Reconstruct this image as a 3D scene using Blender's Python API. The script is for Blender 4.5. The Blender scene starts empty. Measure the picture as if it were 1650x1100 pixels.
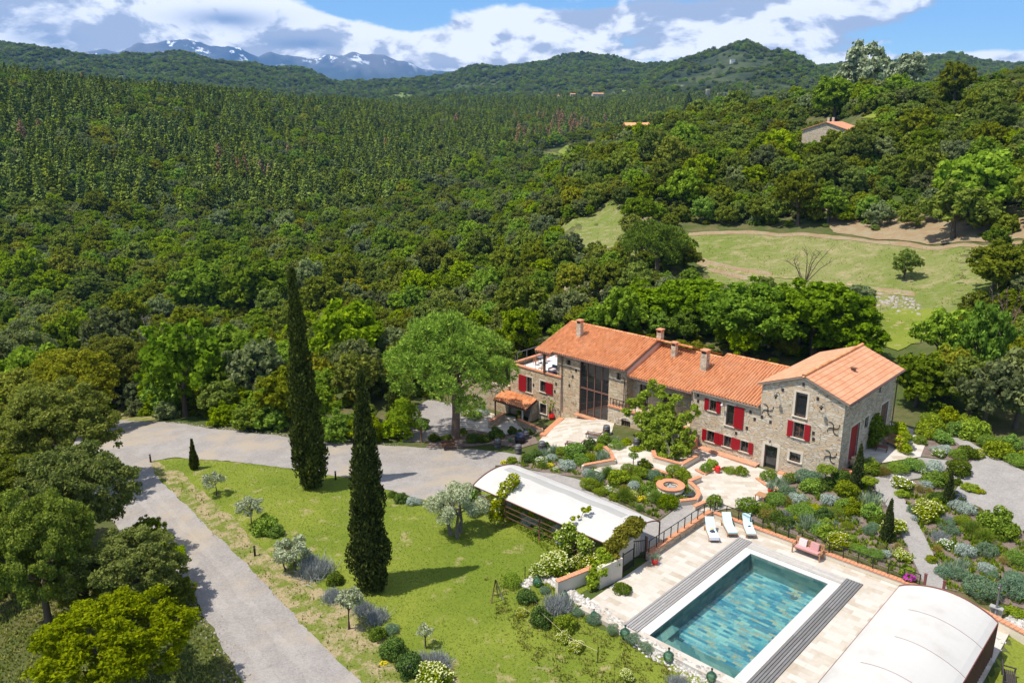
import bpy, bmesh, math, random
import numpy as np
from mathutils import Vector, Matrix
from mathutils.geometry import delaunay_2d_cdt
rad = math.radians
scene = bpy.context.scene
C = scene.collection
R0 = random.Random(7)
# ---------------------------------------------------------------- camera
FPX, CAMH = 1283.0, 28.0                 # focal length in photo pixels (1650 wide), height over the pool terrace
PITCH = math.atan(360 / 1283.0)
cam = bpy.data.cameras.new("camera")
cam.sensor_width = 36.0
cam.lens = 36.0 * FPX / 1650.0
cam.clip_start, cam.clip_end = 1.0, 60000.0
camo = bpy.data.objects.new("camera", cam)
camo.location = (0, 0, CAMH)
camo.rotation_euler = (math.pi / 2 - PITCH, 0, 0)
C.objects.link(camo)
scene.camera = camo
# ---------------------------------------------------------------- light
SUN_EL, SUN_AZ = rad(64), math.atan2(-0.95, -0.29)     # azimuth from +Y towards +X
sd = bpy.data.lights.new("sun", 'SUN')
sd.energy, sd.angle, sd.color = 5.0, rad(0.5), (1.0, 0.94, 0.84)
so = bpy.data.objects.new("sun", sd)
C.objects.link(so)
sdir = Vector((math.sin(SUN_AZ) * math.cos(SUN_EL), math.cos(SUN_AZ) * math.cos(SUN_EL), math.sin(SUN_EL)))
so.rotation_euler = sdir.to_track_quat('Z', 'Y').to_euler()
scene.view_settings.view_transform = 'Standard'
scene.view_settings.look = 'None'
scene.view_settings.exposure = 0.32
scene.view_settings.gamma = 1.0
scene.cycles.max_bounces = 6
scene.cycles.diffuse_bounces = 3
scene.cycles.glossy_bounces = 3
scene.cycles.transmission_bounces = 4
scene.cycles.transparent_max_bounces = 8
scene.cycles.use_denoising = True
scene.cycles.caustics_reflective = False
scene.cycles.caustics_refractive = False


class NT:
    """small helper to write node trees"""
    def __init__(s, tree):
        s.t = tree
    def n(s, typ, **kw):
        nd = s.t.nodes.new(typ)
        for k, v in kw.items():
            if k == 'i':
                for a, b in v.items():
                    if hasattr(b, 'links'):
                        s.t.links.new(b, nd.inputs[a])
                    else:
                        nd.inputs[a].default_value = b
            else:
                setattr(nd, k, v)
        return nd
    def m(s, op, a, b=0.0, c=None, clamp=False):
        nd = s.n('ShaderNodeMath', operation=op, use_clamp=clamp)
        for k, v in enumerate((a, b, c)):
            if v is None:
                continue
            if hasattr(v, 'links'):
                s.t.links.new(v, nd.inputs[k])
            else:
                nd.inputs[k].default_value = v
        return nd.outputs[0]
    def mix(s, f, a, b, mode='MIX'):
        nd = s.n('ShaderNodeMix', data_type='RGBA', blend_type=mode)
        for k, v in ((0, f), (6, a), (7, b)):
            if hasattr(v, 'links'):
                s.t.links.new(v, nd.inputs[k])
            elif k == 0:
                nd.inputs[0].default_value = v
            else:
                nd.inputs[k].default_value = (*v, 1.0) if len(v) == 3 else v
        return nd.outputs[2]
    def ss(s, x, a, b):
        nd = s.n('ShaderNodeMapRange', interpolation_type='SMOOTHSTEP', i={0: x, 1: a, 2: b})
        return nd.outputs[0]
    def noise(s, vec, scale, detail=4.0, rough=0.55, dist=0.0, dim='3D'):
        nd = s.n('ShaderNodeTexNoise', noise_dimensions=dim, i={'Vector': vec, 'Scale': scale, 'Detail': detail, 'Roughness': rough, 'Distortion': dist})
        return nd.outputs[0]


def direction(px, py):
    c, s_ = math.cos(PITCH), math.sin(PITCH)
    x, y = (px - 825) / FPX, (550 - py) / FPX
    return np.array([x, c + y * s_, -s_ + y * c])


# sky: physical sky with procedural cumulus
w = bpy.data.worlds.new("World")
scene.world = w
w.use_nodes = True
t = NT(w.node_tree)
w.node_tree.nodes.clear()
sky = t.n('ShaderNodeTexSky', sky_type='NISHITA', sun_disc=False)
sky.sun_elevation, sky.sun_rotation = SUN_EL, SUN_AZ
sky.altitude, sky.air_density, sky.dust_density, sky.ozone_density = 300, 1.0, 0.2, 2.5
tc = t.n('ShaderNodeTexCoord')
sx = t.n('ShaderNodeSeparateXYZ', i={0: tc.outputs['Generated']})
X, Y, Z = sx.outputs
AZ = t.m('ARCTAN2', X, Y)
EL = t.m('ARCSINE', Z)
vec = t.n('ShaderNodeCombineXYZ', i={0: t.m('MULTIPLY', AZ, 1.0), 1: t.m('MULTIPLY', EL, 1.75), 2: 0.37}).outputs[0]
vec2 = t.n('ShaderNodeCombineXYZ', i={0: t.m('ADD', AZ, -0.018), 1: t.m('MULTIPLY', t.m('ADD', EL, 0.016), 1.75), 2: 0.37}).outputs[0]
n1 = t.noise(vec, 9.0, 9.0, 0.57, 0.25)
n1b = t.noise(vec2, 9.0, 5.0, 0.57, 0.25)
BLOBS = [(60, 30, 150, 70, .9), (150, 100, 170, 45, .7), (330, 70, 120, 55, .9), (470, 65, 110, 55, 1.0), (600, 85, 110, 40, .95),
         (740, 92, 120, 32, .9), (790, 45, 70, 32, .8), (600, 5, 40, 12, .5), (880, 62, 90, 42, .95), (1000, 30, 120, 20, .6),
         (1010, 95, 140, 22, .65), (1160, 28, 190, 26, .9), (1370, 12, 140, 26, .85), (1130, 66, 110, 22, .6), (1430, 100, 130, 12, .75),
         (1600, 96, 90, 12, .7), (1480, 62, 90, 9, .42), (1250, 80, 120, 12, .5), (1290, 62, 60, 14, .25), (-150, 40, 160, 90, .9), (250, 30, 60, 30, .5),
         (540, 8, 40, 16, -.7), (655, 28, 50, 20, -.8), (268, 8, 26, 9, -.6), (1560, 50, 130, 30, -.5), (930, 10, 60, 10, -.4)]
cov = None
for (px, py, wx, wy, k) in BLOBS:
    d = direction(px, py)
    a0, e0 = math.atan2(d[0], d[1]), math.asin(d[2] / np.linalg.norm(d))
    da = t.m('DIVIDE', t.m('SUBTRACT', AZ, a0), wx / FPX)
    de = t.m('DIVIDE', t.m('SUBTRACT', EL, e0), wy / FPX)
    q = t.m('ADD', t.m('MULTIPLY', da, da), t.m('MULTIPLY', de, de))
    g = t.m('MULTIPLY', t.m('EXPONENT', t.m('MULTIPLY', q, -1.0)), k)
    cov = g if cov is None else t.m('ADD', cov, g)
away = t.ss(EL, 0.16, 0.5)                     # broken cloud over the rest of the sky
cov = t.m('ADD', cov, t.m('MULTIPLY', away, 0.35))
den = t.m('ADD', cov, t.m('MULTIPLY', t.m('SUBTRACT', n1, 0.5), 2.6))
alpha = t.ss(den, 0.22, 0.62)
lit = t.m('SUBTRACT', n1b, n1)
shade = t.ss(t.m('ADD', t.m('MULTIPLY', lit, 3.6), t.noise(vec, 5.0, 5.0)), 0.33, 0.72)
cl = t.mix(shade, (1.24, 1.21, 1.17), (0.50, 0.53, 0.60))
# low rain-dark cloud bases over the mountain
dk = None
for (px, py, wx, wy, k) in [(365, 32, 60, 13, .85), (500, 72, 70, 9, .8), (60, 62, 40, 12, .5), (690, 112, 60, 7, .4)]:
    d = direction(px, py)
    a0, e0 = math.atan2(d[0], d[1]), math.asin(d[2] / np.linalg.norm(d))
    da = t.m('DIVIDE', t.m('SUBTRACT', AZ, a0), wx / FPX)
    de = t.m('DIVIDE', t.m('SUBTRACT', EL, e0), wy / FPX)
    q = t.m('ADD', t.m('MULTIPLY', da, da), t.m('MULTIPLY', de, de))
    g = t.m('MULTIPLY', t.m('EXPONENT', t.m('MULTIPLY', q, -1.0)), k)
    dk = g if dk is None else t.m('ADD', dk, g)
dk = t.m('MULTIPLY', dk, t.ss(t.noise(vec, 14.0, 5.0), 0.30, 0.62), clamp=True)
cl = t.mix(dk, cl, (0.16, 0.25, 0.42))
skyc = t.mix(1.0, t.n('ShaderNodeVectorMath', operation='SCALE', i={0: sky.outputs[0], 3: 0.125}).outputs[0], (0.72, 0.92, 1.10), 'MULTIPLY')
col = t.mix(t.m('MULTIPLY', alpha, 0.97), skyc, cl)
bg = t.n('ShaderNodeBackground', i={'Color': col, 'Strength': 1.0})
out = t.n('ShaderNodeOutputWorld')
w.node_tree.links.new(bg.outputs[0], out.inputs[0])

# ---------------------------------------------------------------- coordinates
AX = rad(43.3)                                   # the farm's axes are turned by this much
UU = np.array([math.cos(AX), -math.sin(AX)])
VV = np.array([math.sin(AX), math.cos(AX)])


def W(u, v):
    p = UU * u + VV * v
    return float(p[0]), float(p[1])


def at(px, py, z=0.0):
    d = direction(px, py)
    k = (z - CAMH) / d[2]
    return np.array([d[0] * k, d[1] * k, z])


def zpx(px, py, r):
    d = direction(px, py)
    return CAMH + r * d[2] / math.hypot(d[0], d[1])


def proj(p):
    c, s_ = math.cos(PITCH), math.sin(PITCH)
    p = np.atleast_2d(np.asarray(p, float)) - np.array([0, 0, CAMH])
    dep = p[:, 1] * c - p[:, 2] * s_
    up = p[:, 1] * s_ + p[:, 2] * c
    return 825 + FPX * p[:, 0] / dep, 550 - FPX * up / dep, dep


def inpoly(x, y, poly):
    x, y = np.asarray(x, float), np.asarray(y, float)
    r = np.zeros(x.shape, bool)
    n = len(poly)
    for i in range(n):
        (x0, y0), (x1, y1) = poly[i], poly[(i + 1) % n]
        if y0 == y1:
            continue
        r ^= ((y0 > y) != (y1 > y)) & (x < (x1 - x0) * (y - y0) / (y1 - y0) + x0)
    return r


# ---------------------------------------------------------------- terrain heights
CTRL = [(1180, 770, .6), (1230, 757, .65), (1110, 812, .35), (1080, 845, .1), (1060, 800, .5), (1000, 745, .55), (950, 765, .3), (930, 690, .3),
        (965, 710, .4), (905, 720, -.1), (860, 750, -.5), (840, 680, -1.9), (800, 690, -1.9), (690, 660, -2.0), (733, 705, -1.6), (760, 720, -1.3),
        (700, 745, -1.2), (600, 740, -1.4), (500, 783, -1.1), (300, 710, -1.8), (200, 690, -2.2), (320, 755, -1.5), (240, 800, -1.7),
        (450, 800, -1.0), (598, 945, -.7), (400, 950, -1.2), (560, 1090, -.9), (700, 850, -.6), (735, 860, -.5), (850, 850, -.2), (760, 1080, -.7),
        (860, 960, -.4), (950, 1060, -.6), (1100, 1095, -.6), (200, 1050, -1.2), (60, 980, -1.6), (0, 800, -2.5), (780, 790, -.6), (900, 830, -.05),
        (1000, 895, .05), (1160, 815, .45), (1300, 850, .55), (1400, 890, .5), (1500, 940, .35), (1300, 790, .75), (1420, 800, 1.2), (1365, 760, 2.1),
        (1420, 725, 2.2), (1460, 715, 2.2), (1480, 740, 2.0), (1550, 700, 2.0), (1600, 780, 1.6), (1650, 860, 1.1), (1560, 900, .6), (1640, 960, .2),
        (1620, 1020, -.2), (1650, 1090, -.3), (1340, 770, 1.2), (1700, 760, 2.0), (100, 650, -3.0), (1250, 640, .6), (1100, 600, .4), (900, 560, -.5)]
cp = np.array([list(at(a, b, c)[:2]) for a, b, c in CTRL] + [[-90, 40], [-60, 20], [0, 15], [40, 10], [90, 40], [80, 80], [70, 20]])
cz = np.array([c for _, _, c in CTRL] + [-5, -2.5, -1, -.5, 2, 2.5, 0.5])


def _tk(d2):
    return np.where(d2 > 0, d2 * np.log(np.maximum(d2, 1e-12)) * .5, 0.0)


_n = len(cp)
_A = np.zeros((_n + 3, _n + 3))
_A[:_n, :_n] = _tk(((cp[:, None] - cp[None]) ** 2).sum(-1)) + np.eye(_n) * 2.0
_A[:_n, _n] = 1
_A[:_n, _n + 1:] = cp
_A[_n, :_n] = 1
_A[_n + 1:, :_n] = cp.T
_TW = np.linalg.solve(_A, np.concatenate([cz, [0, 0, 0]]))


def znear(x, y):
    d2 = (x[:, None] - cp[None, :, 0]) ** 2 + (y[:, None] - cp[None, :, 1]) ** 2
    return _tk(d2) @ _TW[:_n] + _TW[_n] + _TW[_n + 1] * x + _TW[_n + 2] * y


RR = [70, 100, 140, 200, 280, 350, 450, 550, 700, 900, 1200, 1600, 2000, 2700, 3600, 5000, 8000]
# columns by photo x: heights along the range; a tuple (y,) means 'as high as photo row y'
COLS = {
    -900: [-4, -8, -12, -17, -18, -8, 18, 45, 75, 80, 70, 90, 130, 240, 120, 60, 20],
    -300: [-3.5, -7, -12, -17, -19, -11, 12, 38, 68, 72, 45, 70, 110, (60,), 120, 60, 20],
    0: [-3, -7, -12, -17, -20, -14, 7, 29, (137,), 60, 35, 60, 120, (78,), 120, 60, 20],
    200: [-3, -7, -12, -17, -20, -16, 2, 21, (151,), 50, 35, 60, 110, (97,), 120, 60, 20],
    300: [-2.5, -7, -12, -17, -20, -17, -1, 16, (160,), 40, 40, 60, 110, (94,), 120, 60, 20],
    400: [-2, -6, -11, -16, -20, -18, -5, 10, (172,), 40, 40, 55, 90, (109,), 120, 60, 20],
    480: [-1.5, -5, -10, -16, -19, -18, -8, 5, 26, (172,), 35, 50, 80, (115,), 110, 60, 20],
    560: [-1, -4, -9, -15, -18, -17, -10, 0, 22, (175,), 35, 50, 70, (138,), 100, 60, 20],
    700: [0, -3, -7, -12, -15, -16, -11, -3, 16, 26, (173,), 50, 75, (130,), 100, 60, 20],
    780: [0, -2, -6, -10, -13, -14, -11, -4, 12, 24, (173,), 52, 80, (113,), 110, 60, 20],
    860: [0, -1, -3, -3, -2, -10, -10, -5, 10, 24, (171,), 58, 95, (106,), 120, 60, 20],
    940: [.5, -.5, 0, 7, 12, 4, -5, -3, 10, 24, (169,), 62, 110, (97,), 120, 60, 20],
    1020: [1, 0, 1, 10, 17, 15, 6, 0, 12, 26, (168,), 75, (128,), (108,), 120, 60, 20],
    1110: [1, 1, 2, 10, 19, 24, 22, 12, 16, 28, (166,), (130,), (98,), 150, 110, 60, 20],
    1190: [1, 1, 3, 10, 20, 26, 28, 20, 20, 30, (162,), (115,), (75,), 140, 110, 60, 20],
    1260: [1, 1, 3.5, 11, 22, 28, 31, 25, 28, 36, (158,), (116,), (92,), 130, 110, 60, 20],
    1330: [1, 1.5, 4, 13, 25, 30, 34, 30, 34, 40, (152,), (132,), (120,), (112,), 110, 60, 20],
    1420: [1.5, 1.5, 5, 15, 32, 35, 36, 34, 36, 42, 50, 75, 110, (108,), 110, 60, 20],
    1520: [1.5, 2, 6, 18, 33, 38, 40, 38, 38, 42, 50, 80, 130, (99,), 110, 60, 20],
    1600: [2, 2.5, 8, 21, 36, 41, 43, 40, 38, 42, 50, 75, 110, (112,), 110, 60, 20],
    1700: [2, 3, 10, 25, 40, 46, 47, 42, 38, 42, 50, 70, 100, 160, 110, 60, 20],
    2100: [3, 6, 16, 32, 48, 55, 58, 50, 40, 42, 50, 70, 90, 130, 110, 60, 20],
    2900: [4, 8, 18, 34, 48, 55, 58, 50, 40, 42, 50, 70, 90, 130, 110, 60, 20]}
CK = sorted(COLS)
CA = np.array([math.atan2(k - 825, 1332.6) for k in CK])
CT = np.array([[zpx(k, z[0], r) if isinstance(z, tuple) else z for z, r in zip(COLS[k], RR)] for k in CK], float)
LR = np.log(np.array(RR, float))
# smooth interpolation along the range
_wv = [(R0.uniform(0, 6.28), R0.uniform(0, 6.28)) for _ in range(40)]


def rough(x, y, wl, octs=4, k0=0):
    z = 0
    for o in range(octs):
        for j in range(3):
            a, ph = _wv[(k0 + o * 3 + j) % 40]
            z = z + np.sin((x * math.cos(a) + y * math.sin(a)) * 6.283 / wl * (1 + .17 * j) + ph + 1.3 * np.sin((x * math.sin(a) - y * math.cos(a)) * 4 / wl)) * .4 * .5 ** o
        wl = wl * .5
    return z


def zfar(x, y):
    r = np.hypot(x, y)
    a = np.clip(np.arctan2(x, y), CA[0], CA[-1])
    lr = np.clip(np.log(np.maximum(r, 1)), LR[0], LR[-1])
    i = np.clip(np.searchsorted(CA, a) - 1, 0, len(CA) - 2)
    j = np.clip(np.searchsorted(LR, lr) - 1, 0, len(LR) - 2)
    fa = (a - CA[i]) / (CA[i + 1] - CA[i])
    fr = (lr - LR[j]) / (LR[j + 1] - LR[j])
    fa = fa * fa * (3 - 2 * fa)
    def cub(ii):
        p1, p2 = CT[ii, j], CT[ii, j + 1]
        p0, p3 = CT[ii, np.maximum(j - 1, 0)], CT[ii, np.minimum(j + 2, len(LR) - 1)]
        return p1 + .5 * fr * (p2 - p0 + fr * (2 * p0 - 5 * p1 + 4 * p2 - p3 + fr * (3 * (p1 - p2) + p3 - p0)))
    z = cub(i) * (1 - fa) + cub(i + 1) * fa
    amp = np.interp(r, [90, 200, 400, 900, 1500, 2500, 3600], [0.0, .5, 2.0, 2.5, 9, 10, 20])
    wl = 60.0
    z = z + np.where(r < 700, rough(x, y, 55.0) * amp, rough(x, y, 420.0, 4, 12) * amp)
    return z


def smooth(x, a, b):
    k = np.clip((x - a) / (b - a), 0, 1)
    return k * k * (3 - 2 * k)


def gz(x, y):
    x, y = np.atleast_1d(np.asarray(x, float)), np.atleast_1d(np.asarray(y, float))
    r = np.hypot(x, y)
    k = smooth(r, 74, 106)
    z = np.empty_like(x)
    nr, fr = k < 1, k > 0
    zn, zf = np.zeros_like(x), np.zeros_like(x)
    if nr.any():
        zn[nr] = znear(x[nr], y[nr])
    if fr.any():
        zf[fr] = zfar(x[fr], y[fr])
    z = zn * (1 - k) + zf * k
    u, v = x * UU[0] + y * UU[1], x * VV[0] + y * VV[1]
    d = np.maximum.reduce([-25.6 - u, u + 6.1, 32.9 - v, v - 48.25])       # pool terrace: level
    k = 1 - smooth(d, -.05, .35)
    z = z * (1 - k) - .12 * k
    # cut for the house: level inside
    return z


def g1(x, y):
    return float(gz([x], [y])[0])


def gp(px, py):
    """where the photo's ray through (px, py) meets the ground"""
    d = direction(px, py)
    d = d / np.hypot(d[0], d[1])
    s_ = np.concatenate([np.arange(15, 130, .5), 130 * 1.01 ** np.arange(0, 330)])
    dz = CAMH + d[2] * s_ - gz(d[0] * s_, d[1] * s_)
    k = np.nonzero(dz < 0)[0]
    if len(k) == 0:
        return np.array([d[0] * 2000, d[1] * 2000, 50])
    a, b = s_[max(k[0] - 1, 0)], s_[k[0]]
    m = np.linspace(a, b, 25)
    dz = CAMH + d[2] * m - gz(d[0] * m, d[1] * m)
    q = m[np.nonzero(dz < 0)[0][0]] if (dz < 0).any() else b
    return np.array([d[0] * q, d[1] * q, g1(d[0] * q, d[1] * q)])


def mpp(p):
    """metres for one photo pixel at point p"""
    return float(proj(p)[2][0]) / FPX


# ---------------------------------------------------------------- materials
MATS = {}


def mat(name, fn):
    if name not in MATS:
        m = bpy.data.materials.new(name)
        m.use_nodes = True
        m.node_tree.nodes.clear()
        t = NT(m.node_tree)
        sh = fn(t)
        o = t.n('ShaderNodeOutputMaterial')
        m.node_tree.links.new(sh.outputs[0] if hasattr(sh, 'outputs') else sh, o.inputs[0])
        MATS[name] = m
    return MATS[name]


def pbsdf(t, color, rough=.7, spec=.3, metal=0.0, normal=None):
    i = {'Base Color': (*color, 1) if isinstance(color, tuple) else color, 'Roughness': rough, 'Specular IOR Level': spec, 'Metallic': metal}
    if normal is not None:
        i['Normal'] = normal
    return t.n('ShaderNodeBsdfPrincipled', i=i)


def bump(t, h, dist=.02, k=1.0):
    return t.n('ShaderNodeBump', i={'Height': h, 'Distance': dist, 'Strength': k}).outputs[0]


def objc(t):
    return t.n('ShaderNodeTexCoord').outputs['Object']


def scl(t, vec, x, y, z, rz=0.0):
    return t.n('ShaderNodeMapping', i={'Vector': vec, 'Scale': (x, y, z), 'Rotation': (0, 0, rz)}).outputs[0]


def plain(name, c, rough=.6, spec=.3, metal=0.0, var=.18, nscale=6.0, bmp=0.0):
    def fn(t):
        v = objc(t)
        n = t.noise(v, nscale, 5)
        k = t.m('ADD', t.m('MULTIPLY', n, var * 2), 1 - var)
        col = t.mix(1.0, c, t.n('ShaderNodeCombineColor', i={0: k, 1: k, 2: k}).outputs[0], 'MULTIPLY')
        nb = bump(t, t.noise(v, nscale * 6, 4), .01, bmp) if bmp else None
        return pbsdf(t, col, rough, spec, metal, nb)
    return mat(name, fn)


def leafmat(name, dark, light, trans=.42, hue=.016, val=.44, rough=.55, gain=1.36):
    def fn(t):
        a = t.n('ShaderNodeAttribute', attribute_name='rnd').outputs['Fac']
        oi = t.n('ShaderNodeObjectInfo').outputs['Random']
        c = t.mix(a, tuple(min(.6, q * gain) for q in dark), tuple(min(.6, q * gain) for q in light))
        oi2 = t.n('ShaderNodeTexWhiteNoise', noise_dimensions='1D', i={1: t.m('MULTIPLY', oi, 917.3)}).outputs[0]
        hs = t.n('ShaderNodeHueSaturation', i={'Hue': t.m('ADD', t.m('MULTIPLY', oi2, hue * 2), .5 - hue), 'Saturation': t.m('ADD', t.m('MULTIPLY', oi2, -.22), 1.2),
                                               'Value': t.m('ADD', t.m('MULTIPLY', oi, val * 1.6), 1 - val * .8), 'Color': c}).outputs[0]
        p = pbsdf(t, hs, .75, .06)
        tr = t.n('ShaderNodeBsdfTranslucent', i={'Color': t.mix(1.0, hs, (1.15, 1.25, .6), 'MULTIPLY')})
        return t.n('ShaderNodeMixShader', i={0: trans, 1: p.outputs[0], 2: tr.outputs[0]})
    return mat(name, fn)


def bark(name='bark', c=(.12, .09, .065)):
    return plain(name, c, .9, .1, 0, .45, 5.0, .6)


# ---------------------------------------------------------------- mesh helpers
class MB:
    def __init__(s):
        s.v, s.f, s.mi, s.r = [], [], [], []
        s.cm, s.sm = 0, False
        s.smooth = []
    def add(s, vs, fs, rnd=None):
        o = len(s.v)
        s.v.extend([tuple(map(float, q)) for q in vs])
        for f in fs:
            s.f.append(tuple(o + i for i in f))
            s.mi.append(s.cm)
            s.smooth.append(s.sm)
            s.r.append(R0.random() if rnd is None else rnd)
        return s
    def box(s, x0, x1, y0, y1, z0, z1, M=None):
        vs = [(x0, y0, z0), (x1, y0, z0), (x1, y1, z0), (x0, y1, z0), (x0, y0, z1), (x1, y0, z1), (x1, y1, z1), (x0, y1, z1)]
        if M is not None:
            vs = [tuple(M @ Vector(q)) for q in vs]
        return s.add(vs, [(3, 2, 1, 0), (4, 5, 6, 7), (0, 1, 5, 4), (1, 2, 6, 5), (2, 3, 7, 6), (3, 0, 4, 7)], R0.random())
    def hexa(s, bot, top):
        return s.add(list(bot) + list(top), [(3, 2, 1, 0), (4, 5, 6, 7), (0, 1, 5, 4), (1, 2, 6, 5), (2, 3, 7, 6), (3, 0, 4, 7)], R0.random())
    def tube(s, pts, r, seg=8, cap=True):
        pts = [Vector(p) for p in pts]
        n = len(pts)
        rs = r if isinstance(r, (list, tuple)) else [r] * n
        vs, fs = [], []
        for i, p in enumerate(pts):
            d = (pts[min(i + 1, n - 1)] - pts[max(i - 1, 0)])
            d = d.normalized() if d.length > 1e-9 else Vector((0, 0, 1))
            up = Vector((0, 0, 1)) if abs(d.z) < .9 else Vector((1, 0, 0))
            a = d.cross(up).normalized()
            b = d.cross(a)
            for k in range(seg):
                q = 2 * math.pi * k / seg
                vs.append(p + (a * math.cos(q) + b * math.sin(q)) * rs[i])
        for i in range(n - 1):
            for k in range(seg):
                k2 = (k + 1) % seg
                fs.append((i * seg + k, i * seg + k2, (i + 1) * seg + k2, (i + 1) * seg + k))
        if cap:
            fs.append(tuple(range(seg)))
            fs.append(tuple((n - 1) * seg + k for k in reversed(range(seg))))
        sm = s.sm
        s.sm = True
        s.add(vs, fs, R0.random())
        s.sm = sm
        return s
    def lathe(s, prof, seg=16, o=(0, 0, 0)):
        vs, fs = [], []
        for (r, z) in prof:
            for k in range(seg):
                q = 2 * math.pi * k / seg
                vs.append((o[0] + r * math.cos(q), o[1] + r * math.sin(q), o[2] + z))
        for i in range(len(prof) - 1):
            for k in range(seg):
                k2 = (k + 1) % seg
                fs.append((i * seg + k, i * seg + k2, (i + 1) * seg + k2, (i + 1) * seg + k))
        fs.append(tuple(reversed(range(seg))))
        fs.append(tuple((len(prof) - 1) * seg + k for k in range(seg)))
        sm = s.sm
        s.sm = True
        s.add(vs, fs, R0.random())
        s.sm = sm
        return s
    def build(s, name, mats, parent=None, loc=None, rz=0.0):
        me = bpy.data.meshes.new(name)
        me.from_pydata(s.v, [], s.f)
        for m in (mats if isinstance(mats, (list, tuple)) else [mats]):
            me.materials.append(m)
        me.polygons.foreach_set('material_index', s.mi)
        me.polygons.foreach_set('use_smooth', s.smooth)
        at_ = me.attributes.new('rnd', 'FLOAT', 'FACE')
        at_.data.foreach_set('value', s.r)
        me.update()
        o = bpy.data.objects.new(name, me)
        C.objects.link(o)
        if parent is not None:
            o.parent = parent
        if loc is not None:
            o.location = loc
            o.rotation_euler = (0, 0, rz)
        return o


def tag(o, label=None, cat=None, group=None, kind=None):
    if label:
        o['label'] = label
    if cat:
        o['category'] = cat
    if group:
        o['group'] = group
    if kind:
        o['kind'] = kind
    return o


def thing(name, label, cat, loc=(0, 0, 0), rz=0.0, group=None):
    o = bpy.data.objects.new(name, None)
    o.empty_display_size = .3
    C.objects.link(o)
    o.location = loc
    o.rotation_euler = (0, 0, rz)
    return tag(o, label, cat, group)


def dup(root, loc=None, rz=None, sc=None, label=None, group=None):
    r = root.copy()
    C.objects.link(r)
    if loc is not None:
        r.location = loc
    if rz is not None:
        r.rotation_euler = (0, 0, rz)
    if sc is not None:
        r.scale = sc if isinstance(sc, (tuple, list)) else (sc, sc, sc)
    if label:
        r['label'] = label
    if group:
        r['group'] = group
    for ch in list(root.children):
        c = ch.copy()
        C.objects.link(c)
        c.parent = r
        for g in list(ch.children):
            d = g.copy()
            C.objects.link(d)
            d.parent = c
    return r


def raw_mesh(name, V, F, mats, mi=None, rnd=None, smooth=False):
    me = bpy.data.meshes.new(name)
    V = np.asarray(V, np.float32)
    F = np.asarray(F, np.int32)
    nf, k = F.shape
    me.vertices.add(len(V))
    me.vertices.foreach_set('co', V.ravel())
    me.loops.add(nf * k)
    me.loops.foreach_set('vertex_index', F.ravel())
    me.polygons.add(nf)
    me.polygons.foreach_set('loop_start', np.arange(0, nf * k, k, dtype=np.int32))
    me.polygons.foreach_set('loop_total', np.full(nf, k, np.int32))
    for m in (mats if isinstance(mats, (list, tuple)) else [mats]):
        me.materials.append(m)
    if mi is not None:
        me.polygons.foreach_set('material_index', np.asarray(mi, np.int32))
    if smooth:
        me.polygons.foreach_set('use_smooth', np.ones(nf, bool))
    if rnd is not None:
        a = me.attributes.new('rnd', 'FLOAT', 'FACE')
        a.data.foreach_set('value', np.asarray(rnd, np.float32))
    me.update(calc_edges=True)
    return me


def link(name, me, parent=None, loc=None):
    o = bpy.data.objects.new(name, me)
    C.objects.link(o)
    if parent is not None:
        o.parent = parent
    if loc is not None:
        o.location = loc
    return o


# ---------------------------------------------------------------- ground materials
def m_ground(t):
    v = objc(t)
    big, mid, fine = t.noise(v, .03, 5), t.noise(v, .35, 5), t.noise(v, 3.0, 5, .7)
    c = t.mix(t.ss(mid, .38, .64), (.075, .095, .025), (.15, .13, .06))
    c = t.mix(t.ss(big, .45, .62), c, (.07, .10, .022))
    c = t.mix(t.m('MULTIPLY', t.ss(fine, .35, .7), .6), c, (.055, .07, .022))
    geo = t.n('ShaderNodeNewGeometry').outputs['Position']
    r = t.n('ShaderNodeVectorMath', operation='LENGTH', i={0: geo}).outputs['Value']
    far = t.ss(r, 900, 1300)
    # far hillsides: scrub over pale rock and open pasture
    fv = scl(t, v, 1, 1, 1)
    f1, f2 = t.noise(fv, .012, 8, .65), t.noise(fv, .0035, 5)
    fc = t.mix(t.ss(f1, .42, .62), (.028, .04, .018), (.07, .085, .035))
    fc = t.mix(t.ss(t.m('ADD', f2, t.m('MULTIPLY', f1, .35)), .74, .80), fc, (.16, .20, .06))
    fc = t.mix(t.m('MULTIPLY', t.ss(t.noise(fv, .03, 6, .7), .64, .72), .6), fc, (.30, .27, .22))
    c = t.mix(far, c, fc)
    return pbsdf(t, c, .95, .05, 0, bump(t, t.m('ADD', fine, mid), .15, .6))


def m_lawn(t):
    v = objc(t)
    big, mid, fine = t.noise(v, .12, 4), t.noise(v, .8, 6, .65), t.noise(v, 7.0, 5, .75)
    c = t.mix(t.ss(big, .36, .64), (.140, .188, .020), (.208, .243, .032))
    c = t.mix(t.m('MULTIPLY', t.ss(fine, .42, .72), .65), c, (.075, .10, .014))
    dry = t.ss(t.m('ADD', mid, t.m('MULTIPLY', t.noise(v, .05, 3), .55)), .83, .98)
    c = t.mix(t.m('MULTIPLY', dry, .85), c, (.33, .27, .13))
    return pbsdf(t, c, .9, .1, 0, bump(t, fine, .09, .9))


def m_verge(t):
    v = objc(t)
    mid, fine = t.noise(v, .9, 6, .7), t.noise(v, 6.0, 5, .75)
    c = t.mix(t.ss(mid, .42, .58), (.16, .19, .035), (.36, .28, .165))
    c = t.mix(t.m('MULTIPLY', t.ss(fine, .45, .7), .6), c, (.08, .11, .02))
    return pbsdf(t, c, .95, .05, 0, bump(t, fine, .09, .9))


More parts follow.
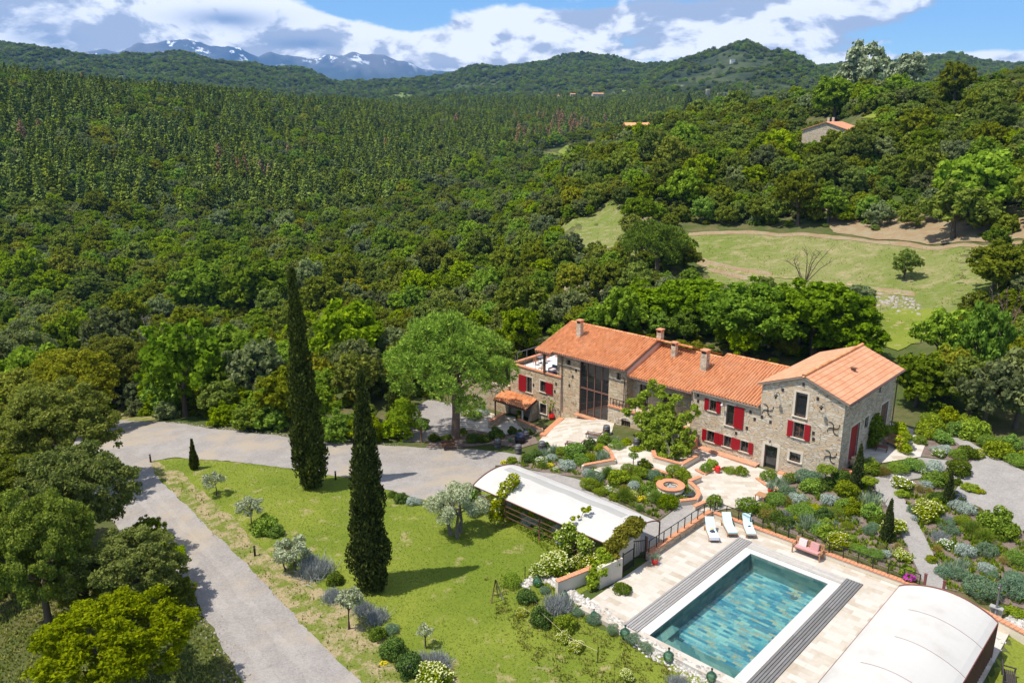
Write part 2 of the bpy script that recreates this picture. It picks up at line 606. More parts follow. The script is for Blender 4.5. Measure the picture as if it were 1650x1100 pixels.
def gravelmat(c1, c2, sand=None):
    def fn(t):
        v = objc(t)
        mid, fine = t.noise(v, .5, 6, .65), t.noise(v, 22.0, 4, .8)
        vo = t.n('ShaderNodeTexVoronoi', i={'Vector': v, 'Scale': 11.0}).outputs['Color']
        vs = t.n('ShaderNodeSeparateColor', i={0: vo}).outputs[0]
        c = t.mix(t.ss(mid, .35, .68), c1, c2)
        c = t.mix(t.m('MULTIPLY', vs, .28), c, (.50, .46, .43))
        c = t.mix(t.m('MULTIPLY', t.ss(fine, .5, .75), .5), c, tuple(q * .55 for q in c1))
        if sand:
            c = t.mix(t.m('MULTIPLY', t.ss(t.noise(v, .22, 5, .6), .48, .66), .75), c, sand)
        return pbsdf(t, c, .95, .08, 0, bump(t, fine, .03, .8))
    return fn


def m_travertine(t):
    v = scl(t, objc(t), 1, 1, 1)
    br = t.n('ShaderNodeTexBrick', offset=.37, squash=1.0, i={'Vector': v, 'Scale': 1.0, 'Brick Width': .92, 'Row Height': .46, 'Mortar Size': .006, 'Color1': (.53, .485, .42, 1), 'Color2': (.36, .28, .19, 1), 'Mortar': (.34, .30, .25, 1), 'Bias': -.2})
    n, f = t.noise(v, 1.1, 6, .7), t.noise(v, 9.0, 5, .7)
    c = t.mix(t.m('MULTIPLY', t.ss(n, .35, .7), .5), br.outputs[0], (.56, .535, .49))
    c = t.mix(t.m('MULTIPLY', t.ss(f, .5, .75), .3), c, (.36, .29, .21))
    return pbsdf(t, c, .7, .25, 0, bump(t, f, .005, .4))


def m_mulch(t):
    v = objc(t)
    f = t.noise(v, 14.0, 5, .8)
    c = t.mix(t.ss(f, .35, .65), (.13, .095, .08), (.26, .20, .165))
    c = t.mix(t.m('MULTIPLY', t.ss(t.noise(v, 1.5, 4), .5, .7), .5), c, (.10, .075, .065))
    return pbsdf(t, c, .95, .05, 0, bump(t, f, .05, .9))


def m_meadow(t):
    v = objc(t)
    big, mid, fine = t.noise(v, .05, 5), t.noise(v, .4, 6, .7), t.noise(v, 2.2, 5, .75)
    c = t.mix(t.ss(big, .4, .6), (.15, .185, .04), (.20, .21, .07))
    c = t.mix(t.m('MULTIPLY', t.ss(mid, .45, .68), .75), c, (.33, .27, .15))
    c = t.mix(t.m('MULTIPLY', t.ss(fine, .48, .7), .6), c, (.085, .11, .03))
    return pbsdf(t, c, .95, .05, 0, bump(t, fine, .2, .8))


def m_earth(t):
    v = objc(t)
    n, f = t.noise(v, .5, 6, .7), t.noise(v, 3.0, 5, .7)
    c = t.mix(t.ss(n, .38, .64), (.28, .19, .11), (.29, .24, .15))
    c = t.mix(t.m('MULTIPLY', t.ss(f, .52, .7), .6), c, (.15, .16, .06))
    return pbsdf(t, c, .95, .05, 0, bump(t, f, .1, .8))


M_GROUND, M_LAWN, M_VERGE = mat('ground', m_ground), mat('lawn', m_lawn), mat('verge', m_verge)
M_DRIVE = mat('drive_gravel', gravelmat((.235, .213, .195), (.295, .27, .248), (.36, .30, .225)))
M_PATH = mat('path_gravel', gravelmat((.25, .232, .215), (.31, .29, .27)))
M_PAVE, M_MULCH, M_MEADOW, M_EARTH = mat('travertine', m_travertine), mat('mulch', m_mulch), mat('meadow', m_meadow), mat('red_earth', m_earth)

# ---------------------------------------------------------------- ground mesh (one sheet to the horizon)
rs = np.concatenate([np.arange(3, 110, .5), 110 * 1.032 ** np.arange(0, 137)])
azs = np.radians(np.linspace(-64, 64, 430))
RG, AG = np.meshgrid(rs, azs, indexing='ij')
gx, gy = (RG * np.sin(AG)).ravel(), (RG * np.cos(AG)).ravel()
gv = np.stack([gx, gy, gz(gx, gy)], 1)
nr_, na_ = RG.shape
ii, jj = np.meshgrid(np.arange(nr_ - 1), np.arange(na_ - 1), indexing='ij')
a_ = (ii * na_ + jj).ravel()
gf = np.stack([a_, a_ + 1, a_ + na_ + 1, a_ + na_], 1)[:, ::-1]
cen = gv[gf].mean(1)
cu, cv = cen[:, 0] * UU[0] + cen[:, 1] * UU[1], cen[:, 0] * VV[0] + cen[:, 1] * VV[1]
hole = (cu > -21.3) & (cu < -15.2) & (cv > 33.0) & (cv < 45.8)
tag(link('ground', raw_mesh('ground', gv, gf[~hole], M_GROUND, smooth=True)), kind='structure')


def sheet(name, poly, m, lift=.03, step=.6, ragged=0.0, zfix=None, world=False, uv=False, kind='structure', rough_step=None):
    """a ground covering that follows the terrain inside an outline"""
    if uv:
        P = [W(*q) for q in poly]
    elif world:
        P = [tuple(q[:2]) for q in poly]
    else:
        P = [tuple(gp(*q)[:2]) for q in poly]
    B = []
    for i in range(len(P)):
        a, b = np.array(P[i]), np.array(P[(i + 1) % len(P)])
        n = max(1, int(np.linalg.norm(b - a) / (rough_step or step)))
        for k in range(n):
            q = a + (b - a) * k / n
            if ragged:
                nrm = np.array([-(b - a)[1], (b - a)[0]]) / (np.linalg.norm(b - a) + 1e-9)
                q = q + nrm * (ragged * .75 * float(rough(q[0], q[1], 5.0, 4, 9)) + R0.gauss(0, ragged * .22))
            B.append(tuple(q))
    xs, ys = np.array([q[0] for q in B]), np.array([q[1] for q in B])
    X, Y = np.meshgrid(np.arange(xs.min(), xs.max(), step), np.arange(ys.min(), ys.max(), step))
    X, Y = X.ravel(), Y.ravel()
    ins = inpoly(X, Y, B)
    vs = [Vector(q) for q in B] + [Vector((x, y)) for x, y in zip(X[ins], Y[ins])]
    n = len(B)
    vo, eo, fo, *_ = delaunay_2d_cdt(vs, [(i, (i + 1) % n) for i in range(n)], [], 1, 1e-4)
    x, y = np.array([q.x for q in vo]), np.array([q.y for q in vo])
    z = gz(x, y) + lift if zfix is None else np.full(len(x), zfix)
    F = np.array([f for f in fo if len(f) == 3])
    a, b, c = F.T
    cr = (x[b] - x[a]) * (y[c] - y[a]) - (y[b] - y[a]) * (x[c] - x[a])
    F[cr < 0] = F[cr < 0][:, ::-1]
    o = link(name, raw_mesh(name, np.stack([x, y, z], 1), F, m, smooth=True))
    tag(o, kind=kind)
    return o


DRIVE = [(399, 1110), (349, 1029), (297, 933), (256, 896), (198, 862), (150, 800), (100, 740), (130, 690), (185, 676), (250, 680), (330, 690), (400, 697),
         (470, 705), (560, 714), (640, 719), (700, 722), (770, 724), (850, 735), (830, 752), (800, 750), (790, 790), (690, 806), (640, 795), (575, 771), (500, 762),
         (450, 752), (350, 742), (280, 738), (240, 744), (250, 765), (330, 845), (420, 933), (500, 1020), (590, 1110)]
LAWN = [(240, 744), (280, 738), (350, 742), (450, 752), (500, 762), (575, 771), (640, 795), (690, 806), (790, 790), (800, 805), (850, 835), (900, 865), (960, 900), (985, 925),
        (930, 960), (1040, 1032), (1160, 1095), (1200, 1120), (590, 1115), (500, 1020), (420, 933), (330, 845), (250, 765)]
sheet('verge', [(235, 740), (290, 760), (345, 810), (420, 880), (520, 950), (600, 1010), (700, 1112), (570, 1112), (490, 1020), (410, 933), (320, 845)], M_VERGE, .035, ragged=.25)
sheet('lawn', LAWN, M_LAWN, .02, ragged=.05)
sheet('gravel_drive', DRIVE, M_DRIVE, .05, ragged=.13, rough_step=.25)
RUT = lambda f: [tuple(np.array(a) + (np.array(b) - np.array(a)) * f) for a, b in zip([(399, 1110), (349, 1029), (297, 933), (256, 880), (215, 820), (190, 770)], [(590, 1110), (500, 1020), (420, 933), (350, 862), (280, 795), (240, 756)])]
M_RUT = mat('rut_gravel', gravelmat((.265, .242, .22), (.325, .298, .272), (.37, .31, .235)))
for f_ in (.26, .62):
    sheet('wheel_rut', RUT(f_ - .07) + RUT(f_ + .07)[::-1], M_RUT, .065, ragged=.16, rough_step=.15)
sheet('gravel_yard', [(648, 712), (652, 662), (690, 645), (735, 650), (762, 668), (772, 692), (700, 712)], M_DRIVE, .05, ragged=.1)
sheet('stone_terrace', [(868, 712), (905, 672), (932, 664), (990, 682), (985, 700), (960, 712), (935, 722), (910, 730), (880, 728)], M_PAVE, .06)
sheet('white_patio', [(735, 682), (770, 660), (800, 668), (830, 672), (850, 700), (770, 700)], M_PAVE, .05)
sheet('stone_path', [(975, 708), (1020, 716), (1062, 730), (1128, 718), (1225, 755), (1262, 765), (1252, 790), (1228, 800), (1236, 815), (1150, 825), (1130, 824), (1112, 806),
                     (1128, 788), (1112, 772), (1060, 758), (1030, 752), (988, 765), (962, 772), (950, 758), (985, 748), (985, 728)], M_PAVE, .055)
sheet('gravel_path', [(865, 760), (895, 764), (940, 775), (960, 770), (975, 776), (942, 790), (1060, 842), (1108, 806), (1133, 826), (1040, 888), (1008, 900), (985, 872), (900, 822), (810, 790), (780, 770), (830, 752)], M_PATH, .045)
sheet('garden_path', [(1402, 776), (1438, 768), (1472, 830), (1500, 885), (1526, 950), (1492, 950), (1455, 868), (1428, 815)], M_PATH, .06)
sheet('gravel_track', [(1503, 690), (1522, 693), (1555, 708), (1600, 735), (1680, 775), (1720, 840), (1650, 858), (1590, 838), (1552, 805), (1536, 795), (1545, 778), (1530, 766), (1500, 768), (1450, 776), (1415, 778),
                       (1410, 770), (1445, 763), (1482, 737), (1530, 742), (1556, 752), (1572, 738), (1530, 706)], M_PATH, .05, ragged=.06)
sheet('side_terrace', [(1354, 754), (1360, 735), (1428, 680), (1470, 692), (1492, 715), (1483, 737), (1425, 746), (1385, 752)], M_PAVE, .07)
sheet('mulch_bed', [(1236, 815), (1250, 792), (1262, 768), (1330, 770), (1400, 778), (1430, 815), (1456, 868), (1490, 940), (1400, 905), (1300, 868), (1190, 832)], M_MULCH, .03)
sheet('mulch_bed', [(1440, 778), (1500, 772), (1530, 795), (1590, 838), (1660, 860), (1670, 985), (1530, 950), (1500, 885), (1472, 830)], M_MULCH, .03)
sheet('mulch_bed', [(942, 788), (985, 768), (1030, 754), (1110, 774), (1122, 790), (1108, 806), (1060, 838)], M_MULCH, .03)
sheet('mulch_bed', [(806, 748), (860, 742), (910, 732), (960, 715), (985, 735), (985, 748), (945, 770), (890, 764), (840, 752)], M_MULCH, .035)
sheet('mulch_bed', [(685, 722), (700, 706), (760, 692), (860, 702), (868, 714), (840, 722), (790, 716), (740, 722)], M_MULCH, .055)
sheet('mulch_bed', [(1482, 735), (1470, 690), (1505, 690), (1530, 706), (1570, 738), (1556, 751), (1530, 741)], M_MULCH, .03)
sheet('grass_plot', [(1552, 1110), (1604, 1012), (1625, 985), (1700, 975), (1720, 1110)], M_LAWN, .02, ragged=.05)
MEADOW = [(888, 375), (935, 350), (985, 322), (1012, 348), (1005, 385), (1105, 376), (1200, 372), (1330, 380), (1480, 395), (1640, 400), (1650, 470), (1600, 520), (1560, 540), (1505, 545), (1450, 560),
          (1405, 545), (1405, 490), (1290, 470), (1220, 470), (1150, 455), (1120, 420), (1030, 420), (905, 415)]
sheet('meadow', MEADOW, M_MEADOW, .06, step=1.5, ragged=.3)
sheet('green_patch', [(1402, 552), (1402, 508), (1440, 498), (1515, 498), (1515, 530), (1450, 565)], M_LAWN, .1, step=1.2, ragged=.4)
sheet('red_earth', [(1115, 408), (1140, 420), (1180, 430), (1245, 440), (1250, 452), (1200, 452), (1150, 440), (1122, 425)], M_EARTH, .1, step=1.2, ragged=.25)
sheet('red_earth', [(1385, 462), (1420, 464), (1470, 470), (1475, 478), (1420, 476), (1375, 472)], M_EARTH, .1, step=1.2, ragged=.25)
sheet('red_earth', [(905, 455), (960, 458), (985, 466), (960, 474), (905, 470)], M_EARTH, .1, step=1.2, ragged=.25)
sheet('dirt_track', [(1110, 376), (1200, 372), (1330, 379), (1480, 394), (1600, 396), (1660, 388), (1660, 394), (1600, 402), (1480, 401), (1330, 385), (1200, 378), (1110, 381)], M_EARTH, .11, step=1.5, ragged=.25)
sheet('hay_track', [(1140, 428), (1200, 440), (1280, 447), (1360, 456), (1460, 474), (1460, 478), (1360, 460), (1280, 451), (1200, 444), (1140, 433)], M_VERGE, .13, step=1.5, ragged=.15)
sheet('earth_bank', [(985, 322), (1010, 320), (1050, 345), (1100, 372), (1010, 372), (1012, 348)], M_EARTH, .1, step=1.5, ragged=.3)
sheet('earth_bank', [(1330, 335), (1420, 335), (1500, 350), (1600, 360), (1660, 350), (1660, 386), (1580, 392), (1480, 392), (1340, 375)], M_EARTH, .1, step=1.5, ragged=.4)
sheet('grass_knoll', [(868, 256), (890, 245), (920, 236), (958, 234), (975, 240), (940, 250), (905, 258)], M_LAWN, .15, step=3, ragged=.5)
sheet('grass_slope', [(1385, 192), (1410, 182), (1450, 176), (1500, 176), (1580, 178), (1590, 184), (1500, 186), (1450, 190), (1420, 195)], M_LAWN, .2, step=3, ragged=.5)
sheet('grass_clearing', [(650, 495), (665, 470), (690, 462), (720, 470), (730, 490), (700, 505)], M_MEADOW, .06, step=1.5, ragged=.4)
sheet('grass_verge', [(165, 660), (185, 640), (205, 655), (260, 668), (250, 682), (190, 676)], M_VERGE, .04, ragged=.15)
# ---------------------------------------------------------------- foliage building
rng = np.random.default_rng(11)
L_OAK = leafmat('leaf_oak', (.062, .082, .013), (.20, .225, .044))
L_GREEN = leafmat('leaf_green', (.068, .105, .010), (.235, .305, .042))
L_BRONZE = leafmat('leaf_bronze', (.080, .095, .016), (.260, .265, .055))
L_GREY = leafmat('leaf_grey', (.075, .092, .038), (.215, .240, .115))
L_LIME = leafmat('leaf_lime', (.07, .115, .011), (.245, .32, .040), val=.2)
L_NEAR = leafmat('leaf_near', (.070, .085, .018), (.225, .235, .062), val=.2)
L_YELL = leafmat('leaf_yellow_green', (.07, .10, .010), (.25, .30, .042), val=.12)
L_PINE = leafmat('needle_pine', (.035, .060, .014), (.130, .180, .045), trans=.15, val=.3)
L_FIR = leafmat('needle_fir', (.070, .098, .017), (.180, .215, .048), trans=.15, val=.30, hue=.010)
L_RUST = leafmat('needle_dry', (.14, .095, .05), (.36, .25, .14), trans=.2, val=.2, hue=.005)
L_STONE = leafmat('needle_umbrella', (.09, .13, .015), (.30, .39, .055), trans=.2, val=.1)
L_CYP = leafmat('cypress_scale', (.014, .020, .006), (.085, .10, .024), trans=.08, val=.12, hue=.01)
L_OLIVE = leafmat('leaf_olive', (.13, .15, .085), (.42, .44, .30), trans=.2, val=.15)
L_FLOWER = leafmat('leaf_blossom', (.08, .11, .04), (.40, .42, .29), trans=.15, val=.1)
L_FIG = leafmat('leaf_fig', (.045, .082, .010), (.20, .295, .045), val=.12)
M_BARK = bark()
M_BARKG = bark('bark_grey', (.26, .235, .20))
M_BARKP = bark('bark_pine', (.20, .135, .095))


def unit(v):
    return v / (np.linalg.norm(v, axis=-1, keepdims=True) + 1e-9)


def leaf_quads(P, N, Ls, Ws, jit=.6):
    n = len(P)
    N = unit(N + rng.normal(0, jit, (n, 3)))
    T = unit(np.cross(N, rng.normal(0, 1, (n, 3))))
    B = np.cross(N, T)
    k = rng.uniform(.65, 1.35, (n, 1))
    a, b = T * Ls * k * .5, B * Ws * k * .5
    V = np.stack([P - a, P + b, P + a, P - b], 1).reshape(-1, 3)
    return V, np.arange(4 * n).reshape(n, 4)


def lobe_points(lobes, n, zmin=None, up=.25, shell=(.72, 1.04)):
    Cn, R = np.array([l[:3] for l in lobes]), np.array([l[3] for l in lobes])
    ks = rng.choice(len(lobes), n * 2, p=R ** 2 / (R ** 2).sum())
    d = unit(rng.normal(0, 1, (n * 2, 3)) + np.array([0, 0, up]))
    sq = np.array([l[4] if len(l) > 4 else 1.0 for l in lobes])[ks]
    dd = d.copy()
    dd[:, 2] *= sq
    P = Cn[ks] + dd * (R[ks] * rng.uniform(*shell, n * 2))[:, None]
    dist = (np.linalg.norm(P[:, None] - Cn[None], axis=2) / R[None])
    dist[np.arange(n * 2), ks] = 9
    ok = dist.min(1) > .62
    if zmin is not None:
        ok &= P[:, 2] > zmin
    P, d = P[ok][:n], d[ok][:n]
    return P, d


def crown(nl, n, L, Wd, rz=.85, cz=1.25, lob=(.28, .46), seed=0, low=-.45, squash=.8, jit=.6, shell=(.70, 1.10), sub=0, subr=(.10, .17)):
    r = np.random.default_rng(seed)
    lobes = []
    for i in range(nl):
        zc = low + (1 - low) * ((i + .5) / nl)
        th = i * 2.39996 + r.normal(0, .3)
        s_ = math.sqrt(max(0, 1 - zc * zc))
        rr = r.uniform(*lob)
        q = r.uniform(.55, .82)
        lobes.append((math.cos(th) * s_ * q, math.sin(th) * s_ * q, cz + zc * rz * q, rr, squash))
    for i in range(max(3, nl // 5)):
        d = r.normal(0, .25, 3)
        lobes.append((d[0], d[1], cz + d[2], .45, .9))
    if sub:
        Q, D = lobe_points(lobes, sub, up=.2, shell=(.70, 1.12))
        small = [(*q_, r.uniform(*subr), .75) for q_ in Q]
        P, N = lobe_points(small, n, up=.45, shell=(.35, 1.15))
        N = unit(N + .5 * unit(P - np.array([0, 0, cz * .8])))
    else:
        P, N = lobe_points(lobes, n, shell=shell)
    V, F = leaf_quads(P, N, L, Wd, jit)
    return V, F, lobes


def trunk_mb(lobes, cz, r=.075, limbs=6, base=0.0, lean=.06, seed=1):
    q = random.Random(seed)
    mb = MB()
    top = (q.uniform(-lean, lean), q.uniform(-lean, lean), cz * .62)
    mb.tube([(0, 0, base - .12), (0, 0, base), (top[0] * .4, top[1] * .6, cz * .3), top], [r * 1.5, r * 1.15, r * .9, r * .75], 8)
    for l in sorted(lobes, key=lambda a: -a[3])[:limbs] if limbs else []:
        m = [top[k] * .5 + l[k] * .5 + q.uniform(-.08, .08) for k in range(3)]
        mb.tube([top, m, l[:3]], [r * .6, r * .42, r * .15], 5)
    return mb


def leaf_mesh(name, V, F, m, shade=None):
    rn = rng.beta(1.6, 1.6, len(F))
    return raw_mesh(name, V, F, m, rnd=rn)


def with_mat(me, m):
    c = me.copy()
    c.materials.clear()
    c.materials.append(m)
    return c


# four crown shapes for the woods, each in the colours of the woods
WOOD = []
for k, (nl, rz, lob, n) in enumerate([(20, .80, (.26, .46), 4600), (26, .95, (.24, .38), 5200), (15, .70, (.30, .52), 4400), (24, 1.15, (.22, .40), 5000)]):
    V, F, lb = crown(nl, n, .145, .095, sub=130, subr=(.11, .20), rz=rz, cz=1.12 if k != 3 else 1.35, lob=lob, seed=20 + k)
    WOOD.append((V, F, lb))
KIND = {'oak': L_OAK, 'green': L_GREEN, 'bronze': L_BRONZE, 'grey': L_GREY, 'lime': L_LIME}
WOODM = {}
for kn, m in KIND.items():
    for k, (V, F, lb) in enumerate(WOOD):
        WOODM[kn, k] = leaf_mesh('crown', V, F, m)
WOODT = []
for k, (V, F, lb) in enumerate(WOOD):
    o = trunk_mb(lb, 1.2, seed=k).build('trunk', M_BARK)
    WOODT.append(o.data)
    bpy.data.objects.remove(o)
NEARV = []
for k, (nl, rz, n) in enumerate([(40, .85, 38000), (34, .75, 34000), (36, 1.0, 36000)]):
    V, F, lb = crown(nl, n, .052, .033, rz=rz, cz=1.25, lob=(.18, .40), seed=50 + k, jit=.85, sub=420, subr=(.065, .13))
    NEARV.append((V, F, lb))


def make_tree(name, label, cat, p, s, crown_me, trunk_me, group=None, rz=None, sz=1.0):
    root = thing(name, label, cat, (p[0], p[1], p[2] - .1), rz if rz is not None else R0.uniform(0, 6.28), group)
    link('trunk', trunk_me, root)
    link('crown', crown_me, root)
    root.scale = (s, s, s * sz)
    return root


# ---------------------------------------------------------------- near trees along the drive (base px, base py, radius px, kind, shape, tall, label)
NEAR = [(80, 1016, 80, L_OAK, 0, 1.4, 'bare-stemmed dark oak standing in rough grass beside the gravel drive'),
        (205, 1135, 112, L_YELL, 1, .82, 'big yellow-green bush tree at the bottom edge of the photo by the drive'),
        (215, 990, 84, L_NEAR, 2, .80, 'feathery olive-green tree between the bare-stemmed oak and the drive'),
        (140, 905, 88, L_NEAR, 1, 1.15, 'spreading tree throwing the large toothed shadow across the drive'),
        (105, 800, 90, L_NEAR, 0, .98, 'broad dark tree at the bend where the drive turns to the house'),
        (40, 900, 85, L_OAK, 2, .95, 'dark oak at the photo edge behind the bare-stemmed oak'),
        (25, 770, 90, L_NEAR, 1, 1.0, 'olive-tinted tree at the photo edge level with the drive bend'),
        (130, 700, 75, L_BRONZE, 1, .95, 'bronze-topped oak just beyond the broad tree at the drive bend'),
        (45, 690, 80, L_GREY, 0, 1.0, 'greyish oak above the drive bend at the photo edge'),
        (190, 655, 62, L_BRONZE, 2, .85, 'low bronze oak where the drive meets the grassy opening'),
        (245, 905, 30, L_GREEN, 2, 1.2, 'thin young sapling leaning over the drive shadow'),
        (150, 985, 52, L_NEAR, 0, .75, 'low rounded bush tree tucked behind the yellow-green bush tree'),
        (262, 945, 44, L_GREEN, 1, .8, 'fresh green bush between the feathery tree and the drive'),
        (-10, 960, 70, L_NEAR, 1, 1.0, 'half-seen olive-green tree cut by the photo edge beside the bare-stemmed oak'),
        (285, 985, 34, L_OAK, 2, .85, 'small ragged bush on the stony edge of the drive')]
for (px, py, rp, m, sh, tall, lab) in NEAR:
    p = gp(px, min(py, 1140))
    s = rp * mpp(p)
    V, F, lb = NEARV[sh]
    make_tree('tree', lab, 'tree', p, s, leaf_mesh('crown', V, F, m), trunk_mb(lb, 1.25, r=.06, seed=px).build('trunk', M_BARK).data if 0 else WOODT[sh], sz=tall)

# ---------------------------------------------------------------- trees around the house and meadow, each singled out
def tree_at(name, lab, cat, px, py, rp, m, sh, tall=1.0, near=False, group=None, twig=None):
    p = gp(px, py)
    s = rp * mpp(p)
    if near:
        V, F, lb = NEARV[sh % 3]
        me = leaf_mesh('crown', V, F, m)
        return make_tree(name, lab, cat, p, s, me, WOODT[sh % 3], group, sz=tall)
    me = with_mat(WOODM['oak', sh], m)
    return make_tree(name, lab, cat, p, s, me, WOODT[sh], group, sz=tall)


FIGV = crown(30, 14000, .085, .062, rz=.8, cz=1.1, lob=(.22, .38), seed=71, jit=.8, sub=260, subr=(.08, .15))
FIGM = leaf_mesh('crown', FIGV[0], FIGV[1], L_FIG)
for (px, py, rp, tall, lab) in [(1110, 535, 66, .72, 'broad mid-green tree behind the chimneys of the middle roof'),
                                (1035, 530, 52, .72, 'rounded green tree behind the roof with the stone chimney near its ridge'),
                                (1215, 570, 80, .78, 'large-leaved tree behind the two chimneys by the house gable'),
                                (1310, 575, 82, .82, 'large glossy-leaved tree directly behind the flat-tiled gable roof'),
                                (1370, 585, 52, .75, 'leafy tree peeping over the back corner of the gable roof'),
                                (970, 545, 42, .7, 'pale green tree behind the terrace end of the house')]:
    p = gp(px, py)
    make_tree('broadleaf_tree', lab, 'tree', p, rp * mpp(p), FIGM, WOODT[0], sz=tall)
for a in [('tree', 'round dark bush tree standing alone in the dry meadow', 'tree', 1456, 450, 21, L_OAK, 3, 1.0),
          ('tree', 'small bright sapling alone at the top of the sloping meadow', 'tree', 949, 350, 8, L_LIME, 2, 1.2),
          ('flowering_tree', 'big tree in white blossom on the skyline beside the round hill', 'tree', 1382, 168, 42, L_FLOWER, 0, 1.15),
          ('flowering_tree', 'smaller white-blossomed tree on the skyline next to the big one', 'tree', 1452, 158, 30, L_FLOWER, 2, 1.1),
          ('tree', 'glowing yellow-green tree behind the tiled house on the hill', 'tree', 1345, 196, 36, L_LIME, 1, .95),
          ('tree', 'lime green tree reaching over the dark bank beyond the meadow', 'tree', 1560, 362, 60, L_GREEN, 1, .95),
          ('tree', 'very dark low tree casting deep shade on the track beyond the meadow', 'tree', 1535, 385, 52, L_OAK, 0, .9),
          ('tree', 'dome-shaped dark oak at the meadow edge near the photo border', 'tree', 1600, 470, 52, L_OAK, 0, .8),
          ('tree', 'tall ivy-clad tree between the meadow and the gravel track', 'tree', 1572, 640, 38, L_FIG, 3, 1.75),
          ('tree', 'slim loose tree beside the green grass patch below the meadow', 'tree', 1515, 600, 40, L_GREEN, 3, 1.15),
          ('tree', 'feathery grey-green tree above the gravel track at the photo border', 'tree', 1635, 690, 55, L_GREY, 3, 1.0),
          ('tree', 'spreading tree close behind the shaded side wall of the gable', 'tree', 1475, 655, 46, L_GREEN, 1, .95),
          ('tree', 'dark tree between the ivy-clad tree and the grey-green tree', 'tree', 1560, 670, 42, L_OAK, 3, 1.0),
          ('tree', 'dense dark green tree beside the bend of the road near the tall cypress', 'tree', 300, 672, 60, L_FIG, 3, 1.15),
          ('tree', 'fresh green tree right behind the tall leaning cypress', 'tree', 385, 650, 58, L_GREEN, 1, 1.1),
          ('tree', 'low umbrella-shaped tree on the grassy opening above the road', 'tree', 205, 648, 26, L_GREEN, 2, .9),
          ('tree', 'bright lime tree in the wood between the two tall cypresses', 'tree', 560, 600, 60, L_LIME, 0, 1.0),
          ('tree', 'glowing green tree in the wood beyond the leaning cypress', 'tree', 330, 520, 52, L_LIME, 1, .9),
          ('tree', 'bright green tree in the wood next to the glowing green tree', 'tree', 415, 520, 56, L_GREEN, 0, .95)]:
    tree_at(*a)
# green bushes under the trees along the top edge of the road
for k, (px, py, rp, m) in enumerate([(360, 682, 26, L_LIME), (405, 690, 30, L_YELL), (440, 690, 30, L_GREEN), (545, 706, 34, L_LIME), (590, 708, 30, L_YELL), (640, 705, 28, L_GREEN), (225, 668, 22, L_GREY), (270, 676, 20, L_GREY)]):
    p = gp(px, py)
    tag(link('bush', with_mat(WOODM['green', k % 3], m)), 'leafy bush at the top edge of the gravel road, one of a row', 'bush', 'bushes along the top edge of the gravel road')
    o = bpy.context.scene.collection.objects[-1]
    s = rp * mpp(p)
    o.location = (p[0], p[1], p[2] - .62 * s)
    o.scale = (s, s, s)


def bare_tree(name, lab, px, py, rp, hp, m, seed, n=9, droop=0.0):
    p = gp(px, py)
    k = mpp(p)
    r, h = rp * k, hp * k
    q = random.Random(seed)
    root = thing(name, lab, 'tree', (p[0], p[1], p[2] - .1))
    mb = MB()
    mb.tube([(0, 0, 0), (.1, 0, h * .2), (.1, .1, h * .4)], [.16, .13, .11], 7)
    mt = MB()
    for i in range(n):
        a = i * 2.4 + q.uniform(-.4, .4)
        e = q.uniform(.55, 1.0)
        tip = Vector((math.cos(a) * r * e, math.sin(a) * r * e, h * q.uniform(.65, 1.0)))
        st = Vector((.1, .05, h * q.uniform(.2, .4)))
        md = st.lerp(tip, .5) + Vector((q.uniform(-.3, .3), q.uniform(-.3, .3), h * .06))
        mt.tube([st, md, tip], [.085, .055, .02], 5)
        for j in range(7):
            f = q.uniform(.35, .95)
            b = md.lerp(tip, f)
            t2 = b + Vector((q.uniform(-1, 1), q.uniform(-1, 1), q.uniform(.1, 1.1))) * r * .28
            mt.tube([b, b.lerp(t2, .5) + Vector((0, 0, .06)), t2], [.032, .022, .010], 3)
    mb.build('trunk', m, root)
    mt.build('crown', m, root)
    return root


bare_tree('bare_tree', 'pale grey leafless tree among dark oaks above the drive bend', 252, 575, 42, 62, M_BARKG, 3, 14)
bare_tree('bare_tree', 'half-bare tree with upright branches in front of the meadow', 1293, 490, 40, 95, M_BARK, 5, 9)
bare_tree('bare_tree', 'leafless tree rising over the green trees near the photo border', 1605, 600, 32, 150, M_BARKP, 9, 10)

# ---------------------------------------------------------------- umbrella pines
def needle_tufts(lobes, ntuft, per, L, wd, up=.9, spread=.75):
    P, N = lobe_points(lobes, ntuft, up=.6, shell=(.86, 1.02))
    n = len(P)
    A = np.repeat(P, per, 0)
    D = unit(np.repeat(unit(N + np.array([0, 0, up])), per, 0) + rng.normal(0, spread, (n * per, 3)))
    S = unit(np.cross(D, rng.normal(0, 1, (n * per, 3))))
    k = rng.uniform(.6, 1.2, (n * per, 1)) * L
    V = np.stack([A - S * wd * .3, A + D * k * .55 - S * wd, A + D * k, A + D * k * .55 + S * wd], 1).reshape(-1, 3)
    F = np.arange(4 * n * per).reshape(-1, 4)
    rn = np.clip(np.repeat(rng.uniform(.1, .9, n), per) + rng.normal(0, .18, n * per), 0, 1)
    return V, F, rn


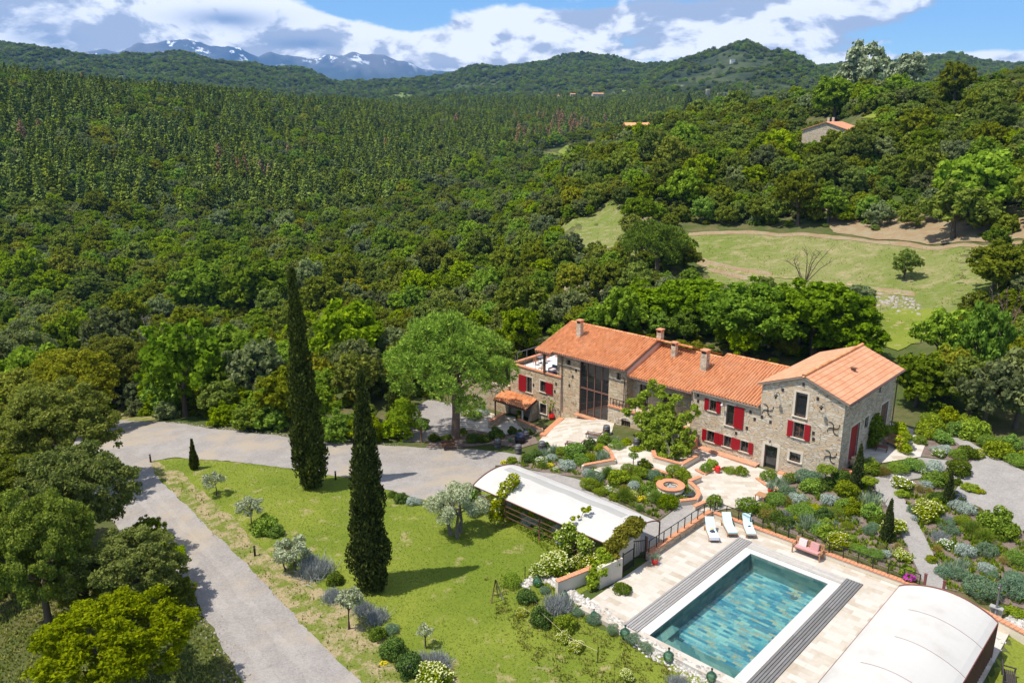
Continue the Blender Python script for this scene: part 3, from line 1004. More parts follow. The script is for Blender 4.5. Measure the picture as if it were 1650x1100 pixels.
def umbrella_pine(lab, px, py, rp, hp, m, seed, n, tuftL, crown_depth=.42):
    p = gp(px, py)
    k = mpp(p)
    R, H = rp * k, hp * k / math.cos(.3)
    q = np.random.default_rng(seed)
    lobes = []
    for i in range(38):
        a = i * 2.39996
        rr = math.sqrt((i + .6) / 38)
        zt = H * (1 - crown_depth * .16 - crown_depth * .62 * rr ** 2.2)
        lobes.append((math.cos(a) * rr * R * .86 + q.normal(0, .25), math.sin(a) * rr * R * .86 + q.normal(0, .25), zt + q.normal(0, .05) * H * .6, R * q.uniform(.13, .21), .8))
        if i % 2 == 0:
            lobes.append((math.cos(a + .5) * rr * R * .72, math.sin(a + .5) * rr * R * .72, zt - H * crown_depth * .3, R * q.uniform(.13, .2), .7))
    lobes = [(l[0] - R * .08, *l[1:]) for l in lobes]
    V, F, rn = needle_tufts(lobes, n, 9, tuftL, tuftL * .10)
    root = thing('umbrella_pine', lab, 'pine tree', (p[0], p[1], p[2] - .1), 0)
    link('crown', raw_mesh('crown', V, F, m, rnd=rn), root)
    mb = MB()
    zf = H * (1 - crown_depth) * .98
    mb.tube([(0, 0, -.2), (0, 0, .3), (.1, .05, zf * .5), (.05, 0, zf)], [R * .085, R * .066, R * .055, R * .05], 12)
    mb.build('trunk', M_BARKP, root)
    lm = MB()
    for i in range(0, len(lobes), 3):
        l = lobes[i]
        lm.tube([(.05, 0, zf - .4), (l[0] * .45, l[1] * .45, zf + (l[2] - zf) * .35 + .15), (l[0], l[1], l[2] - .1)], [R * .03, R * .018, R * .007], 5)
    lm.build('limb', M_BARKP, root)
    return root


umbrella_pine('big bright green umbrella pine shading the barrels before the house', 734, 706, 112, 198, L_STONE, 4, 5200, .42, .58)
umbrella_pine('dark flat-topped umbrella pine standing at the near edge of the meadow', 1057, 452, 62, 88, L_PINE, 6, 2200, .55, .5)
umbrella_pine('small pale young pine beside the big umbrella pine', 655, 706, 28, 70, L_STONE, 8, 700, .30, .75)

# ---------------------------------------------------------------- cypresses
def cypress_mesh(seed, n=15000, slim=.085, L=.020, Wd=.011, nl=260):
    q = np.random.default_rng(seed)
    lobes = []
    for i in range(nl):
        z = .02 + .95 * (i + .5) / nl
        prof = (min(1, (z + .02) / .16) ** .6) * (1 - max(0, (z - .16) / .84) ** 1.25) * .93 + .07 * (1 - z)
        a = i * 2.39996 + q.normal(0, .5)
        rr = slim * prof * q.uniform(.5, 1.16)
        lobes.append((math.cos(a) * rr, math.sin(a) * rr, z, slim * (.18 + .30 * prof) * q.uniform(.7, 1.3), 1.9))
    P, N = lobe_points(lobes, n, up=.5, shell=(.6, 1.1))
    n = len(P)
    D = unit(np.array([0, 0, 1.0]) + .55 * N + rng.normal(0, .3, (n, 3)))
    S = unit(np.cross(D, N + rng.normal(0, .7, (n, 3))))
    k = rng.uniform(.6, 1.3, (n, 1))
    V = np.stack([P - D * L * k * .5, P - S * Wd * k * .5, P + D * L * k * .5, P + S * Wd * k * .5], 1).reshape(-1, 3)
    return V, np.arange(4 * n).reshape(n, 4)


def cypress(lab, px, py, hp, slim, seed, n, L, Wd, m=None, name='cypress', lean=0.0, group=None):
    p = gp(px, py)
    H = hp * mpp(p) / math.cos(PITCH)
    V, F = cypress_mesh(seed, n, slim, L, Wd)
    root = thing(name, lab, 'cypress', (p[0], p[1], p[2] - .05), 0, group)
    link('crown', leaf_mesh('crown', V, F, m or L_CYP), root)
    mb = MB()
    mb.tube([(0, 0, -.01), (0, 0, .5), (0, 0, .9)], [slim * .2, slim * .15, slim * .04], 8)
    mb.build('trunk', M_BARK, root)
    root.scale = (H, H, H)
    root.rotation_euler = (0, lean, 0)
    return root


cypress('tallest cypress, leaning slightly, at the edge of the gravel road', 503, 785, 350, .057, 1, 26000, .016, .0085, lean=-.02)
cypress('tall straight cypress in the middle of the lawn beside the drive', 599, 948, 362, .065, 2, 30000, .015, .008)
cypress('very slim young cypress at the lawn corner by the road', 314, 756, 52, .10, 3, 2500, .07, .035)
cypress('slim garden cypress at the corner of the gable by the clay pot', 1379, 788, 76, .095, 4, 4500, .05, .026)
cypress('slim garden cypress inside the bend of the garden path', 1428, 872, 74, .095, 5, 4500, .05, .026)
cypress('slim garden cypress in the bed between path and gravel track', 1526, 812, 58, .10, 6, 4500, .05, .026)
cypress('lone dark cypress on the hill in front of the round hill', 1108, 190, 36, .20, 7, 2500, .05, .03)
cypress('dark conical tree beside the bright trees right of the tall cypress', 640, 690, 95, .13, 8, 6000, .03, .018)

# ---------------------------------------------------------------- conifers
def fir_mesh(seed, layers=11, nb=420, R=.25):
    """a conifer: whorls of drooping sprays round a straight stem"""
    q = np.random.default_rng(seed)
    n = nb
    f = q.uniform(0, 1, n) ** 1.35
    z = .07 + .93 * f
    whorl = .70 + .30 * np.abs(np.sin(z * layers * 3.1416 + q.uniform(0, 3)))
    r = (R * (1 - z) ** .85 + .012) * whorl * q.uniform(.66, 1.14, n)
    a = q.uniform(0, 6.283, n)
    lump = 1 + .22 * np.sin(a * 3 + z * 9 + seed)
    r = r * lump
    P = np.stack([np.cos(a) * r, np.sin(a) * r, z], 1)
    out = np.stack([np.cos(a), np.sin(a), 0 * a], 1)
    D = unit(out + np.array([0, 0, -.35]) + q.normal(0, .25, (n, 3)))
    N = unit(out * .6 + np.array([0, 0, .8]) + q.normal(0, .45, (n, 3)))
    S = unit(np.cross(D, N))
    L = (.075 + .13 * (1 - z))[:, None] * q.uniform(.7, 1.3, (n, 1))
    V = np.stack([P - D * L * .5, P + S * L * .32, P + D * L * .5, P - S * L * .32], 1).reshape(-1, 3)
    F = list(np.arange(4 * n).reshape(n, 4))
    V = list(V)
    nleaf = len(F)
    for (x0, x1) in ((-.013, .013),):
        o = len(V)
        V += [np.array([x0, 0, .90]), np.array([0, x0, .97]), np.array([x1, 0, 1.03]), np.array([0, x1, .97])]
        F.append(np.array([o, o + 1, o + 2, o + 3]))
    nleaf = len(F)
    for j in range(5):
        b0, b1 = j * 1.2566, (j + 1) * 1.2566
        o = len(V)
        V += [np.array([math.cos(b0) * .016, math.sin(b0) * .016, -.03]), np.array([math.cos(b1) * .016, math.sin(b1) * .016, -.03]), np.array([math.cos(b1) * .006, math.sin(b1) * .006, .8]), np.array([math.cos(b0) * .006, math.sin(b0) * .006, .8])]
        F.append(np.array([o, o + 1, o + 2, o + 3]))
    return np.array(V), np.array(F), [0] * nleaf + [1] * (len(F) - nleaf)


FIRS = []
for k in range(5):
    V, F, mi = fir_mesh(k, 9 + k, 420, (.27, .31, .37, .24, .26)[k])
    FIRS.append(raw_mesh('fir_tree', V, F, [L_FIR if k != 4 else L_RUST, M_BARK], mi=mi, rnd=rng.beta(1.5, 1.5, len(F))))


# ---------------------------------------------------------------- scattering the woods
def poisson(pts, rmin):
    """keep points no closer than rmin (array) to each other, first come first served"""
    cell, keep = {}, []
    for i, (x, y) in enumerate(pts):
        r = rmin[i]
        c = (int(x // 6), int(y // 6))
        n = int(r // 6) + 1
        ok = True
        for a in range(c[0] - n, c[0] + n + 1):
            for b in range(c[1] - n, c[1] + n + 1):
                for j in cell.get((a, b), ()):
                    if (pts[j][0] - x) ** 2 + (pts[j][1] - y) ** 2 < r * r:
                        ok = False
                        break
                if not ok:
                    break
            if not ok:
                break
        if ok:
            keep.append(i)
            cell.setdefault(c, []).append(i)
    return keep


def sector(n, r0, r1, a0=-34.5, a1=34.5, seed=1):
    q = np.random.default_rng(seed)
    r = np.sqrt(q.uniform(r0 * r0, r1 * r1, n))
    a = np.radians(q.uniform(a0, a1, n))
    return r * np.sin(a), r * np.cos(a)


CLEAR = [[(-60, 1160), (-60, 1000), (-20, 780), (60, 700), (185, 665), (330, 682), (560, 706), (640, 712), (648, 655), (700, 632), (780, 640), (830, 610), (870, 570), (935, 545), (1070, 562), (1200, 585), (1300, 590),
          (1400, 590), (1465, 610), (1475, 690), (1535, 690), (1600, 728), (1720, 780), (1800, 1160)],
         MEADOW[:4] + [(1005, 385), (1105, 376), (1200, 372), (1330, 380), (1480, 395), (1575, 400), (1550, 440), (1505, 468), (1505, 530), (1450, 560)] + MEADOW[-7:], [(860, 250), (890, 240), (920, 231), (965, 229), (985, 240), (940, 254), (905, 262)],
         [(1385, 196), (1410, 180), (1450, 172), (1590, 174), (1595, 188), (1500, 190), (1420, 198)],
         [(645, 498), (660, 468), (690, 458), (725, 468), (735, 492), (700, 508)],
         [(1280, 215), (1290, 190), (1420, 190), (1425, 225), (1340, 245)],
         [(980, 225), (985, 205), (1050, 203), (1050, 220)],
         [(1000, 374), (1150, 362), (1330, 366), (1560, 385), (1660, 388), (1660, 402), (1560, 402), (1330, 388), (1110, 384)],
         [(895, 452), (960, 455), (992, 465), (960, 478), (900, 474)],
         [(1115, 415), (1400, 462), (1400, 505), (1120, 500)], [(1395, 500), (1510, 500), (1515, 620), (1395, 610)], [(1470, 398), (1590, 400), (1580, 505), (1500, 520)]]
SPARSE = [[(985, 322), (1010, 318), (1060, 340), (1120, 372), (1010, 374)], [(1320, 335), (1660, 340), (1660, 388), (1330, 378)]]
# pine hill: outline in plan where conifers stand
def is_fir(x, y):
    px, py, _ = proj(np.stack([x, y, gz(x, y)], 1))
    lim = np.interp(px, [-200, 0, 150, 300, 420, 520, 620, 700, 780, 860, 930, 1000, 1150, 1300], [330, 335, 340, 352, 352, 350, 332, 300, 262, 240, 222, 205, 178, 160])
    return (py < lim), py, lim


x, y = sector(16000, 76, 420, seed=5)
x2, y2 = sector(20000, 420, 1150, -12, 34.5, seed=6)
x, y = np.concatenate([x, x2]), np.concatenate([y, y2])
z = gz(x, y)
px, py, dep = proj(np.stack([x, y, z], 1))
fir, _, lim = is_fir(x, y)
ok = ~fir & (px > -60) & (px < 1720)
for poly in CLEAR:
    ok &= ~inpoly(px, py, poly)
q = np.random.default_rng(3)
for poly in SPARSE:
    ok &= ~(inpoly(px, py, poly) & (q.random(len(x)) < .3))
x, y, z, px, py = x[ok], y[ok], z[ok], px[ok], py[ok]
r = np.hypot(x, y)
rad_ = np.clip(q.lognormal(.88, .33, len(x)), 1.3, 4.4) * np.where((py > 425) & (px > 880), .72, 1.0) * np.interp(r, [80, 300, 900], [.95, 1.15, 1.5])
keep = poisson(list(zip(x, y)), rad_ * 1.22)
# keep the woods off the house and off the singled-out trees
x, y, z, px, py, r, rad_ = [a[keep] for a in (x, y, z, px, py, r, rad_)]
uu_, vv_ = x * UU[0] + y * UU[1], x * VV[0] + y * VV[1]
ok = ~((uu_ > -62) & (uu_ < -17) & (vv_ > 50) & (vv_ < 72))
own = [o.location for o in C.objects if o.parent is None and o.get('category') in ('tree', 'pine tree', 'cypress')]
for o in own:
    ok &= (x - o.x) ** 2 + (y - o.y) ** 2 > 2.6 ** 2
x, y, z, px, py, r, rad_ = [a[ok] for a in (x, y, z, px, py, r, rad_)]
zone = rough(x, y, 70.0, 3, 5)
zone2 = rough(x, y, 45.0, 3, 20)
kinds = []
for i in range(len(x)):
    wts = {'oak': .40, 'green': .28, 'bronze': .08, 'grey': .15, 'lime': .09}
    if zone[i] > .35:
        wts['green'] += .4
        wts['lime'] += .08
    if zone[i] < -.35:
        wts['bronze'] += .3
    if zone2[i] > .5:
        wts['grey'] += .4
    if px[i] > 930 and py[i] < 400:
        wts['oak'] += .5
        wts['bronze'] *= .6
    kinds.append(R0.choices(list(wts), list(wts.values()))[0])
order = np.argsort(r / rad_)
WORD = {'oak': 'dark olive-green oak', 'green': 'mid-green broadleaf tree', 'bronze': 'bronze-tinted oak', 'grey': 'grey-green tree', 'lime': 'bright lime-green tree'}


def zone_name(px, py):
    if px < 480:
        return 'in the wood beyond the road bend'
    if px < 640:
        return 'in the wood between the two tall cypresses'
    if px < 900:
        return 'in the wood behind the big umbrella pine'
    if py > 440 and px > 1400:
        return 'in the thicket below the meadow beside the gable'
    if py > 440:
        return 'in the belt of trees between house and meadow'
    if px < 1010:
        return 'on the slope beside the grassy knoll'
    return 'on the bank above the dry meadow'


N_IND = 285
protos = {}
for i in order[:N_IND]:
    k = int(i) % 4
    s = rad_[i]
    key = (kinds[i], k)
    zn = zone_name(px[i], py[i])
    lab = '%s, one of many %s' % (WORD[kinds[i]], zn)
    grp = '%ss %s' % (WORD[kinds[i]], zn)
    root = make_tree('tree', lab, 'tree', (x[i], y[i], z[i]), s, WOODM[key], WOODT[k], grp, sz=R0.uniform(.85, 1.25))


def scatter(name, label, cat, pts, scales, idx, sources, zsc=None):
    """one object holding many copies (what nobody could count)"""
    me = bpy.data.meshes.new(name)
    n = len(pts)
    me.vertices.add(n)
    me.vertices.foreach_set('co', np.asarray(pts, np.float32).ravel())
    for nm, ty, val in (('sc', 'FLOAT', scales), ('pick', 'INT', idx), ('rot', 'FLOAT', np.random.default_rng(2).uniform(0, 6.28, n)), ('zs', 'FLOAT', zsc if zsc is not None else np.ones(n))):
        a = me.attributes.new(nm, ty, 'POINT')
        a.data.foreach_set('value', np.asarray(val, np.int32 if ty == 'INT' else np.float32))
    o = link(name, me)
    tag(o, label, cat, None, 'stuff')
    ng = bpy.data.node_groups.new(name, 'GeometryNodeTree')
    ng.interface.new_socket('Geometry', in_out='INPUT', socket_type='NodeSocketGeometry')
    ng.interface.new_socket('Geometry', in_out='OUTPUT', socket_type='NodeSocketGeometry')
    t = NT(ng)
    gi, go = t.n('NodeGroupInput'), t.n('NodeGroupOutput')
    jn = t.n('GeometryNodeJoinGeometry')
    for src in reversed(sources):
        oi = t.n('GeometryNodeObjectInfo', transform_space='ORIGINAL')
        oi.inputs['Object'].default_value = src
        oi.inputs['As Instance'].default_value = True
        ng.links.new(oi.outputs['Geometry'], jn.inputs[0])
    def attr(nm, ty):
        nd = t.n('GeometryNodeInputNamedAttribute', data_type=ty)
        nd.inputs['Name'].default_value = nm
        return nd.outputs['Attribute']
    rot = t.n('ShaderNodeCombineXYZ', i={2: attr('rot', 'FLOAT')}).outputs[0]
    s_ = attr('sc', 'FLOAT')
    sc3 = t.n('ShaderNodeCombineXYZ', i={0: s_, 1: s_, 2: t.m('MULTIPLY', s_, attr('zs', 'FLOAT'))}).outputs[0]
    ip = t.n('GeometryNodeInstanceOnPoints', i={'Points': gi.outputs[0], 'Instance': jn.outputs[0], 'Instance Index': attr('pick', 'INT'), 'Rotation': rot, 'Scale': sc3})
    ip.inputs['Pick Instance'].default_value = True
    ng.links.new(ip.outputs[0], go.inputs[0])
    md = o.modifiers.new('scatter', 'NODES')
    md.node_group = ng
    return o


# crowns already standing in the wood serve as the pattern for the far mass
src, srck = [], []
for o in C.objects:
    if o.type == 'MESH' and o.name.startswith('crown') and o.parent and o.parent.get('group'):
        for key, me in WOODM.items():
            if o.data == me and key not in srck:
                src.append(o)
                srck.append(key)
rest = order[N_IND:]
idx = [srck.index((kinds[i], int(i) % 4)) if (kinds[i], int(i) % 4) in srck else 0 for i in rest]
scatter('woodland', 'mass of mixed broadleaf trees filling the valley behind the farm', 'woodland',
        np.stack([x[rest], y[rest], z[rest] - .35 * rad_[rest]], 1), rad_[rest] * 1.08, idx, src, np.random.default_rng(8).uniform(.85, 1.2, len(rest)))

# conifer hill
x, y = sector(120000, 290, 1320, -34.5, 16, seed=9)
f_, py, lim = is_fir(x, y)
px = proj(np.stack([x, y, gz(x, y)], 1))[0]
ok = f_ & (px > -60)
x, y = x[ok], y[ok]
r = np.hypot(x, y)
dens = np.interp(r, [300, 500, 900, 1300], [5.0, 4.9, 5.4, 6.4])
gap = rough(x, y, 120.0, 3, 3)
scrubby = gap + np.random.default_rng(4).normal(0, .35, len(x)) > .40
keep = poisson(list(zip(x, y)), dens)
x, y, r, scrubby = x[keep], y[keep], r[keep], scrubby[keep]
z = gz(x, y)
q = np.random.default_rng(6)
h = q.uniform(7.5, 14, len(x)) * np.where(scrubby, .5, 1)
kind = q.integers(0, 4, len(x))
pxx, pyy, _ = proj(np.stack([x, y, z], 1))
kind[(q.random(len(x)) < .004) | ((pxx > 830) & (pxx < 950) & (pyy > 195) & (q.random(len(x)) < .35)) | ((pxx > 350) & (pxx < 470) & (pyy > 255) & (pyy < 320) & (q.random(len(x)) < .14))] = 4
ft = np.nonzero(~scrubby)[0]
near = ft[np.argsort(r[ft] / h[ft])][:270]
fo = {}
for i in near:
    o = link('fir_tree', FIRS[kind[i]])
    o.location = (x[i], y[i], z[i] - .3)
    o.rotation_euler = (0, 0, q.uniform(0, 6.28))
    o.scale = (h[i], h[i], h[i])
    if kind[i] == 4:
        tag(o, 'rust-brown dead conifer standing among the green ones on the hillside', 'conifer', 'dead conifers on the hillside')
    else:
        tag(o, 'dark green conifer at the foot of the wooded hillside, one of many', 'conifer', 'conifers at the foot of the hillside')
    fo.setdefault(int(kind[i]), o)
ks = sorted(fo)
m_ = np.ones(len(x), bool)
m_[near] = False
fi = np.nonzero(m_ & ~scrubby)[0]
scatter('pine_forest', 'dense conifer forest covering the long hillside up to the skyline', 'forest', np.stack([x[fi], y[fi], z[fi] - .3], 1), h[fi], [ks.index(int(k)) if int(k) in ks else 0 for k in kind[fi]], [fo[k] for k in ks])
sc_ = np.nonzero(scrubby)[0]
scatter('hillside_scrub', 'low broadleaf scrub growing between the conifers on the hillside', 'scrub', np.stack([x[sc_], y[sc_], z[sc_] - 1.0], 1), h[sc_] * .68, q.integers(0, len(src), len(sc_)), src)
# undergrowth carpet: low shrubs between the trees
x, y = sector(17000, 78, 430, seed=15)
z = gz(x, y)
px, py, _ = proj(np.stack([x, y, z], 1))
ok = (px > -60) & (px < 1720)
for poly in CLEAR:
    ok &= ~inpoly(px, py, poly)
uu_, vv_ = x * UU[0] + y * UU[1], x * VV[0] + y * VV[1]
ok &= ~((uu_ > -62) & (uu_ < -17) & (vv_ > 50) & (vv_ < 72))
for poly in SPARSE:
    ok &= ~(inpoly(px, py, poly) & (q.random(len(x)) < .75))
x, y, z = x[ok], y[ok], z[ok]
sc_ = q.uniform(.5, 1.3, len(x)) * np.interp(np.hypot(x, y), [80, 400], [.8, 1.5])
scatter('undergrowth', 'low scrub and saplings filling the ground between the trees', 'undergrowth', np.stack([x, y, z - .45 * sc_], 1), sc_, q.integers(0, len(src), len(x)), src, q.uniform(.5, .9, len(x)))
# far hills
x, y = sector(70000, 1150, 3300, -34.5, 34.5, seed=19)
z = gz(x, y)
f1 = rough(x, y, 260.0, 4, 9)
px, py, _ = proj(np.stack([x, y, z], 1))
open_ = inpoly(px, py, [(1050, 135), (1090, 108), (1150, 92), (1250, 98), (1290, 120), (1200, 140), (1100, 145)])
ok = (f1 + q.normal(0, .4, len(x)) > np.where(open_, .35, -.75)) & ((np.hypot(x, y) > 1300) | (px > 1230))
x, y, z = x[ok], y[ok], z[ok]
sc_ = q.uniform(2.6, 5.2, len(x)) * np.interp(np.hypot(x, y), [1150, 3000], [.9, 1.5])
dk = [k for k, key in enumerate(srck) if key[0] in ('oak', 'grey', 'green')]
scatter('far_woods', 'dark wooded slopes of the far hills', 'woods', np.stack([x, y, z - .5 * sc_], 1), sc_, q.choice(dk, len(x)), src, q.uniform(.7, 1.0, len(x)))

# ---------------------------------------------------------------- far mountain
def m_mountain(t):
    v = t.n('ShaderNodeTexCoord').outputs['Object']
    s3 = t.n('ShaderNodeSeparateXYZ', i={0: v}).outputs[2]
    n, f = t.noise(v, .0014, 8, .6), t.noise(scl(t, v, 1, 1, .35), .004, 8, .65)
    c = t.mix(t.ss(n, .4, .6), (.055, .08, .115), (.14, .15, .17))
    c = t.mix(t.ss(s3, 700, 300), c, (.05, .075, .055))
    sn = t.m('MULTIPLY', t.ss(f, .555, .60), t.ss(s3, 520, 780))
    c = t.mix(sn, c, (.9, .92, .95))
    return pbsdf(t, c, .9, .1)


RID = [(-120, 96), (40, 90), (90, 86), (120, 90), (150, 83), (185, 80), (205, 84), (235, 70), (262, 69), (290, 65), (315, 62), (335, 68), (352, 75), (378, 74), (400, 80), (425, 91), (445, 83), (465, 89), (485, 90), (505, 95),
       (530, 89), (560, 88), (576, 84), (595, 87), (622, 88), (645, 97), (668, 102), (690, 113), (720, 114), (748, 116), (790, 140), (900, 160), (1100, 170)]
rx, ry = np.array([a for a, _ in RID], float), np.array([b for _, b in RID], float)
ppx = np.linspace(-120, 1100, 330)
ppy = np.interp(ppx, rx, ry)
rows = np.linspace(0, 1, 60)
MV = []
for j, k in enumerate(rows):
    rr = 8800 + 2600 * k
    prof = np.where(k < .62, (k / .62) ** 1.25, 1 - ((k - .62) / .38) ** 1.4)
    az_ = np.arctan2(ppx - 825, 1332.6)
    xx, yy = rr * np.sin(az_), rr * np.cos(az_)
    top = np.array([zpx(a, b, 8800 + 2600 * .62) for a, b in zip(ppx, ppy)])
    g = rough(xx, yy, 1900, 5, 7) * 110 * np.sin(math.pi * min(k / .62, 1)) ** .7 + rough(xx, yy, 330, 4, 2) * 9
    MV.append(np.stack([xx, yy, -150 + (top + 150) * prof + g * (prof > .02)], 1))
MV = np.array(MV)
nr_, na_ = MV.shape[:2]
ii, jj = np.meshgrid(np.arange(nr_ - 1), np.arange(na_ - 1), indexing='ij')
a_ = (ii * na_ + jj).ravel()
tag(link('mountain', raw_mesh('mountain', MV.reshape(-1, 3), np.stack([a_, a_ + 1, a_ + na_ + 1, a_ + na_], 1)[:, ::-1], mat('mountain_rock', m_mountain), smooth=True)), kind='structure')
# ================================================================ THE FARMHOUSE
HO = (-35.0, 57.4)                                   # origin of the house in farm axes (u, v)


def frame_at(u, v, z=0.0):
    x, y = W(u, v)
    return (x, y, z), -AX


class HB(MB):
    """mesh builder in farm axes (u along the front, v into the depth), local to an origin"""
    def __init__(s, o=HO):
        super().__init__()
        s.o = o
    def add(s, vs, fs, rnd=None):
        return MB.add(s, [(q[0] - s.o[0], q[1] - s.o[1], q[2]) for q in vs], fs, rnd)


def m_stone(c1, c2, c3, sc=1.0):
    def fn(t):
        v = objc(t)
        vb = scl(t, v, .85 * sc, .85 * sc, 3.0 * sc)
        nz = t.n('ShaderNodeTexNoise', i={'Vector': v, 'Scale': 2.2, 'Detail': 3.0}).outputs[1]
        vw = t.n('ShaderNodeVectorMath', operation='ADD', i={0: vb, 1: t.n('ShaderNodeVectorMath', operation='SCALE', i={0: nz, 3: .55}).outputs[0]}).outputs[0]
        vo = t.n('ShaderNodeTexVoronoi', i={'Vector': vw, 'Scale': 2.6})
        ed = t.n('ShaderNodeTexVoronoi', feature='DISTANCE_TO_EDGE', i={'Vector': vw, 'Scale': 2.6}).outputs['Distance']
        cs = t.n('ShaderNodeSeparateColor', i={0: vo.outputs['Color']})
        c = t.mix(cs.outputs[0], c1, c2)
        c = t.mix(t.ss(cs.outputs[1], .62, .95), c, c3)
        f = t.noise(v, 9.0, 5, .7)
        c = t.mix(t.m('MULTIPLY', t.ss(f, .45, .8), .5), c, tuple(q * .5 for q in c1))
        gap = t.ss(t.m('ADD', ed, t.m('MULTIPLY', t.m('SUBTRACT', f, .5), .10)), .0, .07)
        j = t.mix(t.ss(t.noise(v, 1.3, 4), .42, .62), tuple(q * .9 for q in c2), (.10, .075, .052))
        c = t.mix(gap, j, c)
        h = t.m('ADD', t.m('MULTIPLY', gap, .8), t.m('MULTIPLY', f, .4))
        return pbsdf(t, c, .9, .1, 0, bump(t, h, .06, .9))
    return fn


M_WALL = mat('rubble_stone', m_stone((.48, .39, .28), (.69, .595, .47), (.60, .425, .26), 1.1))
M_WALLY = mat('warm_rubble', m_stone((.45, .34, .22), (.66, .55, .40), (.55, .37, .22), .92))


def m_tile(t):
    v = objc(t)
    a = t.n('ShaderNodeAttribute', attribute_name='rnd').outputs['Fac']
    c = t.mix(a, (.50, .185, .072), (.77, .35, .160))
    n, f = t.noise(v, .6, 5), t.noise(v, 6.0, 5, .7)
    c = t.mix(t.m('MULTIPLY', t.ss(n, .45, .7), .35), c, (.72, .41, .24))
    c = t.mix(t.m('MULTIPLY', t.ss(f, .55, .8), .5), c, (.36, .15, .075))
    return pbsdf(t, c, .75, .2, 0, bump(t, f, .01, .5))


def m_flat(t):
    v = objc(t)
    a = t.n('ShaderNodeAttribute', attribute_name='rnd').outputs['Fac']
    c = t.mix(a, (.55, .235, .12), (.66, .315, .175))
    n, f = t.noise(v, .7, 5), t.noise(v, 5.0, 5, .7)
    c = t.mix(t.m('MULTIPLY', t.ss(n, .4, .7), .4), c, (.67, .355, .22))
    c = t.mix(t.m('MULTIPLY', t.ss(f, .5, .8), .35), c, (.42, .17, .08))
    return pbsdf(t, c, .75, .2, 0, bump(t, f, .008, .4))


def m_wood(c1, c2, sx=14.0, rough=.7):
    def fn(t):
        v = objc(t)
        n = t.noise(scl(t, v, sx, sx, 1.2), 1.0, 4, .6)
        return pbsdf(t, t.mix(n, c1, c2), rough, .25, 0, bump(t, n, .006, .5))
    return fn


def m_glass(t):
    v = objc(t)
    n = t.noise(v, .8, 3)
    return pbsdf(t, t.mix(n, (.010, .012, .013), (.035, .035, .034)), .04, .9, 0, bump(t, n, .004, .15))


M_TILE, M_FLAT = mat('clay_tile', m_tile), mat('flat_tile', m_flat)
M_BRICK = plain('brick', (.56, .25, .135), .8, .15, 0, .42, 5.0, .5)
M_BRICKS = mat('brick_courses', lambda t: pbsdf(t, t.n('ShaderNodeTexBrick', i={'Vector': objc(t), 'Scale': 1.0, 'Brick Width': .22, 'Row Height': .11, 'Mortar Size': .010, 'Color1': (.60, .27, .145, 1), 'Color2': (.46, .20, .11, 1), 'Mortar': (.50, .40, .31, 1)}).outputs[0], .85, .1, 0, bump(t, t.noise(objc(t), 14.0, 4), .01, .6)))
M_RENDER = plain('cream_render', (.62, .54, .43), .9, .1, 0, .14, 2.0, .3)
M_SURR = plain('dressed_stone', (.62, .53, .42), .8, .15, 0, .12, 5.0, .3)
M_RED = plain('red_shutter', (.30, .006, .012), .45, .35, 0, .12, 3.0)
M_GLASS = mat('window_glass', m_glass)
M_FRAME = plain('brown_frame', (.17, .085, .065), .5, .35, 0, .15)
M_IRON = plain('iron', (.035, .030, .028), .55, .4, .5, .2)
M_METAL = plain('grey_metal', (.22, .21, .21), .4, .5, .6, .1)
M_WHITE = plain('white_render', (.66, .64, .61), .9, .1, 0, .05, 1.5)
M_DARKW = mat('dark_wood', m_wood((.09, .045, .03), (.17, .09, .055)))
M_TEAK = mat('teak', m_wood((.30, .15, .07), (.44, .24, .12)))
M_SOFF = plain('soffit', (.26, .21, .17), .9, .1)
M_VOID = plain('void_shade', (.05, .04, .038), .9, .1)  # near-black colour standing in for the shade of hollows and gaps

loc, rz = frame_at(*HO)
house = thing('farmhouse', 'long stone farmhouse with clay tile roofs, red shutters and a taller gable wing', 'house', loc, rz)


def wall_v(mb, v, u0, u1, z0, top, holes, depth=.28, face=-1):
    """a wall in a plane of constant v with real openings and reveals; top is a number or a function of u; face -1 looks to -v"""
    us = sorted({u0, u1, *[h[0] for h in holes], *[h[1] for h in holes]})
    zt = top if not callable(top) else None
    zs = sorted({z0, *[h[2] for h in holes], *[h[3] for h in holes]} | ({zt} if zt else set()))
    def ins(u, z):
        return any(h[0] < u < h[1] and h[2] < z < h[3] for h in holes)
    for a, b in zip(us[:-1], us[1:]):
        for c, d in zip(zs[:-1], zs[1:]):
            if not ins((a + b) / 2, (c + d) / 2):
                mb.add([(a, v, c), (b, v, c), (b, v, d), (a, v, d)], [(0, 1, 2, 3) if face < 0 else (3, 2, 1, 0)])
        if callable(top):
            zl = zs[-1]
            mb.add([(a, v, zl), (b, v, zl), (b, v, top(b)), (a, v, top(a))], [(0, 1, 2, 3)])
    for (a, b, c, d) in holes:
        w_ = v + depth
        mb.add([(a, v, c), (b, v, c), (b, w_, c), (a, w_, c), (a, v, d), (b, v, d), (b, w_, d), (a, w_, d)], [(0, 3, 2, 1), (4, 5, 6, 7), (0, 4, 7, 3), (1, 2, 6, 5)])


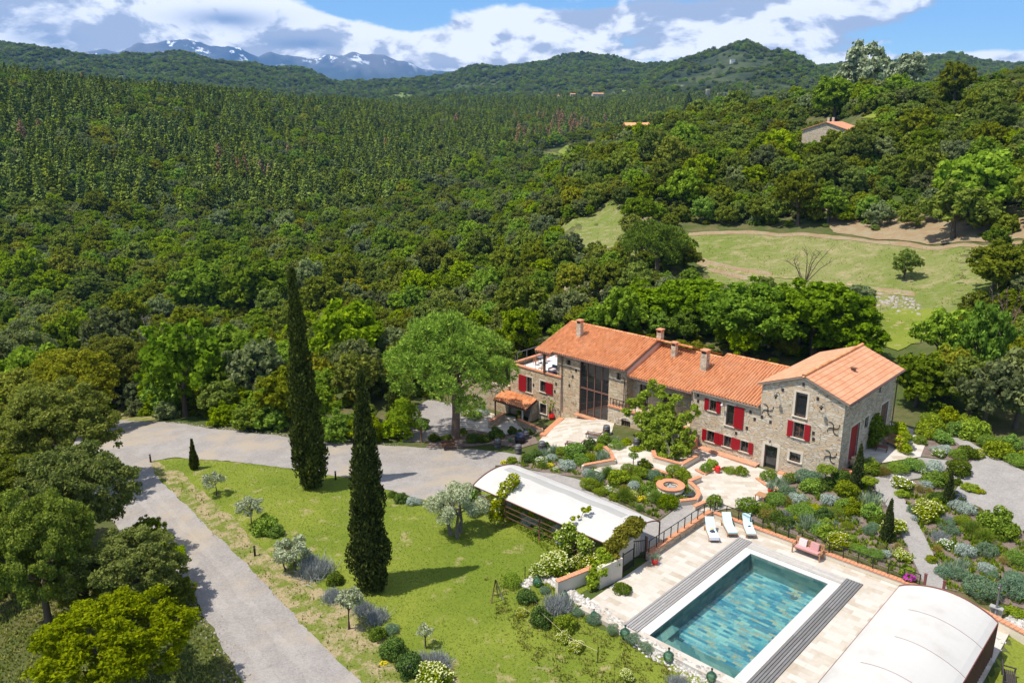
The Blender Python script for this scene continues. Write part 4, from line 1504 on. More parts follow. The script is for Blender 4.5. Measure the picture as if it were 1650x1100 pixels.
def wall_u(mb, u, v0, v1, z0, z1, holes, depth=.28):
    vs = sorted({v0, v1, *[h[0] for h in holes], *[h[1] for h in holes]})
    zs = sorted({z0, z1, *[h[2] for h in holes], *[h[3] for h in holes]})
    for a, b in zip(vs[:-1], vs[1:]):
        for c, d in zip(zs[:-1], zs[1:]):
            if not any(h[0] < (a + b) / 2 < h[1] and h[2] < (c + d) / 2 < h[3] for h in holes):
                mb.add([(u, a, c), (u, b, c), (u, b, d), (u, a, d)], [(0, 1, 2, 3)])
    for (a, b, c, d) in holes:
        w_ = u - depth
        mb.add([(u, a, c), (u, b, c), (w_, b, c), (w_, a, c), (u, a, d), (u, b, d), (w_, b, d), (w_, a, d)], [(0, 1, 2, 3), (7, 6, 5, 4), (0, 3, 7, 4), (1, 5, 6, 2)])


V0 = 57.4
SMALL = [(-31.24, -30.57, 1.50, 2.45), (-29.66, -29.0, 1.50, 2.43), (-28.12, -27.45, 1.52, 2.42)]
UPW, TALL, DOOR = (-31.21, -30.60, 4.27, 5.22), (-29.62, -28.93, 3.40, 5.2), (-26.02, -24.95, .62, 2.69)
APEX, MIDW, SQW = (-23.90, -22.98, 5.72, 7.66), (-23.83, -22.98, 3.98, 5.22), (-23.93, -23.04, 1.95, 2.68)
# gable wing
wb = HB()
wall_v(wb, V0, -26.7, -20.1, -.6, lambda u: 7.72 + (9.02 - 7.72) * (1 - abs(u + 23.38) / 3.32), [APEX, MIDW, SQW, DOOR])
SD, SW, BD, SS = (59.18, 60.98, 2.3, 5.2), (61.98, 62.82, 4.2, 5.2), (65.55, 67.2, 2.5, 5.3), (64.35, 64.9, 6.62, 7.34)
wall_u(wb, -20.1, V0, 68.4, -.6, 7.72, [SD, SW, BD, SS])
wb.add([(-26.7, V0, -.6), (-26.7, 68.4, -.6), (-26.7, 68.4, 7.72), (-26.7, V0, 7.72)], [(3, 2, 1, 0)])
wb.add([(-26.7, 68.4, -.6), (-20.1, 68.4, -.6), (-20.1, 68.4, 7.72), (-23.38, 68.4, 9.02), (-26.7, 68.4, 7.72)], [(4, 3, 2, 1, 0)])
gable_wall = wb.build('gable_wall', M_WALL, house)
# long range
wb = HB()
wall_v(wb, V0 + .002, -32.95, -26.7, -.6, 5.72, SMALL + [UPW, TALL])
wb.add([(-32.95, V0, 0), (-32.95, 59.0, 0), (-32.95, 59.0, 6.1), (-32.95, V0, 5.7)], [(3, 2, 1, 0)])
MD1, MD2 = (-38.9, -37.9, 2.2, 4.6), (-36.4, -35.5, 2.2, 4.4)
wall_v(wb, 58.35, -39.7, -32.95, 2.0, 5.75, [MD1, MD2])
ARCH, BDOOR = (-39.95, -38.95, .28, 1.18), (-37.3, -36.5, .1, 1.75)
wall_v(wb, V0 - .25, -41.45, -32.9, -.6, 2.1, [ARCH, BDOOR])
wb.add([(-41.45, V0 - .25, 2.1), (-32.9, V0 - .25, 2.1), (-32.9, 58.4, 2.1), (-41.45, 58.4, 2.1)], [(0, 1, 2, 3)])
wb.add([(-41.45, V0 - .25, -.6), (-41.45, V0, -.6), (-41.45, V0, 2.1), (-41.45, V0 - .25, 2.1)], [(3, 2, 1, 0)])
wb.add([(-32.9, V0 - .25, -.6), (-32.9, V0, -.6), (-32.9, V0, 2.1), (-32.9, V0 - .25, 2.1)], [(0, 1, 2, 3)])
wb.add([(-39.7, 68, -.6), (-26.7, 68, -.6), (-26.7, 68, 5.4), (-39.7, 68, 5.4)], [(3, 2, 1, 0)])
long_wall = wb.build('long_wall', M_WALL, house)
# hall wing with the tall window
wb = HB()
HALL, S1, S2 = (-45.15, -41.70, .32, 5.84), (-46.82, -46.32, 4.93, 5.47), (-40.85, -40.38, 4.84, 5.46)
wall_v(wb, V0, -48.0, -39.68, -1.0, 5.9, [HALL, S1, S2], .22)
wb.add([(-39.68, V0, 0), (-39.68, 62.4, 0), (-39.68, 62.4, 7.6), (-39.68, V0, 5.9)], [(0, 1, 2, 3)])
wb.add([(-39.68, 62.4, 0), (-39.68, 68, 0), (-39.68, 68, 5.7), (-39.68, 62.4, 7.6)], [(0, 1, 2, 3)])
wb.add([(-48.0, V0, -1), (-48.0, 62.4, -1), (-48.0, 62.4, 7.6), (-48.0, V0, 5.9)], [(3, 2, 1, 0)])
wb.add([(-48.0, 62.4, -1), (-48.0, 68, -1), (-48.0, 68, 5.7), (-48.0, 62.4, 7.6)], [(3, 2, 1, 0)])
wb.add([(-48.0, 68, -1), (-39.68, 68, -1), (-39.68, 68, 5.7), (-48.0, 68, 5.7)], [(3, 2, 1, 0)])
wb.build('hall_wall', M_WALLY, house)
wb = HB()
wb.box(-39.66, -39.60, 57.3, 62.5, 5.2, 5.9)
wb.hexa([(-39.67, 57.3, 5.3), (-39.61, 57.3, 5.3), (-39.61, 62.4, 7.0), (-39.67, 62.4, 7.0)], [(-39.67, 57.3, 5.86), (-39.61, 57.3, 5.86), (-39.61, 62.4, 7.58), (-39.67, 62.4, 7.58)])
wb.hexa([(-39.67, 62.4, 7.0), (-39.61, 62.4, 7.0), (-39.61, 66, 6.2), (-39.67, 66, 6.2)], [(-39.67, 62.4, 7.58), (-39.61, 62.4, 7.58), (-39.61, 66, 6.4), (-39.67, 66, 6.4)])
wb.build('plaster_gable', plain('pink_plaster', (.56, .40, .33), .9, .1, 0, .12), house)
# annex with the roof terrace
wb = HB()
A1, A2, A3 = (-51.92, -51.2, .98, 2.6), (-50.08, -49.38, 1.48, 2.6), (-50.1, -49.25, -.82, .2)
wall_v(wb, V0 - .1, -54.2, -47.42, -3.0, 3.45, [A1, A2, A3])
wb.add([(-47.42, V0 - .1, -3), (-47.42, V0 + .2, -3), (-47.42, V0 + .2, 3.45), (-47.42, V0 - .1, 3.45)], [(0, 1, 2, 3)])
wb.add([(-54.2, V0 - .1, -3), (-54.2, 69, -3), (-54.2, 69, 3.45), (-54.2, V0 - .1, 3.45)], [(3, 2, 1, 0)])
wb.add([(-54.2, 69, -3), (-48, 69, -3), (-48, 69, 3.45), (-54.2, 69, 3.45)], [(3, 2, 1, 0)])
wb.build('annex_wall', M_WALLY, house)
tb = HB()
tb.box(-54.0, -48.02, V0 + .2, 68.8, 2.85, 3.05)
tb.build('terrace_floor', M_WHITE, house)
tb = HB()
tb.box(-54.28, -47.36, V0 - .18, V0 + .18, 3.45, 3.58)
tb.box(-54.28, -53.92, V0 + .18, 68.8, 3.45, 3.58)
tb.build('terrace_coping', M_BRICK, house)
tb = HB()
tb.box(-54.2, -48.05, 68.6, 68.95, 3.45, 5.0)
tb.build('terrace_wall', M_WHITE, house)
tb = HB()
tb.box(-54.25, -48.02, 68.55, 69.0, 5.0, 5.12)
tb.build('terrace_coping', M_BRICK, house)
tb = HB()
for k in range(8):
    tb.box(-54.12, -54.07, 58.2 + k * 1.45, 58.25 + k * 1.45, 3.58, 4.5)
tb.box(-54.12, -54.07, 58.2, 68.4, 4.48, 4.53)
for k in range(3):
    tb.box(-53.6 + k * 1.35, -53.56 + k * 1.35, V0 - .02, V0 + .02, 3.58, 4.45)
tb.build('terrace_railing', M_METAL, house)


# ---- roofs
def tile_roof(name, u0, u1, v0, z0, v1, z1, rows=15, period=.27, amp=.085):
    mb = HB()
    n = int(round((u1 - u0) / period))
    per = (u1 - u0) / n
    seg = 8
    ln = math.hypot(v1 - v0, z1 - z0)
    nv, nz = -(z1 - z0) / ln * (1 if v1 > v0 else -1), abs(v1 - v0) / ln
    prof = [math.cos(2 * math.pi * k / seg) for k in range(seg)]
    prof = [amp * (abs(p) ** .75 * (1 if p > 0 else -1)) for p in prof]
    flip = v1 < v0
    for r in range(rows):
        s0, s1 = r / rows - (.012 if r else 0), (r + 1) / rows
        for c in range(n):
            vs, fs = [], []
            for k in range(seg + 1):
                h = prof[k % seg]
                uu = u0 + (c + k / seg) * per
                for s_, lift in ((s0, .045), (s1, .018)):
                    hh = h + lift
                    vs.append((uu, v0 + (v1 - v0) * s_ + nv * hh, z0 + (z1 - z0) * s_ + nz * hh))
            for k in range(seg):
                a = 2 * k
                f = (a, a + 2, a + 3, a + 1)
                fs.append(f[::-1] if flip else f)
            mb.sm = True
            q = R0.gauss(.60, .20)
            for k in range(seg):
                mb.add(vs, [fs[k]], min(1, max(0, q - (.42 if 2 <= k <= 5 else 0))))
    return mb.build(name, M_TILE, house)


def slab(name, u0, u1, v0, z0, v1, z1, th=.12, m=None):
    mb = HB()
    mb.hexa([(u0, v0, z0 - th - .035), (u1, v0, z0 - th - .035), (u1, v1, z1 - th - .035), (u0, v1, z1 - th - .035)], [(u0, v0, z0 - .035), (u1, v0, z0 - .035), (u1, v1, z1 - .035), (u0, v1, z1 - .035)])
    return mb.build(name, m or M_SOFF, house)


def ridge(u0, u1, v, z):
    mb = HB()
    n = max(1, int(abs(u1 - u0) / .42))
    for k in range(n):
        a, b = u0 + (u1 - u0) * k / n, u0 + (u1 - u0) * (k + 1.06) / n
        mb.tube([(a, v, z), (b, v, z + .012)], [.10, .115], 8, True)
    return mb.build('ridge_tiles', M_TILE, house)


RL = (-50.25, -39.62, 56.95, 5.98, 62.3, 7.74)
RM = (-39.60, -32.88, 57.25, 5.42, 62.9, 7.2)
RR_ = (-32.86, -26.72, 57.12, 5.74, 63.0, 7.6)
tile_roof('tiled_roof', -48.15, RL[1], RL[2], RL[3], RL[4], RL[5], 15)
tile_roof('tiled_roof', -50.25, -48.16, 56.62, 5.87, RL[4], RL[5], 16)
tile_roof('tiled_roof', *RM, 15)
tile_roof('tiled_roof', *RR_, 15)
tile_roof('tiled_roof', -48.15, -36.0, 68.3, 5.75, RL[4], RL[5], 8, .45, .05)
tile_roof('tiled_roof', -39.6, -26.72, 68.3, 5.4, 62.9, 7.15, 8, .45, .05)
slab('roof_slab', -50.2, RL[1] - .02, 57.0, 6.0, RL[4], RL[5])
slab('roof_slab', RM[0] + .02, RM[1], RM[2], RM[3], RM[4], RM[5])
slab('roof_slab', RR_[0] + .02, RR_[1], RR_[2], RR_[3], RR_[4], RR_[5])
ridge(-50.25, -36.0, 62.3, 7.78)
ridge(-39.5, -32.9, 62.9, 7.24)
ridge(-32.86, -26.7, 63.0, 7.64)
mb = HB()
mb.box(-50.0, -48.2, 56.75, 56.95, 5.62, 5.80)
mb.box(-49.62, -49.42, 57.15, 57.35, 3.58, 5.8)
mb.build('porch_post', M_DARKW, house)


def flat_slope(name, ua, za, ub, zb, n, v0, v1, step=.035):
    """panels of flat tile running along v, each lapping over the one below"""
    mb = HB()
    ln = math.hypot(ub - ua, zb - za)
    for k in range(n):
        s0, s1 = k / n, (k + 1) / n
        for j in range(26):
            w0, w1 = v0 + (v1 - v0) * j / 26, v0 + (v1 - v0) * (j + 1) / 26
            pa = (ua + (ub - ua) * s0, za + (zb - za) * s0 + step)
            pb = (ua + (ub - ua) * s1, za + (zb - za) * s1 + .004)
            vs = [(pa[0], w0, pa[1]), (pa[0], w1, pa[1]), (pb[0], w1, pb[1]), (pb[0], w0, pb[1])]
            f = [(0, 1, 2, 3)] if ub < ua else [(3, 2, 1, 0)]
            mb.add(vs, f)
            lo = [(pa[0], w0, pa[1] - step - .03), (pa[0], w1, pa[1] - step - .03)]
            mb.add([vs[0], vs[1], lo[1], lo[0]], [(3, 2, 1, 0)] if ub < ua else [(0, 1, 2, 3)])
    return mb.build(name, M_FLAT, house)


flat_slope('flat_tiled_roof', -19.72, 7.68, -23.36, 9.10, 9, 57.15, 69.0)
flat_slope('flat_tiled_roof', -26.98, 7.72, -23.38, 9.10, 16, 57.15, 69.0, .012)
mb = HB()
for (ua, za, ub, zb) in ((-19.74, 7.67, -23.36, 9.09), (-26.96, 7.71, -23.38, 9.09)):
    mb.hexa([(ua, 57.17, za - .16), (ua, 68.98, za - .16), (ub, 68.98, zb - .16), (ub, 57.17, zb - .16)], [(ua, 57.17, za - .02), (ua, 68.98, za - .02), (ub, 68.98, zb - .02), (ub, 57.17, zb - .02)])
mb.build('roof_slab', M_SOFF, house)
mb = HB()
for k in range(28):
    a, b = 57.1 + 11.9 * k / 28, 57.1 + 11.9 * (k + 1.07) / 28
    mb.tube([(-23.37, a, 9.13), (-23.37, b, 9.145)], [.13, .15], 8)
mb.build('ridge_tiles', M_TILE, house)
mb = HB()
mb.box(-21.95, -21.65, 62.9, 63.15, 8.4, 8.72)
mb.box(-22.05, -21.55, 62.85, 63.2, 8.72, 8.76)
mb.build('roof_vent', M_DARKW, house)
# gutters and downpipes
M_GUT = plain('gutter_brown', (.13, .075, .07), .5, .4, .1)
for pts, r_, nm in [
        ([(-48.2, 56.88, 5.90), (-39.62, 56.88, 5.90)], .06, 'gutter'),
        ([(-50.2, 56.56, 5.78), (-48.2, 56.56, 5.78), (-48.0, 56.9, 5.8)], .055, 'gutter'),
        ([(-39.55, 57.17, 5.35), (-32.9, 57.17, 5.35)], .06, 'gutter'),
        ([(-19.66, 57.2, 7.60), (-19.66, 69.0, 7.60)], .06, 'gutter'),
        ([(-47.3, 56.9, 5.85), (-47.3, 57.3, 5.6), (-47.3, 57.3, .2)], .05, 'downpipe'),
        ([(-39.85, 57.1, 5.3), (-39.85, 57.25, 5.0), (-39.85, 57.25, 2.2)], .05, 'downpipe'),
        ([(-19.68, 68.6, 7.6), (-20.0, 68.5, 7.2), (-20.0, 68.5, 2.4)], .05, 'downpipe'),
]:
    HB().tube(pts, r_, 6).build(nm, M_GUT, house)


# ---- chimneys
def chimney(u, v, z0, z1, w_=.42):
    mb = HB()
    mb.box(u - w_ / 2, u + w_ / 2, v - w_ / 2, v + w_ / 2, z0, z1 - .34)
    c = mb.build('chimney', M_WALL, house)
    mb = HB()
    h = w_ / 2
    for a in (-1, 1):
        mb.box(u + a * h - .06 * (a > 0) - .0, u + a * h + .06 * (a < 0), v - h, v + h, z1 - .34, z1 - .08)
    mb.box(u - h - .07, u + h + .07, v - h - .07, v + h + .07, z1 - .08, z1 + .02)
    mb.build('chimney_cap', M_BRICK, c)
    mb = HB()
    mb.box(u - h + .07, u + h - .07, v - h + .03, v + h - .03, z1 - .34, z1 - .09)
    mb.build('flue', M_VOID, c)


chimney(-47.55, 60.3, 6.7, 8.75, .5)
chimney(-40.2, 63.4, 7.2, 8.55, .5)
chimney(-37.45, 61.6, 6.5, 8.15, .46)
chimney(-33.75, 60.7, 6.2, 8.35, .58)


# ---- windows, shutters, doors
def window(h, surround=.14, shutters=(), sill=True, mull=1, glassy=M_GLASS, plane=V0, frame=M_FRAME, rail=False, name='window', deep=.2):
    a, b, c, d = h
    mb = HB()
    w_ = plane + deep - .05
    t_ = .055
    mb.box(a, a + t_, w_, w_ + .05, c, d)
    mb.box(b - t_, b, w_, w_ + .05, c, d)
    mb.box(a + t_, b - t_, w_, w_ + .05, d - t_, d)
    mb.box(a + t_, b - t_, w_, w_ + .05, c, c + t_)
    for k in range(mull):
        x = a + (b - a) * (k + 1) / (mull + 1)
        mb.box(x - .025, x + .025, w_ + .003, w_ + .047, c + t_, d - t_)
    if rail:
        mb.box(a + t_, b - t_, w_ + .006, w_ + .044, (c + d) / 2 - .02, (c + d) / 2 + .02)
    wn = mb.build(name, frame, house)
    mb = HB()
    mb.add([(a, w_ + .03, c), (b, w_ + .03, c), (b, w_ + .03, d), (a, w_ + .03, d)], [(0, 1, 2, 3)])
    mb.build('pane', glassy, wn)
    if surround:
        s_ = surround
        mb = HB()
        p0, p1 = plane - .025, plane + .12
        mb.box(a - s_, a, p0, p1, c, d)
        mb.box(b, b + s_, p0, p1, c, d)
        mb.box(a - s_, b + s_, p0 - .002, p1, d, d + s_)
        mb.build('surround', M_SURR, wn)
    if sill:
        mb = HB()
        mb.box(a - .16, b + .16, plane - .10, plane + .25, c - .08, c)
        mb.build('sill', M_SURR, wn)
    for side, w2 in shutters:
        mb = HB()
        x0, x1 = (a - .03 - w2, a - .03) if side < 0 else (b + .03, b + .03 + w2)
        nb = max(3, int(w2 / .12))
        for k in range(nb):
            xa, xb = x0 + (x1 - x0) * k / nb, x0 + (x1 - x0) * (k + 1) / nb - .006
            mb.box(xa, xb, plane - .075, plane - .035, c - .06, d + .02)
        for zz in (c + .12, d - .18):
            mb.box(x0 + .02, x1 - .02, plane - .035, plane - .012, zz, zz + .09)
        sh = mb.build('shutter', M_RED, wn)
    return wn


for h in SMALL:
    window(h, .10, ((-1, .42), (1, .42)))
window(UPW, .10, ((-1, .42), (1, .42)))
window(TALL, .13, ((1, .86),), mull=0)
window(APEX, .17, (), mull=0)
window(MIDW, .13, ((-1, .46), (1, .46)))
window(SQW, .19, ())
window(DOOR, .22, (), sill=False, mull=0, name='door', deep=.22)
window(S1, 0, (), mull=0)
window(S2, 0, (), mull=0)
window(MD1, .1, (), sill=False, plane=58.35, name='door')
window(MD2, .1, (), sill=False, plane=58.35)
window(BDOOR, .1, (), sill=False, plane=V0 - .25, mull=0, name='door', glassy=M_DARKW)
window(A1, .16, ((-1, 1.05),), plane=V0 - .1, mull=1)
window(A2, .12, ((1, .95),), plane=V0 - .1, mull=1)
window(A3, .12, (), plane=V0 - .1, mull=1)
wn = window(ARCH, 0, (), plane=V0 - .25, mull=3)
mb = HB()
for k in range(9):
    a0, a1 = math.pi * k / 9, math.pi * (k + 1) / 9
    um, zm, ri, ro = -39.45, 1.10, .52, .74
    mb.hexa([(um - math.cos(q) * r, y, zm + math.sin(q) * r * .55) for (q, r) in ((a0, ri), (a0, ro), (a1, ro), (a1, ri)) for y in (57.11,)],
            [(um - math.cos(q) * r, y, zm + math.sin(q) * r * .55) for (q, r) in ((a0, ri), (a0, ro), (a1, ro), (a1, ri)) for y in (57.3,)])
mb.build('arch_stones', M_SURR, wn)
# big hall window: eight lights
a, b, c, d = HALL
mb = HB()
w_ = V0 + .1
zm = 3.0
for k in range(5):
    x = a + (b - a) * k / 4
    mb.box(x - .05, x + .05, w_, w_ + .08, c, zm - .08)
    mb.box(x - .05, x + .05, w_, w_ + .08, zm + .08, d)
mb.box(a - .05, b + .05, w_ - .005, w_ + .085, zm - .08, zm + .08)
mb.box(a - .05, b + .05, w_ - .005, w_ + .085, d, d + .06)
mb.box(a - .05, b + .05, w_ - .005, w_ + .085, c - .03, c + .05)
hw = mb.build('hall_window', M_FRAME, house)
mb = HB()
mb.add([(a, w_ + .05, c), (b, w_ + .05, c), (b, w_ + .05, d), (a, w_ + .05, d)], [(0, 1, 2, 3)])
mb.build('pane', M_GLASS, hw)
mb = HB()
mb.box(a - .3, b + .3, V0 - .35, V0 + .02, c - .14, c - .02)
mb.build('threshold', M_BRICK, hw)


# side wall
def side_opening(h, name, fill, surround=.15):
    v0, v1, z0, z1 = h
    u = -20.1
    mb = HB()
    mb.box(u - .2, u - .14, v0, v1, z0, z1)
    o = mb.build(name, fill, house)
    mb = HB()
    mb.box(u - .1, u + .025, v0 - surround, v0, z0, z1)
    mb.box(u - .1, u + .025, v1, v1 + surround, z0, z1)
    mb.box(u - .1, u + .027, v0 - surround, v1 + surround, z1, z1 + surround)
    mb.build('surround', M_SURR, o)


side_opening(SD, 'door', M_RED)
side_opening(BD, 'door', M_FRAME)
side_opening(SW, 'window', M_GLASS, .12)
side_opening(SS, 'window', M_GLASS, .06)


# iron wall anchors in the form of curved crosses
def anchor(u, z, r=.60, turn=0):
    mb = HB()
    for k in range(4):
        a0 = turn + k * math.pi / 2
        pts = []
        for j in range(7):
            s_ = j / 6
            rr = r * s_
            a = a0 + .75 * s_ ** 2.2
            pts.append((u + math.cos(a) * rr, V0 - .045, z + math.sin(a) * rr))
        mb.tube(pts, [.034, .034, .033, .032, .03, .026, .02], 6)
    mb.build('wall_anchor', M_IRON, house)


anchor(-26.05, 5.60)
anchor(-20.78, 5.5)
anchor(-20.78, 3.2)
for (u, z) in ((-25.28, 7.1), (-21.67, 7.08)):
    mb = HB()
    mb.tube([(u, V0, z + .1), (u, V0 - .25, z + .22), (u, V0 - .5, z + .12)], .02, 5)
    mb.lathe([(.03, .12), (.16, .02), (.17, 0), (.10, -.02), (.06, -.22)], 10, (u, V0 - .5, z))
    mb.build('wall_lamp', M_IRON, house)
mb = HB()
mb.tube([(-30.0, V0, 5.2), (-29.95, V0 - .2, 5.3), (-29.9, V0 - .35, 5.2)], .02, 5)
mb.lathe([(.02, .08), (.12, 0), (.05, -.15)], 8, (-29.9, V0 - .35, 5.15))
mb.build('wall_lamp', M_WHITE, house)
mb = HB()
mb.tube([(-25.55, V0, 3.05), (-25.55, V0 - .18, 3.1)], .02, 5)
mb.lathe([(.05, .12), (.05, -.1)], 8, (-25.55, V0 - .2, 3.08))
mb.build('wall_lamp', M_IRON, house)
# putlog holes and through stones as proud boxes, hole shade painted near-black
for (u, z) in [(-25.0, 7.55), (-22.2, 7.5), (-26.5, 4.9), (-25.75, 4.65), (-27.1, 4.55), (-27.5, 5.05), (-22.25, 4.7), (-22.2, 4.2), (-28.6, 2.9), (-27.7, 3.6), (-32.3, 4.8), (-32.35, 5.3), (-46.0, 3.9), (-45.6, 4.6), (-46.4, 2.9), (-23.4, 8.35)]:
    mb = HB()
    mb.box(u - .10, u + .10, V0 - .03, V0 + .02, z - .13, z + .13)
    mb.build('niche_shade', M_VOID, house)
for (u, z) in [(-51.0, 1.9), (-48.15, 1.9), (-48.0, 2.7)]:
    mb = HB()
    mb.box(u - .09, u + .09, V0 - .13, V0 - .08, z - .15, z + .15)
    mb.build('niche_shade', M_VOID, house)
# brick copings of the lower terrace in front of the middle roof
mb = HB()
mb.box(-41.5, -32.85, 57.05, 57.35, 2.1, 2.24)
mb.box(-41.5, -41.2, 57.36, 58.2, 2.1, 2.24)
mb.build('balcony_coping', M_BRICK, house)
mb = HB()
for k in range(9):
    u = -41.3 + k * .35
    mb.box(u - .02, u + .02, 57.18, 57.22, 2.24, 2.9)
mb.box(-41.35, -38.4, 57.17, 57.23, 2.9, 2.94)
mb.build('balcony_railing', M_IRON, house)
# raised brick ledge along the foot of the front
mb = HB()
mb.box(-31.75, -26.4, 56.75, V0 - .002, -.2, .78)
lg = mb.build('ledge', M_RENDER, house)
mb = HB()
mb.box(-31.8, -26.35, 56.70, V0 - .002, .78, .88)
mb.build('ledge_coping', M_BRICKS, lg)
mb = HB()
mb.box(-26.35, -24.6, 56.7, V0 - .002, .1, .66)
mb.box(-24.6, -20.1, 56.9, V0 - .002, .1, .80)
mb.build('door_step', M_BRICK, house)
mb = HB()
for k in range(5):
    mb.box(-20.6 + .0 * k, -19.0, 56.9 + k * .35, 57.25 + k * .35 - .002, 0, 1.0 + k * .27)
mb.build('corner_steps', M_BRICK, house)
# outside stair beside the leafy creeper tree
mb = HB()
for k in range(6):
    mb.box(-33.1 - .0, -31.85, 55.0 + k * .33, 55.33 + k * .33 - .002, 0, .75 + k * .2)
mb.build('outside_stair', M_BRICK, house)

# ================================================================ POOL, DECKS, TERRACE
PU0, PU1, PV0, PV1 = -20.88, -15.66, 33.45, 45.4


def m_pooltile(t):
    v = objc(t)
    vr = scl(t, v, 1, 1, 1)
    br = t.n('ShaderNodeTexBrick', offset=.5, i={'Vector': vr, 'Scale': 1.0, 'Brick Width': .60, 'Row Height': .22, 'Mortar Size': .006, 'Color1': (0, 0, 0, 1), 'Color2': (1, 1, 1, 1), 'Mortar': (.3, .3, .3, 1), 'Bias': 0.0}).outputs[0]
    k = t.n('ShaderNodeSeparateColor', i={0: br}).outputs[0]
    n = t.noise(v, 11.0, 4, .65)
    rp = t.n('ShaderNodeValToRGB', i={0: t.m('ADD', t.m('MULTIPLY', k, .90), t.m('MULTIPLY', t.m('SUBTRACT', n, .5), .55))})
    cr = rp.color_ramp
    cr.elements[0].color = (.03, .16, .27, 1)
    cr.elements[1].color = (.55, .70, .62, 1)
    for p, c in ((.20, (.045, .23, .32, 1)), (.38, (.13, .38, .42, 1)), (.55, (.40, .62, .56, 1)), (.68, (.50, .36, .17, 1)), (.78, (.10, .30, .38, 1))):
        e = cr.elements.new(p)
        e.color = c
    return pbsdf(t, rp.outputs[0], .6, .3)


def m_pooltile_side(t):
    v = t.n('ShaderNodeTexCoord').outputs['Object']
    s3 = t.n('ShaderNodeSeparateXYZ', i={0: v})
    vv = t.n('ShaderNodeCombineXYZ', i={0: t.m('ADD', s3.outputs[0], s3.outputs[1]), 1: s3.outputs[2], 2: 0.0}).outputs[0]
    br = t.n('ShaderNodeTexBrick', offset=.5, i={'Vector': vv, 'Scale': 1.0, 'Brick Width': .62, 'Row Height': .24, 'Mortar Size': .006, 'Color1': (.045, .15, .16, 1), 'Color2': (.22, .33, .28, 1), 'Mortar': (.10, .16, .16, 1)}).outputs[0]
    n = t.noise(v, 2.6, 5, .7)
    return pbsdf(t, t.mix(t.m('MULTIPLY', t.ss(n, .4, .7), .5), br, (.12, .24, .22)), .6, .3)


def m_water(t):
    v = objc(t)
    n = t.m('ADD', t.noise(v, 3.0, 3, .5, .6), t.m('MULTIPLY', t.noise(v, 8.0, 2, .5, .5), .35))
    nb = bump(t, n, .10, .8)
    fr = t.n('ShaderNodeFresnel', i={'IOR': 1.33, 'Normal': nb}).outputs[0]
    tr = t.n('ShaderNodeBsdfRefraction', i={'Color': (.80, .95, .96, 1), 'Roughness': .0, 'IOR': 1.18, 'Normal': nb})
    tp = t.n('ShaderNodeBsdfTransparent', i={'Color': (.80, .95, .95, 1)})
    gl = t.n('ShaderNodeBsdfGlossy', i={'Color': (1, 1, 1, 1), 'Roughness': .02, 'Normal': nb})
    mx = t.n('ShaderNodeMixShader', i={0: .22, 1: tp.outputs[0], 2: tr.outputs[0]})
    return t.n('ShaderNodeMixShader', i={0: fr, 1: mx.outputs[0], 2: gl.outputs[0]})


M_PT, M_PTS, M_WATER = mat('pool_floor_tile', m_pooltile), mat('pool_wall_tile', m_pooltile_side), mat('pool_water', m_water)
PO = (-18.0, 40.0)
loc, rz = frame_at(*PO)
pool = thing('swimming_pool', 'rectangular swimming pool lined with teal stone tiles and a pale coping', 'pool', loc, rz)
D = -1.25
mb = HB(PO)
mb.add([(PU0, PV0, D), (PU1, PV0, D), (PU1, PV1, D), (PU0, PV1, D)], [(0, 1, 2, 3)])
mb.build('basin_floor', M_PT, pool)
mb = HB(PO)
mb.add([(PU0, PV0, D), (PU0, PV1, D), (PU0, PV1, 0), (PU0, PV0, 0)], [(0, 1, 2, 3)])
mb.add([(PU1, PV0, D), (PU1, PV1, D), (PU1, PV1, 0), (PU1, PV0, 0)], [(3, 2, 1, 0)])
mb.add([(PU0, PV1, D), (PU1, PV1, D), (PU1, PV1, 0), (PU0, PV1, 0)], [(0, 1, 2, 3)])
mb.add([(PU0, PV0, D), (PU1, PV0, D), (PU1, PV0, 0), (PU0, PV0, 0)], [(3, 2, 1, 0)])
mb.build('basin_wall', M_PTS, pool)
mb = HB(PO)
mb.box(PU0 + .003, PU0 + .62, PV0 + .003, PV0 + 2.2, D + .002, -.42)
mb.box(PU0 + .62, PU1 - .003, PV0 + .003, PV0 + .9, D + .002, -.45)
mb.box(PU0 + .62, PU1 - .003, PV0 + .9, PV0 + 1.7, D + .002, -.8)
mb.build('pool_step', M_PTS, pool)
mb = HB(PO)
mb.tube([(-17.3, 44.4, D + .01), (-17.3, 44.4, D + .06)], .22, 16)
mb.build('pool_drain', M_METAL, pool)
M_COPE = plain('coping_stone', (.55, .52, .48), .7, .2, 0, .08, 2.5)
mb = HB(PO)
CB = .62
for k in range(20):
    a, b = PV0 + (PV1 - PV0) * k / 20, PV0 + (PV1 - PV0) * (k + 1) / 20 - .008
    mb.box(PU0 - CB, PU0, a, b, -.1, .035)
    mb.box(PU1, PU1 + CB, a, b, -.1, .035)
for k in range(11):
    a, b = PU0 - CB + (PU1 - PU0 + 2 * CB) * k / 11, PU0 - CB + (PU1 - PU0 + 2 * CB) * (k + 1) / 11 - .008
    mb.box(a, b, PV1, PV1 + .5, -.1, .036)
mb.build('coping', M_COPE, pool)
mb = HB(PO)
nx = 60
mb.add([(PU0, PV0, -.16), (PU1, PV0, -.16), (PU1, PV1, -.16), (PU0, PV1, -.16)], [(0, 1, 2, 3)])
wtr = mb.build('pool_water', M_WATER)
wtr.location, wtr.rotation_euler = loc, (0, 0, rz)
tag(wtr, kind='structure')


